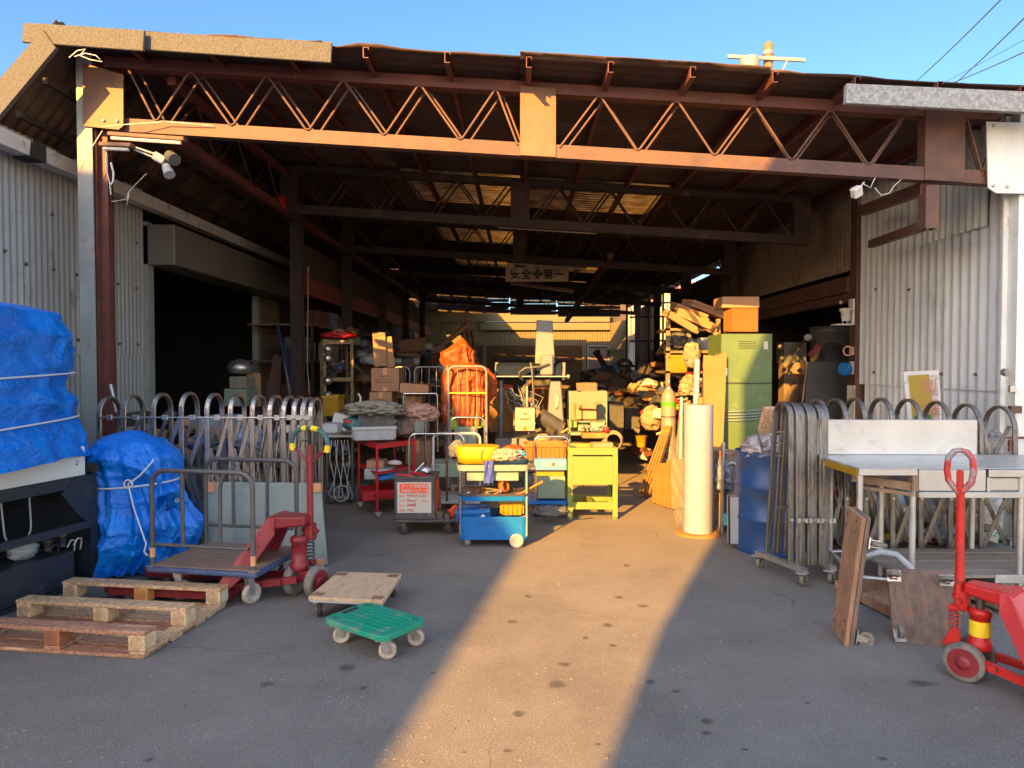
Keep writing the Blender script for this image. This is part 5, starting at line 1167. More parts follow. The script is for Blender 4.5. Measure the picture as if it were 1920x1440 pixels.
b=B(); b.blob(P(798,882,6.2),(.06,.05,.04),5,.3,3,18,.6); solo(b,'chrome_part',m_zinc,'lump of bright metal at the back of the black crate lid','machine part')
b=B(); b.box(xat(818,6.1),xat(830,6.1),6.08,6.16,.149,.21); b.box(xat(834,6.1),xat(842,6.1),6.06,6.18,.149,.195); b.cyl((xat(824,6.1),6.12,.21),(xat(824,6.1),6.12,.40),.01,n=8); solo(b,'bench_vise',m_bolt,'dark bench vise at the right end of the dark dolly','vise')
b=B(); b.bar(P(838,968,6.15),P(858,950,6.2),.05,.05); solo(b,'angle_block',m_orprint,'red topped steel block leaning at the right end of the dark dolly','machine part')
b=B(); b.tube([P(838,940,6.35),P(838,835,6.35)],.012,8); solo(b,'rusty_pipe',m_chord,'thin rusty pipe standing upright behind the dark dolly','pipe')
# ---------------- second blue platform cart with boxes ----------------
Y2=6.75
t=thing('platform_cart','blue platform cart with a chrome hoop holding boxes beside the lime table','cart',(xat(1030,Y2),Y2+.22,0),.0); w=xat(1068,Y2)-xat(992,Y2)
def mb(): b=B(); b.m=wm(t); return b
b=mb(); b.box(-w/2-.02,w/2,-.22,.25,.13,.17); b.build('deck',m_bluep,t,bevel=.012)
b=mb(); b.tube(hoop((-w/2+.05,-.16,.17),(w/2-.0,-.16,.17),.63,.07),.010,8); b.build('handle',m_chrome,t)
for x in (-w/2+.06,w/2-.06):
    for y in (-.15,.18): caster(t,x,y,.13,.045,.026,.8,m_rubber)
carton(1008,1060,893,935,6.8,.3,'olive green metal box on the blue platform cart',m_greenp,name='metal_box',cat='box',tape=False)
t=carton(1002,1063,861,882,6.75,.3,'light blue fruit style carton on top of the olive green box',M('light_blue_card',(.08,.24,.42),.6,0,.06),name='printed_carton',cat='box',tape=False)
b=B(); p=P(1016,866,6.748); q=P(1044,875,6.746); b.box(p.x,q.x,6.743,6.746,q.z,p.z); k=b.build('printed_panel',m_white,t); b=B(); p=P(1049,865,6.748); q=P(1057,874,6.746); b.box(p.x,q.x,6.743,6.746,q.z,p.z); b.build('printed_panel',m_white,t)
b=B(); p=P(1035,867,6.742); q=P(1041,874,6.742); b.box(p.x,q.x,6.7405,6.7425,q.z,p.z); b.build('printed_mark',m_redprint,k)
carton(1006,1058,882,893,6.8,.25,'flat yellow box wedged between the blue carton and the green box',m_yelp,tape=False)
crate((xat(1022,6.95),6.98,zat(861,6.85)),xat(1061,6.9)-xat(986,6.9),.26,.15,M('orange_plastic',(.45,.10,.01),.5,0,.1),'orange plastic crate at the top of the boxes on the blue cart',0,ribs=8)
b=B(); b.lathe([(.05,-.05),(.07,-.05),(.07,.05),(.05,.05)],P(990,900,6.5),(1,0,0),20); b.lathe([(.035,-.07),(.035,.07)],P(990,880,6.5),(1,0,0),16); solo(b,'electric_motor',m_dkgrey,'black electric motor between the tray cart and the blue cart','motor')
# ---------------- lime table ----------------
Y3=6.72; xa3,xb3=xat(1065,Y3),xat(1159,Y3)
t=thing('lime_table','lime green steel table frame with a front panel standing in the sunlight','table',((xa3+xb3)/2,Y3+.2,0)); cx3=(xa3+xb3)/2; w=(xb3-xa3); d3=.40
def mb(): b=B(); b.m=wm(t); return b
for sx in (-1,1):
    for y in (-.2,.2):
        b=mb(); x=sx*(w/2-.024)
        b.box(x-.024,x+.024,y-.003,y+.003,.03,.70); b.box(x+sx*.018,x+sx*.024,y if y<0 else y-.04,(y+.04) if y<0 else y,.03,.70); l=b.build('leg',m_lime,t)
        b=mb(); b.box(x-.024,x+.024,y-.004,y+.004,0,.031); b.build('foot',m_green,l)
b=mb(); b.box(-w/2,w/2,-.206,-.17,.63,.70); b.box(-w/2,w/2,.17,.206,.65,.70); b.box(-w/2,-w/2+.035,-.17,.17,.66,.70); b.box(w/2-.035,w/2,-.17,.17,.66,.70); b.build('top_frame',m_lime,t,bevel=.003)
b=mb(); b.box(-w/2+.05,w/2-.05,-.20,-.194,.34,.615); b.build('front_panel',m_lime,t)
b=mb(); b.box(-w/2+.05,w/2-.05,-.203,-.197,.10,.17); b.box(-.03,.015,-.196,.19,.13,.16); b.box(-w/2+.05,w/2-.05,.19,.20,.10,.17); b.build('lower_rail',m_lime,t)
b=mb(); b.box(-w/2+.05,w/2-.05,-.15,.15,.60,.62); b.build('inner_tray',m_dkgrey,t)
carton(1092,1140,812,822,7.0,.2,'shallow cardboard tray of metal scraps on the back of the lime table',m_cardy,open_=False,tape=False,name='cardboard_tray')
b=B()
for i in range(40): b.blob(P(1116+random.uniform(-24,24),808-random.uniform(0,9),7.0+random.uniform(.02,.16)),(.018,.014,.012),i,.4,3,7)
o=solo(b,'scrap_pieces',m_cloth,'heap of small mixed metal scraps in the tray on the lime table','scrap'); o['kind']='stuff'
b=B(); b.blob(P(1136,806,7.0),(.035,.03,.03),4,.3,3,12); solo(b,'red_part',m_redc,'small red part on the scraps in the cardboard tray','machine part')
b=B()
for k in range(4): b.tube(arc(P(1150,828,7.0)+V((0,.02*k,0)),(1,0,0),(0,0,1),.08+.008*k,0,2*math.pi,20)[:-1],.006,5,True)
solo(b,'hose_coil',m_card,'tan coiled hose hanging at the right of the lime table','hose')
b=B(); b.ob(P(1128,838,6.9),(.2,.12,.09),(0,0,.1)); solo(b,'carton_inside',m_card,'brown carton sitting inside the lime table frame','cardboard box')
# ---------------- measuring machine ----------------
Y4=8.6
t=thing('measuring_machine','tall cream bridge measuring machine in the middle of the shed','machine',(xat(995,Y4),Y4+.4,0))
def bx(px0,px1,py0,py1,y,d,mat,name,par=None,bev=.008,label=None):
    b=B(); pxbox(b,px0,px1,py0,py1,y,d); return b.build(name,mat,par or t,bevel=bev,label=label)
bx(928,1064,822,850,Y4-.1,1.0,m_beige,'base'); bx(940,1055,850,910,Y4+.05,.7,m_dkgrey,'stand')
b=B(); p=P(932,705,Y4); q=P(1054,683,Y4); 
b.m=Matrix.Translation((0,0,0)); zz0=zat(712,Y4); zz1=zat(680,Y4); xl,xr=xat(930,Y4),xat(1054,Y4)
b.add([(xl,Y4,zz0+.02),(xl,Y4+.03,zz1-.04),(xl,Y4+.12,zz1),(xl,Y4+.4,zz1),(xl,Y4+.4,zz0),(xl,Y4+.05,zz0),(xr,Y4,zz0+.02),(xr,Y4+.03,zz1-.04),(xr,Y4+.12,zz1),(xr,Y4+.4,zz1),(xr,Y4+.4,zz0),(xr,Y4+.05,zz0)],
 [(0,1,2,3,4,5),(11,10,9,8,7,6)]+[(i,6+i,6+(i+1)%6,(i+1)%6) for i in range(6)]); bm_=b.build('bridge_beam',m_dk2,t,bevel=.01)
for px in (926,1054):
    b=B(); x=xat(px,Y4); b.add([(x,Y4-.01,zz0),(x+.035,Y4-.01,zz0),(x+.05,Y4+.1,zz1+.005),(x+.015,Y4+.1,zz1+.005),(x,Y4+.42,zz0),(x+.035,Y4+.42,zz0),(x+.05,Y4+.4,zz1+.005),(x+.015,Y4+.4,zz1+.005)],[(0,1,2,3),(5,4,7,6),(1,5,6,2),(4,0,3,7),(3,2,6,7),(0,4,5,1)]); b.build('end_cap',m_beige,bm_,bevel=.004)
b=B(); b.cyl(P(920,706,Y4-.05),P(1066,706,Y4-.05),.010,n=8); b.cyl(P(920,706,Y4-.05)-V((.01,0,0)),P(920,706,Y4-.05)+V((.02,0,0)),.03,n=14); b.cyl(P(1066,706,Y4-.05)-V((.02,0,0)),P(1066,706,Y4-.05)+V((.01,0,0)),.03,n=14); b.build('adjuster_rod',m_zinc,t)
b=B(); b.add([tuple(P(1006,600,Y4+.12)),tuple(P(1036,600,Y4+.12)),tuple(P(1041,684,Y4+.1)),tuple(P(1003,684,Y4+.1)),tuple(P(1006,600,Y4+.32)),tuple(P(1036,600,Y4+.32)),tuple(P(1041,684,Y4+.34)),tuple(P(1003,684,Y4+.34))],[(0,3,2,1),(4,5,6,7),(0,1,5,4),(1,2,6,5),(2,3,7,6),(3,0,4,7)]); b.build('column',m_beige,t,bevel=.01)
bx(1013,1038,664,704,Y4-.06,.3,m_beige,'carriage',bev=.02)
b=B(); b.cyl(P(939,712,Y4+.15),P(939,822,Y4+.15),.03,n=16); b.build('bridge_leg',m_beige,t); b=B(); b.cyl(P(988,712,Y4+.2),P(988,800,Y4+.2),.018,n=12); b.build('quill',m_zinc,t)
b=B(); pp=[(1032,714),(1052,714),(1058,800),(1026,800)]; f=[P(a,c,Y4+.05) for a,c in pp]; bk=[P(a,c,Y4+.05)+V((0,.3,0)) for a,c in pp]; b.add(f+bk,[(3,2,1,0),(4,5,6,7),(0,1,5,4),(1,2,6,5),(2,3,7,6),(3,0,4,7)]); lg=b.build('bridge_leg',m_beige,t,bevel=.015)
b=B(); b.m=Matrix.Translation(P(1044,752,Y4+.045))@Matrix.Diagonal((1,1,3.4,1)); b.lathe([(.028,-.004),(.030,.002),(.022,.004)],(0,0,0),(0,-1,0),20); b.build('oval_recess',m_creamm,lg)
b=B(); b.tube([P(1030,682,Y4-.08),P(1010,688,Y4-.1),P(985,690,Y4-.12),P(974,698,Y4-.12),P(974,706,Y4-.1),P(980,712,Y4-.05)],.014,8); b.build('cable_hose',m_stgrey,t)
b=B(); b.tube([P(995,680,Y4-.1),P(998,700,Y4-.12),P(1001,760,Y4-.1),P(1005,790,Y4-.12),P(1020,812,Y4-.14),P(1030,835,Y4-.16),P(1045,850,Y4-.18)],.014,8); b.build('cable_hose',m_stgrey,t)
b=B(); b.tube([P(1012,780,Y4-.25),P(1052,805,Y4-.2)],[.10,.10],10); b.build('bellows_cover',m_dkgrey,t)
b=B()
for k in range(14):
    a=P(950+random.uniform(-5,30),722+random.uniform(0,12),Y4+.25); b.tube([a,a+V((.05,0,-.02*k)),a+V((.15+random.uniform(0,.15),.02,-.1-.02*k)),a+V((.1+random.uniform(0,.15),0,-.35-.02*k))],.008,5)
b.build('cable_bundle',m_beige,t)
t2=carton(966,1003,766,808,8.1,.25,'cream upright carton with a red printed line in front of the measuring machine',M('cream_card',(.25,.29,.22),.7,0,.05),tape=False)
b=B(); pxbox(b,974,994,784,787.5,8.097,.003); b.build('red_print_line',m_orprint,t2); b=B(); pxbox(b,981,988,775,777,8.097,.003); b.build('hand_hole',m_black,t2); b=B(); pxbox(b,981,988,799,808,8.097,.003); b.build('tape',m_cardy,t2)
b=B(); 
for i in range(3): pxbox(b,968+i*4,970.5+i*4,797,804,8.097,.003); pxbox(b,990+i*4,992.5+i*4,797,804,8.097,.003)
b.build('small_print',m_cloth,t2)
bx2=lambda *a,**k: carton(*a,**k)
carton(918,962,746,810,9.3,.4,'tall orange lit carton behind the left leg of the measuring machine',m_cardy)
carton(945,962,722,730,9.2,.2,'red and white packet on top of the cartons behind the machine',m_redc,tape=False)
carton(930,958,730,746,9.25,.3,'small kraft carton on the tall one behind the machine',m_cardy,tape=False)
carton(1003,1033,729,765,9.6,.4,'orange red carton behind the bridge of the measuring machine',m_cardo)
carton(1004,1032,765,778,9.5,.4,'flat kraft carton under the orange red one behind the machine',m_cardy)
carton(1064,1138,733,790,8.9,.45,'large cream carton with a notched shade right of the measuring machine',M('grey_cream_card',(.17,.18,.14),.7,0,.06),tape=False)
carton(1080,1118,758,786,8.6,.25,'open dark brown carton leaning in front of the large cream one',m_card,open_=True)
carton(1080,1120,718,733,9.0,.3,'brown box with its lid ajar on top of the large cream carton',m_board,tape=False)
for i,(a,c,d_,e,m_,l) in enumerate(((1066,1082,790,802,m_lime,'small lime tin on the shelf beside the measuring machine'),(1108,1134,792,804,m_creamm,'cream packet on the shelf behind the lime table'),(1104,1130,802,811,m_cyanp,'turquoise box on the shelf behind the lime table'),(1084,1104,797,808,m_greenp,'green grey tin in the middle of the shelf behind the lime table'))): carton(a,c,d_,e,8.3,.2,l,m_,tape=False,name='small_box',cat='box')
t=thing('steel_shelf','low dark green steel shelf behind the lime table','shelf',(xat(1098,8.5),8.5,0))
b=B(); pxbox(b,1066,1138,811,816,8.2,.5); pxbox(b,1066,1138,790,792,8.45,.3); b.build('board',m_greenp,t)
for px in (1067,1136):
    b=B(); pxbox(b,px,px+2.5,735,905,8.2,.02); b.build('post',m_greenp,t)
# ---------------- roll cage with orange bags ----------------
Y5=7.75
t=thing('roll_cage','cream tubular roll cage trolley in front of the orange sacks','roll cage',(xat(872,Y5),Y5+.25,0))
b=B(); a=P(845,685,Y5); b.tube(hoop(V((xat(841,Y5),Y5,.15)),V((xat(912,Y5),Y5,.15)),zat(687,Y5)-.15,.07),.014,10); sp=b.build('front_frame',m_beige,t)
b=B()
for px in (858,876,894): b.cyl((xat(px,Y5),Y5,.15),(xat(px,Y5),Y5,zat(689,Y5)),.006,n=6)
b.build('wire_bar',m_beige,sp); b=B(); b.cyl((xat(841,Y5),Y5,zat(737,Y5)),(xat(912,Y5),Y5,zat(737,Y5)),.009,n=6); b.build('cross_bar',m_yell,sp)
b=B(); b.tube(hoop(V((xat(841,Y5)-.01,Y5+.02,.15)),V((xat(836,Y5+.7),Y5+.65,.15)),zat(687,Y5)-.15,.04),.014,8); b.build('side_frame',m_beige,t)
b=B(); b.box(xat(841,Y5),xat(912,Y5),Y5,Y5+.6,.13,.16); b.build('base',m_zinc,t)
for x in (xat(845,Y5),xat(908,Y5)):
    for y in (.05,.55): caster(t,x-t.location.x,Y5+y-t.location.y,.13,.05,.026,.4,m_rubg)
def sack(c,rad,seed,label,rz=0,amp=.34,freq=1.9):
    b=B(); b.blob(c,rad,seed,amp*.9,freq*.75,72,.88,False,Matrix.Rotation(rz,3,'Y')); return solo(b,'orange_sack',m_orbag,label,'sack','orange sacks in the roll cage')
def sackl(rings,seed,label,vf=.10,fold=.03):
    b=B(); tarp_loft(b,[(zat(py,y),xat(px,y),y,rx,ry,pw) for py,px,y,rx,ry,pw in rings],54,120,seed,fold,vf,3.2)
    n=120; last=len(b.v); return solo(b,'orange_sack',m_orbag,label,'sack','orange sacks in the roll cage')
sackl([(638,866,8.05,.03,.03,2),(646,864,8.05,.10,.09,2.2),(660,860,8.05,.17,.14,2.4),(676,860,8.05,.19,.15,2.4),(690,862,8.05,.16,.14,2.2),(698,866,8.05,.10,.10,2)],31,'topmost orange sack, hood shaped, above the roll cage',.07)
sackl([(676,868,8.02,.10,.10,2),(688,870,8.0,.20,.15,2.4),(712,872,8.0,.26,.19,2.6),(745,874,8.0,.27,.2,2.6),(775,874,8.0,.24,.19,2.4),(795,872,8.0,.20,.16,2.2)],37,'large orange sack standing behind the cage bars',.12,.04)
sackl([(682,893,8.3,.07,.08,2),(692,896,8.3,.13,.13,2.3),(715,900,8.3,.17,.16,2.5),(740,901,8.3,.16,.16,2.5),(756,896,8.3,.10,.12,2.2)],41,'orange sack leaning out at the right of the cage',.08,.04)
sackl([(748,878,8.2,.12,.10,2),(762,880,8.2,.20,.16,2.4),(785,884,8.2,.20,.16,2.4),(800,890,8.2,.17,.14,2.2)],43,'lowest orange sack above the lime crate',.08,.04)
t=crate((xat(874,7.95),7.97,zat(803,7.9)),xat(906,7.9)-xat(845,7.9),.30,.15,M('lime_plastic',(.20,.36,.01),.5,0,.08),'lime yellow plastic crate inside the roll cage',.12,ribs=5,tilt=(0,-.06))
None
carton(852,892,800,835,7.8,.35,'cream carton under the lime crate in the roll cage',m_creamm,tape=False)
b=B(); b.ob(P(855,770,7.85),(.13,.10,.09),(.2,.7,.3)); solo(b,'kraft_box',m_cardy,'small tilted kraft box lying on the lime crate','cardboard box')
t=thing('tube_trolley','pale green tubular trolley handle standing behind the tray cart','trolley',(xat(850,7.1),7.1,0))
b=B(); b.tube(hoop((xat(812,7.0),7.0,.15),(xat(900,7.0),7.0,.15),.66,.06),.014,8); b.build('handle',m_greyp,t); b=B(); b.tube(hoop((xat(845,7.3),7.3,.15),(xat(908,7.3),7.3,.15),.80,.06),.010,8); b.build('rear_handle',m_chrome,t)
b=B(); pxbox(b,808,862,870,895,7.02,.4); b.build('box',m_greenp,t,bevel=.004); b=B(); b.box(xat(812,7.0),xat(900,7.0),6.98,7.45,.1,.14); b.build('deck',m_greyp,t)
# ---------------- red three tier cart ----------------
Y6=7.0
t=thing('red_cart','red three tier metal cart loaded with small boxes left of the shed centre','cart',(xat(722,Y6),Y6+.3,0))
A_=V((xat(672,7.25),7.25,0)); B_=V((xat(706,6.75),6.75,0)); C_=V((xat(776,7.15),7.15,0)); D_=A_+(C_-B_)
b=B()
for p,h in ((A_,.70),(B_,.70),(C_,.74),(D_,.72)):
    b=B(); b.cyl(p+V((0,0,.06)),p+V((0,0,h)),.013,n=8); b.build('post',m_redc,t)
for z,z1,n in ((.68,.73,'top_tray'),(.43,.455,'middle_shelf'),(.20,.225,'bottom_shelf')):
    b=B(); slab(b,[A_,B_,C_,D_],z+.008,z); b.build(n,m_redc,t)
    b=B()
    for p,q in ((A_,B_),(B_,C_),(C_,D_),(D_,A_)): b.bar(p+V((0,0,(z+z1)/2)),q+V((0,0,(z+z1)/2)),.006,z1-z)
    b.build('shelf_rim',m_redc,t)
for p in (A_,B_,C_,D_): caster(t,p.x-t.location.x,p.y-t.location.y,.065,.028,.018,.4,m_rubg)
carton(687,719,864,878,6.95,.2,'small brown carton on the middle shelf of the red cart',m_card,tape=False)
carton(683,733,880,899,6.9,.25,'pale green tin box on the red cart below the small brown carton',m_creamm if False else m_greyp,tape=False,name='tin_box',cat='box')
b=B(); b.ob(P(728,893,6.85),(.24,.14,.035),(0,-.12,.2)); solo(b,'blue_tray',m_bluep,'flat blue tray resting against the pale tin box on the red cart','tray')
b=B(); b.blob(P(740,868,7.0),(.07,.05,.03),6,.3,3,16,.5); solo(b,'white_part',m_white,'small white fitting on the middle shelf of the red cart','machine part')
b=B(); b.ob(P(707,925,6.95),(.33,.22,.09),(0,0,.45)); solo(b,'red_bin',m_redc,'dark red bin on the lowest shelf of the red cart','bin')
crate((xat(698,7.1),7.13,.745),xat(738,7.0)-xat(660,7.0),.34,.135,m_greyp,'grey plastic container on top of the red cart',.28,ribs=3)
b=B(); b.ob((xat(706,7.2),7.18,.93),(.36,.26,.13),(0,0,.2)); solo(b,'brown_case',m_dkgrey,'dark brown case standing in the grey container','case')
b=B(); b.blob(P(660,795,7.05),(.09,.09,.075),4,.3,2.5,24,.6); t=solo(b,'blue_toolbag',m_grip,'small blue bag with a red patch at the left of the grey container','bag')
b=B(); b.ob(P(652,790,6.97),(.06,.02,.035),(0,.3,0)); b.build('red_patch',m_redc,t)
cloth((xat(700,7.15),7.15,1.035),(.30,.2,.085),m_cloth,'crumpled grey olive cloth heaped on the dark brown case',seed=11,amp=.45,freq=2.0,n=60)
cloth((xat(787,7.5),7.5,.96),(.18,.17,.11),m_clothp,'dusty pink folded cloth on the boxes right of the red cart',seed=13,amp=.5,freq=2.2,n=56)
b=B(); b.blob(P(758,803,7.3),(.11,.10,.10),14,.35,2.2,30,.8); solo(b,'leather_bag',m_board,'dark brown leather bag between the grey cloth and the pink cloth','bag')
crate((xat(757,7.4),7.42,.75),xat(776,7.35)-xat(738,7.35),.24,.09,m_cyanp,'small turquoise crate at the right end of the red cart',.2,ribs=3)
carton(760,806,826,905,7.7,.35,'tall worn carton standing below the pink cloth',m_card)
b=B(); b.tube(hoop((xat(776,7.45),7.45,.2),(xat(797,7.6),7.6,.2),.72,.05),.010,8); solo(b,'trolley_handle',m_chrome,'thin chrome trolley handle in front of the tall worn carton','trolley')
carton(693,735,735,775,8.7,.4,'lower of two stacked brown cartons left of the roll cage',m_card,print_=True)
carton(696,748,690,734,8.7,.42,'upper of two stacked brown cartons left of the roll cage',m_card,print_=True)
carton(749,803,720,738,8.3,.3,'long tilted reddish carton right of the stacked cartons',m_card,tilt=.06,tape=False)
carton(757,792,742,775,8.5,.3,'brown carton with a round red mark behind the folding trolley',m_card)
b=B(); b.ob(P(712,655,9.0),(.16,.03,.44),(0,-.05,.1)); b.ob(P(730,660,9.05),(.10,.03,.40),(0,-.10,.1)); solo(b,'flat_cartons',m_card,'flattened brown cartons standing on the stacked pair','cardboard')
b=B(); b.tube(hoop((xat(756,8.0),8.0,.5),(xat(820,8.0),8.0,.5),zat(738,8.0)-.5,.03),.013,8); b.cyl((xat(756,8),8,zat(775,8)),(xat(820,8),8,zat(775,8)),.01,n=6); solo(b,'folding_trolley',m_chrome,'bright topped folding trolley frame in front of the brown cartons','trolley')
t=thing('wire_cage','grey wire cage trolley standing in the shade behind the cartons','roll cage',(xat(790,9.6),9.6,0))
for a,c in ((738,768),(777,832)):
    b=B(); b.tube(hoop((xat(a,9.6),9.6,.3),(xat(c,9.6),9.6,.3),zat(688,9.6)-.3,.07),.010,8)
    for k in range(1,4): b.cyl((xat(a+(c-a)*k/4,9.6),9.6,.3),(xat(a+(c-a)*k/4,9.6),9.6,zat(689,9.6)),.005,n=5)
    b.cyl((xat(a,9.6),9.6,zat(724,9.6)),(xat(c,9.6),9.6,zat(724,9.6)),.006,n=5); b.build('panel',m_greyp,t)
# ---------------- steel rack on the left ----------------
Y7=9.2
t=thing('angle_rack','tan slotted angle steel rack with red and yellow cloth on top','rack',(xat(635,Y7),Y7+.3,0)); m_tan=M('tan_angle_steel',(.22,.16,.085),.6,.2,.15,8,GRIME,.3,20)
for px,yy in ((606,Y7),(657,Y7+.05),(600,Y7+.6),(648,Y7+.65)):
    x=xat(px,yy); b=B(); h=zat(636,Y7); b.box(x,x+.04,yy,yy+.004,0,h); b.box(x,x+.004,yy+.004,yy+.04,0,h); u_=b.build('upright',m_tan,t)
    if yy<Y7+.3:
        b=B()
        for k in range(24): b.box(x+.016,x+.024,yy-.001,yy,.1+k*.07,.125+k*.07)
        b.build('slot',m_black,u_)
for zz in (zat(638,Y7),zat(708,Y7),.75,.2):
    b=B(); b.box(xat(606,Y7),xat(661,Y7),Y7,Y7+.65,zz-.05,zz-.045); b.box(xat(606,Y7),xat(661,Y7),Y7-.005,Y7,zz-.05,zz); b.build('shelf',m_tan,t)
cloth((xat(636,9.4),9.4,zat(630,9.4)),(.22,.22,.06),m_redc,'red tarpaulin bundle on top of the tan rack',seed=21,amp=.4)
cloth((xat(655,9.5),9.5,zat(628,9.5)),(.10,.10,.07),m_yelp,'small yellow bundle on top of the tan rack',seed=22,amp=.4)
for i,(py,c) in enumerate(((655,m_zinc),(672,m_zinc),(714,m_zinc),(742,m_zinc))):
    b=B(); b.lathe([(.01,0),(.05,.01),(.06,.03),(.02,.05)],P(616,py,9.15),(0,-1,.2),16); solo(b,'steel_lid',c,['shiny round steel lid hung highest on the tan rack','second shiny round lid down on the tan rack','third shiny round lid down on the tan rack','lowest shiny round lid on the tan rack'][i],'lid','round lids hung on the tan rack')  # round steel lids on the rack
ORD=['first','second','third','fourth','fifth','sixth','seventh','eighth','ninth','tenth','eleventh','twelfth','thirteenth','fourteenth','fifteenth','sixteenth','seventeenth','eighteenth','nineteenth','twentieth']+['twenty-'+w for w in ('first','second','third','fourth','fifth','sixth','seventh','eighth','ninth')]+['thirtieth']+['thirty-'+w for w in ('first','second','third','fourth','fifth')]
CW={}
def heap(px0,px1,py0,py1,Y,where,mats,n=9,cat='clutter',sz=.09):
    it=sorted([(random.uniform(px0,px1),random.uniform(py0,py1),Y+random.uniform(0,.3),sz*random.uniform(.5,1.3)) for _ in range(n)])
    for i,(px,py,y,s_) in enumerate(it):
        b=B(); p=P(px,py,y); k=i%3
        if k==0: b.ob(p,(s_*1.5,s_,s_*.8),(random.uniform(-.4,.4),random.uniform(-.4,.4),random.uniform(0,3)))
        elif k==1: b.blob(p,(s_,s_*.7,s_*.6),i+px0,.4,2.4,22,.8,True)
        else:
            q=p+V((random.uniform(-1,1)*s_*2,random.uniform(-1,1)*s_,random.uniform(-.3,1)*s_*1.5)); b.tube([p,q],s_*.22,10); b.tube([q,q+(q-p)*.12],s_*.3,10)
        solo(b,('scrap_block','scrap_bundle','scrap_pipe')[k],mats[i%len(mats)],('block','bundle','pipe')[k]+', '+ORD[i]+' from the left in the '+where,'clutter',where,bevel=.004 if k==0 else 0)
# shelf clutter along the left wall, dim
random.seed(21)
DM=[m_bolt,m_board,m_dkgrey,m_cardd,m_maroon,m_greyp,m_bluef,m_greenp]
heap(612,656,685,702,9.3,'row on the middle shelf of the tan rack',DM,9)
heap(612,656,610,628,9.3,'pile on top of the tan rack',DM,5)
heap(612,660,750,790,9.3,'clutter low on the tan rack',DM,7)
t=thing('wall_shelving','long dark shelving full of shaded stock along the left wall','shelving',(-3.6,14,0))
for y in (10.4,12,13.6,15.2,16.8,18.4):
    b=B(); b.box(-3.15,-3.11,y,y+.04,0,2.3); b.build('upright',m_darkst,t)
for z in (.4,1.0,1.55,2.1):
    b=B(); b.box(-4.1,-3.12,10.4,18.4,z,z+.03); b.build('shelf',m_board,t)
random.seed(5)
its=sorted([(random.uniform(10.4,18),random.choice((.43,1.03,1.58,2.13)),random.uniform(.2,.45),random.uniform(.25,.6),random.uniform(.15,.42)) for _ in range(34)])
for i,(y,z,w,d,h) in enumerate(its):
    b=B(); x=-3.2-w/2-random.uniform(0,.25); b.ob((x,y,z+h/2+.002),(w,d,h),(0,0,random.uniform(-.2,.2)))
    mats=[m_cardd,m_board,m_dkgrey,m_greenp,m_greyp,m_maroon,m_bluef]; k=i%7
    lv={.43:'lowest',1.03:'second',1.58:'third',2.13:'top'}[z]
    solo(b,'stored_box',mats[k],('brown','dark brown','charcoal','olive','grey','maroon','navy')[k]+' box, '+ORD[i]+' from the left, '+lv+' shelf of the long shelving','box','boxes on the left wall shelving',bevel=.006)
b=B(); b.box(-3.16,-3.08,9.62,24,2.52,2.78); rbm=b.build('red_beam',m_redbeam,shed)
b=B(); corr(b,(-3.2,24,2.8),(0,-1,0),14.3,(0,0,1),.5,.10,.01); b.build('upper_cladding',m_sidingd,shed)
# leaning boards left of the second post
b=B(); q=[P(497,745,9.6),P(524,748,9.6),P(528,668,9.9),P(514,664,9.9)]; b.add(q+[k+V((0,.03,0)) for k in q],[(0,1,2,3),(7,6,5,4),(1,0,4,5),(2,1,5,6),(3,2,6,7),(0,3,7,4)]); 
q0=[k.copy() for k in q]; 
for k in (0,1): q0[k]=q0[k]+(q0[k]-q0[3-k])*1.35
b=B(); b.add(q0+[k+V((0,.03,0)) for k in q0],[(0,1,2,3),(7,6,5,4),(1,0,4,5),(2,1,5,6),(3,2,6,7),(0,3,7,4)]); solo(b,'leaning_board',m_chord,'reddish brown board leaning on the shutter slats inside the left doorway end','board')
for i,(a,c,m_) in enumerate((((520,610),(556,760),m_bluef),((527,640),(549,765),m_greyp),((540,650),(556,770),m_bluef))):
    b=B(); p=P(*a,10.0); q=P(*c,9.4); q2=q+(q-p)*.9; b.cyl(p,q2,.022,n=8); solo(b,'leaning_pole',m_,['dark blue pole leaning left of the second post','thin grey pole between the two dark blue poles','short dark blue pole nearest the second post'][i],'pole')
b=B(); b.tube([P(578,500,9.3),P(577,600,9.3),P(576,690,9.3),P(579,720,9.3),P(582,745,9.3),P(577,728,9.3)],.008,6); solo(b,'hanging_wire',m_card,'pale wire hanging down beside the second post','wire')
# doorway machines in the left room
t=carton(430,462,706,728,8.6,.3,'olive carton on the cream case inside the dark left doorway',m_cloth,tape=False)
carton(420,462,729,762,8.5,.4,'cream case standing inside the dark left doorway',m_creamm,tape=False,name='steel_case',cat='case')
b=B(); b.lathe([(.0,0),(.14,.02),(.16,.1),(.10,.17),(.0,.2)],P(450,702,8.8),n=20,cap=False); solo(b,'steel_dome',m_zinc,'dull steel dome on the olive carton in the left doorway','machine part')
b=B(); pxbox(b,462,488,700,762,8.9,.03); solo(b,'plywood_board',m_card,'plain brown panel standing at the far side of the left doorway','panel')
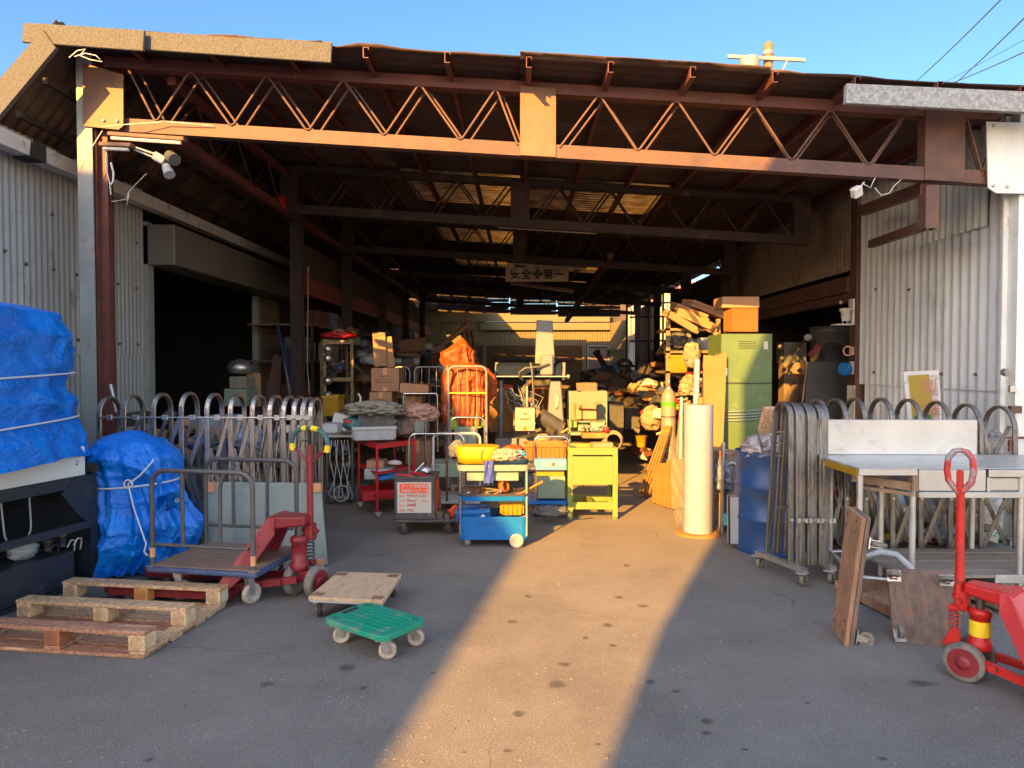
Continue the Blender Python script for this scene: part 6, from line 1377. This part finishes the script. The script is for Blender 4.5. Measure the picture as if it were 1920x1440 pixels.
# ---------------- behind the left gate ----------------
carton(372,426,782,835,6.3,.4,'pale blue case standing behind the left gate',M('pale_blue_case',(.16,.30,.38),.5,0,.1),tape=False,name='pale_case',cat='case')
b=B(); b.bar(P(292,872,5.9),P(436,795,6.2),.06,.14); solo(b,'timber_beam',m_boardr,'long brown timber slanting upward behind the left gate','timber')
b=B(); b.grid(lambda u,v:P(350+150*u,850+25*v-30*u+8*math.sin(u*12),6.05+.3*v)+V((0,0,.02*noise.noise(V((u*9,v*5,1))))),40,12); solo(b,'blue_sheeting',m_tarp,'folded blue sheeting lying behind the left gate','tarpaulin',solid=.004)
b=B(); b.blob(P(468,826,6.1),(.14,.12,.12),31,.35,2.6,36,.8,True); solo(b,'plastic_bag',M('bluish_clear_bag',(.20,.26,.40),.2,0,.3,12,None,0,0,.8,30),'bulging bluish clear bag behind the middle of the left gate','plastic bag')
cloth(P(500,850,6.2),(.28,.2,.10),m_cloth,'grey cloth heap behind the right half of the left gate',seed=33,amp=.4)
cloth(P(555,862,6.2),(.18,.2,.10),m_board,'brown cloth heap behind the bunched end of the left gate',seed=35,amp=.4)
for i in range(5):
    b=B(); b.box(xat(345,6.0),xat(402,6.0),6.0,6.3,.28+.07*i,.335+.07*i); solo(b,'green_tray',m_greenp,['bottom','second','middle','fourth','top'][i]+' dark green tray of the stack behind the left gate','tray','stacked green trays')
random.seed(9)
heap(300,600,890,960,6.2,'scrap along the ground behind the left gate',DM,16,sz=.12)
heap(250,360,770,840,6.4,'heap behind the first left gate hoops',[m_bolt,m_black,m_maroon,m_card],8,sz=.12)
carton(520,575,800,812,6.3,.2,'white and orange striped packet behind the left gate',m_white,tape=False,name='packet',cat='packet')
b=B(); b.cyl(P(208,722,5.7),P(220,775,5.6),.018,n=8); solo(b,'steel_tube',m_zinc,'short pale steel tube leaning behind the first gate hoop','tube')
t=carton(600,632,795,812,6.6,.2,'small grey instrument box by the end of the left gate',m_greyp,tape=False,name='instrument_box',cat='box')
crate((xat(621,8.2),8.3,.9),.17,.3,.24,m_yelp,'yellow crate standing under the tan rack',0,ribs=4)
t=thing('workbench','low bench with hanging white cables left of the red cart','bench',(xat(640,7.6),7.6,0))
b=B(); pxbox(b,608,662,815,820,7.4,.5); b.build('top',m_greyp,t)
for px in (612,660):
    b=B(); b.cyl((xat(px,7.5),7.5,0),(xat(px,7.5),7.5,.72),.018,n=8); b.build('leg',m_stgrey,t)
b=B()
for i in range(6):
    x=622+i*6; b.tube([P(x,825,7.38),P(x-4+8*(i%2),860,7.36),P(x+5-6*(i%2),900,7.36),P(x-6+3*i,928,7.34),P(x+8,935,7.3)],.006,5)
solo(b,'hanging_cables',m_greyp,'tangled white cables hanging from the low bench','cable')
b=B(); b.tube(arc(P(640,925,7.3),(1,0,0),(0,.3,1),.08,0,2*math.pi,18)[:-1],.007,5,True); solo(b,'cable_coil',m_greyp,'loop of white cable on the floor under the bench','cable')
carton(606,640,918,930,7.35,.2,'dark low trolley box on the floor under the bench',m_dkgrey,tape=False,name='tool_case',cat='case')
carton(655,690,908,938,7.5,.3,'teal toolbox on the floor left of the red cart',m_grip,tape=False,name='toolbox',cat='toolbox')
b=B(); b.ob(P(640,790,7.4),(.16,.12,.16),(0,.25,0)); solo(b,'white_monitor',m_machw,'tilted white device on the low bench beside the blue bag','device')
b=B(); b.tube([P(675,765,7.7),P(676,745,7.7),P(672,738,7.7)],.012,6); solo(b,'white_pipe',m_white,'bent white pipe rising behind the grey olive cloth','pipe')
carton(665,800,790,812,7.9,.25,'long grey steel box behind the cloths on the red cart',m_greyp,tape=False,name='steel_box',cat='box')
# ---------------- right side: roll, cylinder, locker ----------------
t=thing('film_roll','tall pale roll of wrapped film standing on a round base at the right','roll',G(1308,1000))
c=G(1308,1000); r=.5*(xat(1336,c.y)-xat(1281,c.y))
b=B(); b.lathe([(r,.02),(r*1.01,.3),(r,.8),(r*.99,zat(758,c.y))],c,n=40); b.build('roll',m_plwhite,t)
b=B(); b.lathe([(r*1.55,0),(r*1.55,.012),(r*1.2,.016)],c,n=40); b.build('base_disc',m_cardy,t)
b=B(); b.lathe([(.03,0),(.03,.06)],c+V((.02,0,zat(757,c.y))),n=16); b.build('core',m_cardy,t)
b=B()
def fl(u,v):
    a=P(1282-(20*math.sin(v*2.6)+4)*u,790+215*v-20*u,c.y-.05+.25*u); return a+V((.004*math.sin(v*37+u*7),.008*math.sin(v*29+u*5),0))
b.grid(fl,14,40); b.build('loose_film',m_film,t)
t=thing('gas_cylinder','beige gas cylinder with a bright green band behind the film roll','gas cylinder',(xat(1254,8.3),8.3,0)); c=V((xat(1254,8.3),8.3,0)); r=.5*(xat(1268,8.3)-xat(1240,8.3)); H_=zat(740,8.3)
m_cyl=M('beige_cylinder_paint',(.18,.17,.165),.45,0,.06)
b=B(); b.lathe([(r,0),(r,H_-.05),(r*.92,H_),(r*.6,H_+.05),(r*.35,H_+.075)],c,n=28); cy=b.build('body',m_cyl,t)
b=B(); b.lathe([(r*1.015,H_-.14),(r*1.015,H_-.08)],c,n=28,cap=False); b.build('green_band',M('band_green',(.06,.28,.01),.5),cy)
b=B(); b.lathe([(r*1.02,H_-.27),(r*1.02,H_-.25)],c,n=28,cap=False); b.build('strap',m_dkgrey,t)
b=B(); b.lathe([(.028,H_+.07),(.028,H_+.10),(.018,H_+.10),(.018,H_+.17),(.012,H_+.18)],c,n=12); b.build('valve',m_zinc,t)
lettering('液化炭酸',.07,c+V((-.055,-r-.002,H_-.36)),(1,0,0),(0,0,1),m_white,cy,vert=False) if False else None
for i,ch in enumerate('炭酸ガス'): lettering(ch,.075,c+V((-.06,-r-.001,H_-.37-.1*i)),(1,.0,0),(0,0,1),m_white,cy)
# tall leaning boards
for i,(a,d_,w_) in enumerate(((1338,1322,.20),(1345,1332,.05),(1352,1338,.05),(1358,1345,.05))):
    b=B(); top=P(a,668-2*i,7.6); bot=P(d_-2,905+14*i,7.25); bot=V((bot.x,7.2,.02)); m_=(top-bot)
    b.bar(bot,top,.025 if i else .02,w_ if i else .22,up=(0,1,0) if False else (1,0,0)); solo(b,'leaning_board',m_boardr if False else M('orange_brown_board_%d'%i,(.30,.13,.045),.8,0,.15,3,None,0,0,.3,50),['widest orange brown board leaning left of the green locker','first narrow board right of the widest leaning one','second narrow board leaning against the green locker','narrow board standing closest to the green locker'][i],'board','boards leaning on the green locker')  # orange brown board colour, one material per board
b=B(); b.tube([P(1307,675,7.4),P(1305,760,7.2)],.032,12); solo(b,'pale_tube',m_plwhite,'pale plastic tube standing behind the film roll','tube')
t=thing('green_locker','tall green steel locker standing at the right with cartons on top','locker',(xat(1400,7.7),7.9,0)); xa_,xb_=xat(1352,7.7),xat(1448,7.7)
b=B(); b.box(xa_,xb_,7.7,8.25,.0,zat(626,7.7)); lk=b.build('body',m_green,t,bevel=.006)
b=B(); b.box(xa_+.002,xb_-.002,7.694,7.699,zat(719,7.7)-.004,zat(719,7.7)+.004); b.build('door_gap',m_black,lk)
b=B(); b.box(xa_+.01,xb_-.01,7.690,7.6935,zat(717,7.7),zat(630,7.7)); b.build('upper_door',m_green,t); b=B(); b.box(xa_+.01,xb_-.01,7.690,7.6935,.1,zat(722,7.7)); b.build('lower_door',m_green,t)
b=B(); pxbox(b,1358,1364,690,704,7.675,.012); b.build('handle',m_zinc,t)
b=B(); pxbox(b,1432,1440,640,655,7.686,.003); b.build('name_card',m_white,t)
b=B()
for k in range(4): pxbox(b,1385,1418,640+4*k,641.2+4*k,7.687,.003)
b.build('vent_slot',m_black,t)
b=B()
for py in (772,778,783,789): b.tube([(xa_-.012,7.68,zat(py,7.7)),((xa_+xb_)/2,7.672,zat(py-2,7.7)),(xb_+.01,7.68,zat(py-6,7.7))],.006,5)
b.build('string_wrap',m_plwhite,t)
t=carton(1372,1422,578,622,7.75,.3,'bright orange carton on top of the green locker',m_cardo,tape=False); b=B()
b=B(); p=P(1357,578,7.8); b.add([tuple(P(1357,585,7.85)),tuple(P(1372,578,7.75)),tuple(P(1372,622,7.75)),tuple(P(1357,620,7.85))],[(0,1,2,3)]); b.build('open_flap',m_cardo,t,solid=.004)
carton(1354,1424,556,577,7.85,.35,'flat dark brown carton lying on the bright orange one',m_card,tape=False)
# blue barrel with rubbish
c=G(1424,1048); 
t=thing('blue_barrel','scuffed blue steel drum behind the bunched end of the right gate','drum',c); r=.29; H_=zat(856,c.y-.1)
c2=V((c.x+.20,c.y+.30,0)); t.location=c2
b=B(); b.lathe([(r*.98,0),(r,.015),(r*.985,.03),(r*.985,.26),(r*1.02,.275),(r*.985,.29),(r*.985,.52),(r*1.02,.535),(r*.985,.55),(r*.985,H_-.02),(r*1.02,H_),(r*.96,H_),(r*.96,H_-.06)],c2,n=44); b.build('body',m_barrel,t)
b=B(); b.blob(c2+V((-.08,-.1,H_+.02)),(.17,.14,.11),41,.5,2.4,40,.6,True); solo(b,'plastic_bag',M('printed_bag',(.36,.34,.36),.4,0,.6,14,None,0,0,.8,30),'crumpled white printed bag in the mouth of the blue drum','plastic bag')
b=B(); b.bar(c2+V((-.1,.05,H_-.1)),P(1446,765,5.5),.11,.05); solo(b,'timber_offcut',m_wood,'pale timber offcut sticking up out of the blue drum','timber')
b=B(); b.ob(c2+V((.05,-.08,H_+.04)),(.24,.10,.10),(0,-.7,.1)); solo(b,'black_case',m_black,'black plastic piece sticking out of the blue drum','case')
b=B(); b.cyl(P(1431,850,5.3),P(1419,806,5.35),.008,n=6); solo(b,'steel_rod',m_bolt,'thin grey rod leaning in the mouth of the blue drum','rod')
# rusty painted drum / column
c=V((xat(1372,6.35),6.5,0)); H_=zat(848,6.35)
t=thing('rusty_drum','narrow drum with peeling white and rusty paint between the roll and the blue drum','drum',c)
b=B(); b.lathe([(.115,0),(.115,.3),(.118,.31),(.115,.32),(.115,H_-.03),(.12,H_-.02),(.12,H_),(.10,H_)],c,n=32); b.build('body',M('peeling_white_paint',(.30,.28,.25),.7,0,.15,5,(.30,.10,.03),.38,7,.2,60),t)
b=B(); b.tube(arc(c+V((.02,-.118,H_-.15)),(1,0,0),(0,0,1),.05,-.4,3.4,12),.012,6); b.build('white_mark',m_white,t)
b=B(); b.bar(P(1352,1012,6.2),P(1356,830,6.35),.02,.05); b.build('side_strip',m_zinc,t)
t=thing('grey_crate','upright grey framed filter panel between the rusty drum and the blue drum','panel',(xat(1376,5.6),5.6,0))
b=B(); q=[P(1366,930,5.62),P(1390,930,5.62),P(1388,1020,5.62),P(1367,1020,5.62)]; b.add(q+[k+V((0,.04,0)) for k in q],[(3,2,1,0),(4,5,6,7),(0,1,5,4),(1,2,6,5),(2,3,7,6),(3,0,4,7)]); b.build('panel',m_greyp,t); b=B(); b.tube([k-V((0,.005,0)) for k in q],.008,5,True); b.build('frame',m_black,t)
carton(1356,1374,965,986,6.2,.12,'turquoise box at the foot of the rusty drum',m_cyanp,tape=False,name='small_box',cat='box')
cloth(P(1352,900,6.4),(.09,.09,.16),m_plwhite,'white crumpled paper stuffed beside the film roll',seed=51,amp=.6,name='crumpled_paper',cat='paper')
# cardboard sheets and scraps at the foot of the cylinder
for i in range(6):
    b=B(); a=P(1222+7*i,905+3*i,7.5-.06*i); h=.36+.03*i; q=[V((a.x,a.y-.05,.01)),V((a.x+.26,a.y+.1,.01)),V((a.x+.30,a.y+.35,h)),V((a.x+.05,a.y+.25,h-.04*(i%2))),]; b.add(q,[(0,1,2,3)]); solo(b,'cardboard_sheet',m_cardy,['leftmost','second','third','fourth','fifth','rightmost'][i]+' kraft cardboard sheet leaning at the foot of the gas cylinder','cardboard','leaning cardboard sheets',solid=.006)
for i in range(4):
    b=B(); a=P(1222+6*i,880,7.9); b.bar(V((a.x-.15,7.8,.05)),P(1246+4*i,800,8.2),.02,.05); solo(b,'wood_strip',m_cardy,['first','second','third','fourth'][i]+' thin wood strip from the left, slanting against the gas cylinder','wood strip','wood strips by the gas cylinder')
t=cloth(P(1222,785,8.8),(.13,.12,.16),m_card,'bulging brown paper sack left of the gas cylinder',seed=61,amp=.25,flat=.9,name='paper_sack',cat='sack')
cloth(P(1237,778,8.7),(.10,.08,.07),m_white,'crumpled cream paper on the sack beside the gas cylinder',seed=62,amp=.5,name='crumpled_paper',cat='paper')
b=B(); b.lathe([(.055,0),(.075,.14),(.08,.145)],(xat(1203,9.2),9.2,.42),n=18); solo(b,'yellow_pail',m_yelp,'small bright yellow pail left of the brown paper sack','pail')
b=B(); b.cyl(P(1268,870,7.9),P(1276,770,8.0),.014,n=8); solo(b,'orange_pipe',m_orprint,'orange pipe leaning right of the gas cylinder','pipe')
b=B(); b.cyl(P(1276,870,7.8),P(1278,745,7.9),.02,n=8); solo(b,'blue_pole',m_cyanp,'pale blue pole standing between the cylinder and the film roll','pole')
cloth(P(1292,728,8.0),(.10,.10,.13),M('peach_rags',(.36,.20,.13),.9,0,.5,24,None,0,0,.6,30),'heap of peach coloured rags above the film roll',seed=63,amp=.6,freq=3)
# rack with piled stock on the right
Y8=8.9
t=thing('stock_rack','tall tan rack piled with cartons and sacks along the right side','rack',(xat(1300,Y8),Y8+.3,0))
for px in (1249,1288,1343):
    b=B(); x=xat(px,Y8); b.box(x,x+.05,Y8,Y8+.05,0,zat(598,Y8)); b.build('upright',m_tan,t)
for py in (620,662,700,742):
    b=B(); b.box(xat(1249,Y8),xat(1348,Y8),Y8,Y8+.7,zat(py,Y8),zat(py,Y8)+.03); b.build('shelf',m_tan,t)
for i,(px,py,w,rx,rz_) in enumerate(((1275,606,.44,.5,.2),(1300,600,.5,.42,.0),(1318,608,.44,.55,-.2),(1292,588,.46,.35,.1),(1318,582,.5,.3,.3))):
    b=B(); b.ob(P(px,py,8.9+.05*i),(w,.3,.045),(rx*.4,rx,rz_)); b.ob(P(px,py,8.9+.05*i)+V((0,0,.05)),(w*.95,.3,.04),(rx*.4,rx,rz_)); solo(b,'carton_bundle',m_card,['leftmost','middle','rightmost','upper left','upper right'][i]+' bundle of folded cartons heaped on top of the right hand rack','cardboard','folded carton bundles')
cloth(P(1272,640,8.95),(.13,.12,.11),m_dkgrey,'black plastic sack on the upper shelf of the right hand rack',seed=71,amp=.4,flat=.8,name='black_sack',cat='sack')
crate((xat(1271,8.85),8.95,zat(700,8.85)+.01),.20,.3,.22,m_yelp,'orange yellow ribbed crate on the right hand rack',0,ribs=6)
cloth(P(1297,665,8.8),(.10,.12,.19),m_cloth,'olive green sack between the yellow crate and the grey tub',seed=72,amp=.3,flat=.9,name='olive_sack',cat='sack')
t=thing('grey_tub','grey plastic tub upside down on the clutter left of the green locker','tub',P(1321,661,9.05)); b=B(); b.m=wm(t); b.lathe([(.13,0),(.135,.02),(.12,.15),(.10,.19)],n=24); b.build('shell',m_greyp,t)
carton(1318,1342,676,699,8.95,.2,'cream box on the shelf below the grey tub',m_white,tape=False)
random.seed(17)
heap(1250,1345,708,735,8.85,'clutter on the third right hand shelf',[m_bolt,m_card,m_maroon,m_bluef,m_greyp],10)
heap(1255,1310,748,800,8.7,'sunlit heap low on the right hand rack',[m_cardy,m_redc,m_yelp,m_cloth,m_cardo],12,sz=.07)
heap(1190,1250,690,760,10.5,'shaded heap beyond the right hand rack',[m_bolt,m_card,m_maroon,m_bluef,m_greyp,m_cloth],18,sz=.16)
heap(1190,1250,770,860,10.2,'ground scrap beyond the gas cylinder',[m_bolt,m_maroon,m_black,m_greyp,m_redc],14,sz=.13)
# far right clutter towards the back
carton(1143,1168,655,668,17,.5,'pale green cabinet on the far bench at the back right',m_greenp,tape=False,name='green_cabinet',cat='cabinet')
b=B(); b.lathe([(.20,0),(.19,.06),(.12,.13),(.0,.16)],P(1170,684,16),n=22,cap=False); solo(b,'steel_hood',m_zinc,'shiny domed steel hood on the far bench at the back right','hood')
t=thing('far_bench','dark steel bench at the back right carrying the domed hood','bench',(xat(1172,15.5),16,0))
b=B(); pxbox(b,1150,1200,684,689,15.5,1.2); b.build('top',m_darkst,t); b=B(); pxbox(b,1160,1163,689,800,15.5,.05); b.build('leg',m_stgrey,t); b=B(); pxbox(b,1196,1199,689,800,15.5,.05); b.build('leg',m_stgrey,t)
carton(1182,1204,694,718,14.5,.3,'beige electrical box below the far bench',m_beige,tape=False,name='electrical_box',cat='box')
carton(1142,1170,755,812,10.8,.5,'tall grey cabinet standing in the shade right of the lime table',m_dkgrey,tape=False,name='grey_cabinet',cat='cabinet')
carton(1172,1200,765,805,11.2,.4,'lower dark cabinet next to the tall grey one',m_stgrey,tape=False,name='dark_cabinet',cat='cabinet')
random.seed(3)
heap(1110,1200,715,760,11.5,'dark pile behind the grey cabinets',[m_black,m_bolt,m_darkst,m_bluef,m_maroon],16,sz=.2)
heap(1095,1150,690,720,14,'dark heap below the far door',[m_black,m_bolt,m_bluef,m_board],10,sz=.25)
b=B(); b.ob(P(1113,700,13),(.25,.2,.7),(0,0,.2)); solo(b,'red_cylinder',m_redc,'dark red cylinder standing beyond the measuring machine','cylinder') if False else None
for i in range(3):
    b=B(); p=P(868+9*i,620,13.5); q=P(885+8*i,760,13.0); b.bar(p,q,.05,.12); solo(b,'timber_plank',m_board,['left','middle','right'][i]+' plank of the three leaning above the orange sacks','plank','planks leaning above the sacks')
random.seed(4)
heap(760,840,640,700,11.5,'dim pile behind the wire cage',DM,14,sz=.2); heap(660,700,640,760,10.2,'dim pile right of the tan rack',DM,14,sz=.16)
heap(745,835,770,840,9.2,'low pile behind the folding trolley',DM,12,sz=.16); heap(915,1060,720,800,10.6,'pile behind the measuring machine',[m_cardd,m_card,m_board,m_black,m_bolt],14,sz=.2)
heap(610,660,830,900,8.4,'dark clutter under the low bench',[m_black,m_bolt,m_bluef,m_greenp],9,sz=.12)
# ---------------- safety sign, lamps and hangings in the roof ----------------
Y9=13.2
t=thing('safety_sign','long cream sign with four kanji and a green cross hung from the roof','sign',P(1006,515,Y9)); a=P(948,528,Y9); c=P(1066,500,Y9)
b=B(); b.box(a.x,c.x,Y9,Y9+.03,a.z,c.z); b.build('board',m_signb,t,bevel=.01)
sz=.20; z=(a.z+c.z)/2-.075
for ch,px in (('安',956),('全',977),('第',1018),('一',1038)): lettering(ch,sz,(xat(px,Y9),Y9-.003,z),(1,0,0),(0,0,1),m_blk,t,bold=.025)
b=B(); x=xat(1008,Y9)+.0; zc=(a.z+c.z)/2; b.box(x-.035,x+.035,Y9-.004,Y9-.001,zc-.1,zc+.1); b.box(x-.1,x-.0352,Y9-.004,Y9-.001,zc-.035,zc+.035); b.box(x+.0352,x+.1,Y9-.004,Y9-.001,zc-.035,zc+.035); b.build('green_cross',m_signg,t)
for px in (960,1052):
    b=B(); b.cyl((xat(px,Y9),Y9+.015,c.z),(xat(px,Y9),Y9+.015,3.9),.006,n=5); b.build('hanger',m_darkst,t)
m_fix=M('lamp_housing_tan',(.26,.19,.14),.6,0,.1)
lampfix(P(950,490,13.0),P(1100,501,13.0),'fluorescent batten lamp just above the safety sign',.09,m_fix,True,.05)
lampfix(P(955,529,15.0),P(1077,545,14.6),'slanting fluorescent batten lamp just below the safety sign',.09,m_fix,True,.05)
lampfix(P(930,420,9.4),P(1122,432,9.4),'long fluorescent batten lamp under the second truss',.08,m_fix,True,.05)
t=thing('pendant_lamp','enamel pendant lamp hanging at the far left of the roof','pendant lamp',P(876,590,14)); b=B(); b.lathe([(.03,0),(.05,-.3),(.16,-.42),(.17,-.44)],P(876,585,14),n=16,cap=False); b.build('shade',m_fix,t); b=B(); b.cyl(P(876,585,14),P(876,540,14),.01,n=5); b.build('cord',m_darkst,t)
b=B(); b.ob(P(527,380,8.7),(.1,.08,.14),(0,0,0)); solo(b,'red_lamp',m_redc,'small red warning lamp on the left end of the second truss','lamp')
# long diagonal brace in the roof
b=B(); b.bar(P(1145,480,11.5),P(1062,602,20),.10,.10); b.build('diagonal_brace',m_maroon,shed)
# ---------------- right doorway machines ----------------
t=thing('grey_machine','grey sheet metal machine cabinet inside the right doorway','machine',(4.5,9.4,0))
b=B(); q=[P(1513,678,9.3),P(1610,678,9.3),P(1610,760,9.3),P(1503,760,9.3)]; q[2].z=.0; q[3].z=0; b.add(q+[k+V((.1,.6,0)) for k in q],[(3,2,1,0),(4,5,6,7),(0,1,5,4),(1,2,6,5),(2,3,7,6),(3,0,4,7)]); b.build('body',m_stgrey,t,bevel=.01)
b=B(); b.bar(P(1513,678,9.29),P(1504,758,9.29),.008,.008); b.build('edge_trim',m_gutter,t)
t=thing('steel_vat','round dark steel vat above the grey machine in the right doorway','vat',P(1562,680,9.8)); b=B(); b.lathe([(.30,0),(.30,.40),(.31,.41),(.31,.50),(.28,.50)],P(1562,680,9.8),n=28); b.build('shell',m_stgrey,t)
b=B()
for k in range(4): b.tube(arc(P(1560,675,9.25)+V((0,0,.02*k)),(1,0,.2),(0,.2,1),.12+.015*k,.2,3,12),.012,6)
solo(b,'black_hose',m_black,'black hoses lying on top of the grey machine','hose')
t=thing('grey_panel_box','brownish machine column standing left of the grey machine','machine',(xat(1490,9.8),9.8,0))
b=B(); pxbox(b,1470,1512,642,680,9.9,.3); b.build('head',m_stgrey,t); b=B(); b.box(xat(1470,9.7),xat(1500,9.7),9.7,9.9,0,zat(680,9.7)); b.build('column',m_board,t); b=B(); b.cyl(P(1476,690,9.6),P(1512,630,9.6),.015,n=6); b.build('lever',m_black,t); b=B(); b.lathe([(.0,0),(.06,.02),(.05,.08),(.02,.1)],P(1515,640,9.6),n=14,cap=False); b.build('knob',m_greyp,t)
for i,(px,py) in enumerate(((1462,650),(1466,672),(1480,700),(1490,715),(1500,695))):
    b=B(); b.blob(P(px,py,9.4),(.035,.03,.03),i,.4,3,14); solo(b,'machine_fitting',m_bolt,['topmost','second','third','lowest','rightmost'][i]+' dark fitting on the machine column in the right doorway','machine part','dark fittings in the right doorway')
t=thing('valve_unit','white valve unit mounted on the post of the right doorway','valve',P(1585,590,8.7))
b=B(); b.lathe([(.045,-.09),(.055,-.05),(.055,.02),(.075,.03),(.075,.06),(.03,.07)],P(1586,588,8.65),n=18); b.build('body',m_gutter,t)
b=B(); pxbox(b,1568,1602,607,609.5,8.6,.15); pxbox(b,1598,1603,560,607,8.62,.1); b.build('bracket',m_gutter,t)
b=B()
for px in (1580,1588): b.cyl(P(px,590,8.62),P(px,607,8.62),.006,n=6)
b.build('pipe',m_gutter,t); b=B(); b.blob(P(1576,567,8.6),(.025,.02,.025),2,.2,2,10); b.build('pink_cap',m_clothp,t)
t=thing('pink_clip','pink plastic ring clipped to the post of the right doorway','clip',P(1592,657,8.6)); b=B(); b.tube(arc(P(1590,658,8.58),(1,0,0),(0,0,1),.055,.5,5.6,14),.012,6); b.build('ring',m_clothp,t); b=B(); b.ob(P(1597,658,8.58),(.05,.03,.10)); b.build('tab',m_clothp,t)
t=thing('blue_cap','round blue cap hung on the post of the right doorway','pulley',P(1588,692,8.6)); b=B(); b.lathe([(.02,-.02),(.075,-.02),(.085,.04),(.07,.05)],P(1586,692,8.58),(-.8,-.5,0),20); b.build('shell',m_bluep,t); b=B(); b.ob(P(1596,690,8.58),(.05,.05,.16)); b.build('clamp',m_zinc,t)  # the round blue cap on the doorway post
b=B(); b.ob(P(1530,655,9.2),(.08,.06,.12),(0,.6,0)); b.ob(P(1521,665,9.2),(.08,.05,.06),(0,.6,0)); solo(b,'red_fitting',m_redbeam,'dark red hinged fitting on top of the grey machine','machine part')
# small things on the right post
b=B(); b.box(4.08,4.14,5.80,5.835,1.20,1.26); b.box(4.10,4.12,5.79,5.80,1.21,1.25)
t=thing('padlock_box','small brown lock box on the right front post','box',P(1903,768,5.78)); b=B(); b.ob(P(1903,768,5.79),(.09,.05,.06)); b.build('case',m_chord,t,bevel=.004); b=B(); b.ob(P(1898,729,5.8),(.05,.04,.06)); b.build('switch',m_zinc,t,bevel=.006)
t=thing('post_lamp','small round lamp on the right front post','lamp',P(1882,697,5.8)); b=B(); b.lathe([(.03,0),(.035,.02),(.02,.05)],P(1882,697,5.85),(0,-1,-.3),14); b.build('head',m_zinc,t)
t=thing('post_clamp','rusty hasp and clamp bolted low on the right front post','clamp',P(1897,830,5.8)); b=B(); pxbox(b,1870,1930,819,823,5.80,.01); pxbox(b,1892,1900,825,846,5.79,.02); b.build('plate',m_maroon,t)
# ---------------- behind the right gate ----------------
random.seed(12)
CM=[m_film,m_greyp,m_dkgrey,m_board,m_bluef,m_white,m_maroon]
b=B(); b.blob(P(1735,960,5.75),(.33,.2,.24),81,.35,2.2,44,.8,True); solo(b,'plastic_bag',M('grey_bag_film',(.30,.33,.38),.25,0,.25,8,None,0,0,.9,18),'large clear grey bag behind the right gate below the sink table','plastic bag')
b=B(); b.blob(P(1815,950,5.7),(.22,.2,.22),83,.4,2.2,40,.8,True); solo(b,'plastic_bag',M('pale_bag_film',(.34,.36,.38),.25,0,.25,8,None,0,0,.9,18),'pale clear bag behind the right gate near the front post','plastic bag')
b=B(); b.ob(P(1590,945,5.65),(.13,.1,.12),(0,.4,.3)); solo(b,'orange_red_box',m_orprint,'orange red box behind the right gate beside the first sink leg','box')
b=B(); b.cyl(P(1625,955,5.7),P(1690,955,5.7),.17,n=24); solo(b,'steel_drum',m_zinc,'steel drum lying on its side behind the right gate','drum')
b=B(); b.ob(P(1695,915,5.7),(.2,.1,.1),(.2,.3,.2)); solo(b,'green_plastic',m_teal,'green plastic piece behind the right gate above the lying drum','plastic')
b=B(); pxbox(b,1655,1700,1000,1012,5.65,.1); solo(b,'yellow_bar',m_yelp,'yellow bar on the ground behind the right gate','bar')
b=B(); pxbox(b,1548,1556,870,905,5.6,.05); solo(b,'cyan_strip',m_cyanp,'turquoise strip behind the first sink leg','strip')
b=B(); b.blob(P(1865,840,5.65),(.08,.08,.13),85,.4,2.5,30,.8,True); solo(b,'plastic_bag',m_film,'small clear bag hanging above the sink table at the right post','plastic bag')
heap(1560,1860,960,1035,5.75,'ground heap behind the right gate',[m_greyp,m_dkgrey,m_board,m_bluef,m_maroon,m_stgrey],26,sz=.14)
heap(1600,1850,900,950,6.0,'stack behind the clear bags',[m_dkgrey,m_black,m_board,m_bluef],14,sz=.16)
heap(1540,1600,760,900,6.3,'pile by the right doorway post',[m_bolt,m_dkgrey,m_boardr,m_greyp],6,sz=.10)
b=B(); b.blob(P(1030,958,6.55),(.18,.12,.04),91,.5,3,30,.5,True); solo(b,'plastic_bag',m_film,'flat clear bag lying under the blue cart left of the lime table','plastic bag')

# more densely packed stock along both sides of the aisle
random.seed(77)
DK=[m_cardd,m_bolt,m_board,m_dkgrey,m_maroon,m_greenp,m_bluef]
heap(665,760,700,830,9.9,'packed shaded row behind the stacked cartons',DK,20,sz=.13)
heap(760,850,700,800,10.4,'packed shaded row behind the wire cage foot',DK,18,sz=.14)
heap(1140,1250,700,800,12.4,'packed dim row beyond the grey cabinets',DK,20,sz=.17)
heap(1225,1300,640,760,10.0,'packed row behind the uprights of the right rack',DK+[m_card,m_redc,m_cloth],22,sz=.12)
heap(1285,1345,690,760,8.5,'sunlit pile between the rack and the leaning boards',[m_card,m_cloth,m_greyp,m_redc,m_cardy,m_white],16,sz=.06)
heap(330,590,800,890,6.0,'mixed pile behind the middle of the left gate',[m_card,m_bluef,m_greyp,m_board,m_greenp,m_cloth],22,sz=.09)
heap(1560,1860,900,1010,5.62,'coloured pile just behind the right gate',[m_greyp,m_teal,m_white,m_bluef,m_board,m_redc,m_dkgrey],24,sz=.08)
heap(1000,1062,800,830,7.6,'pile between the measuring machine and the blue cart',[m_dkgrey,m_card,m_greyp,m_bolt],8,sz=.07)
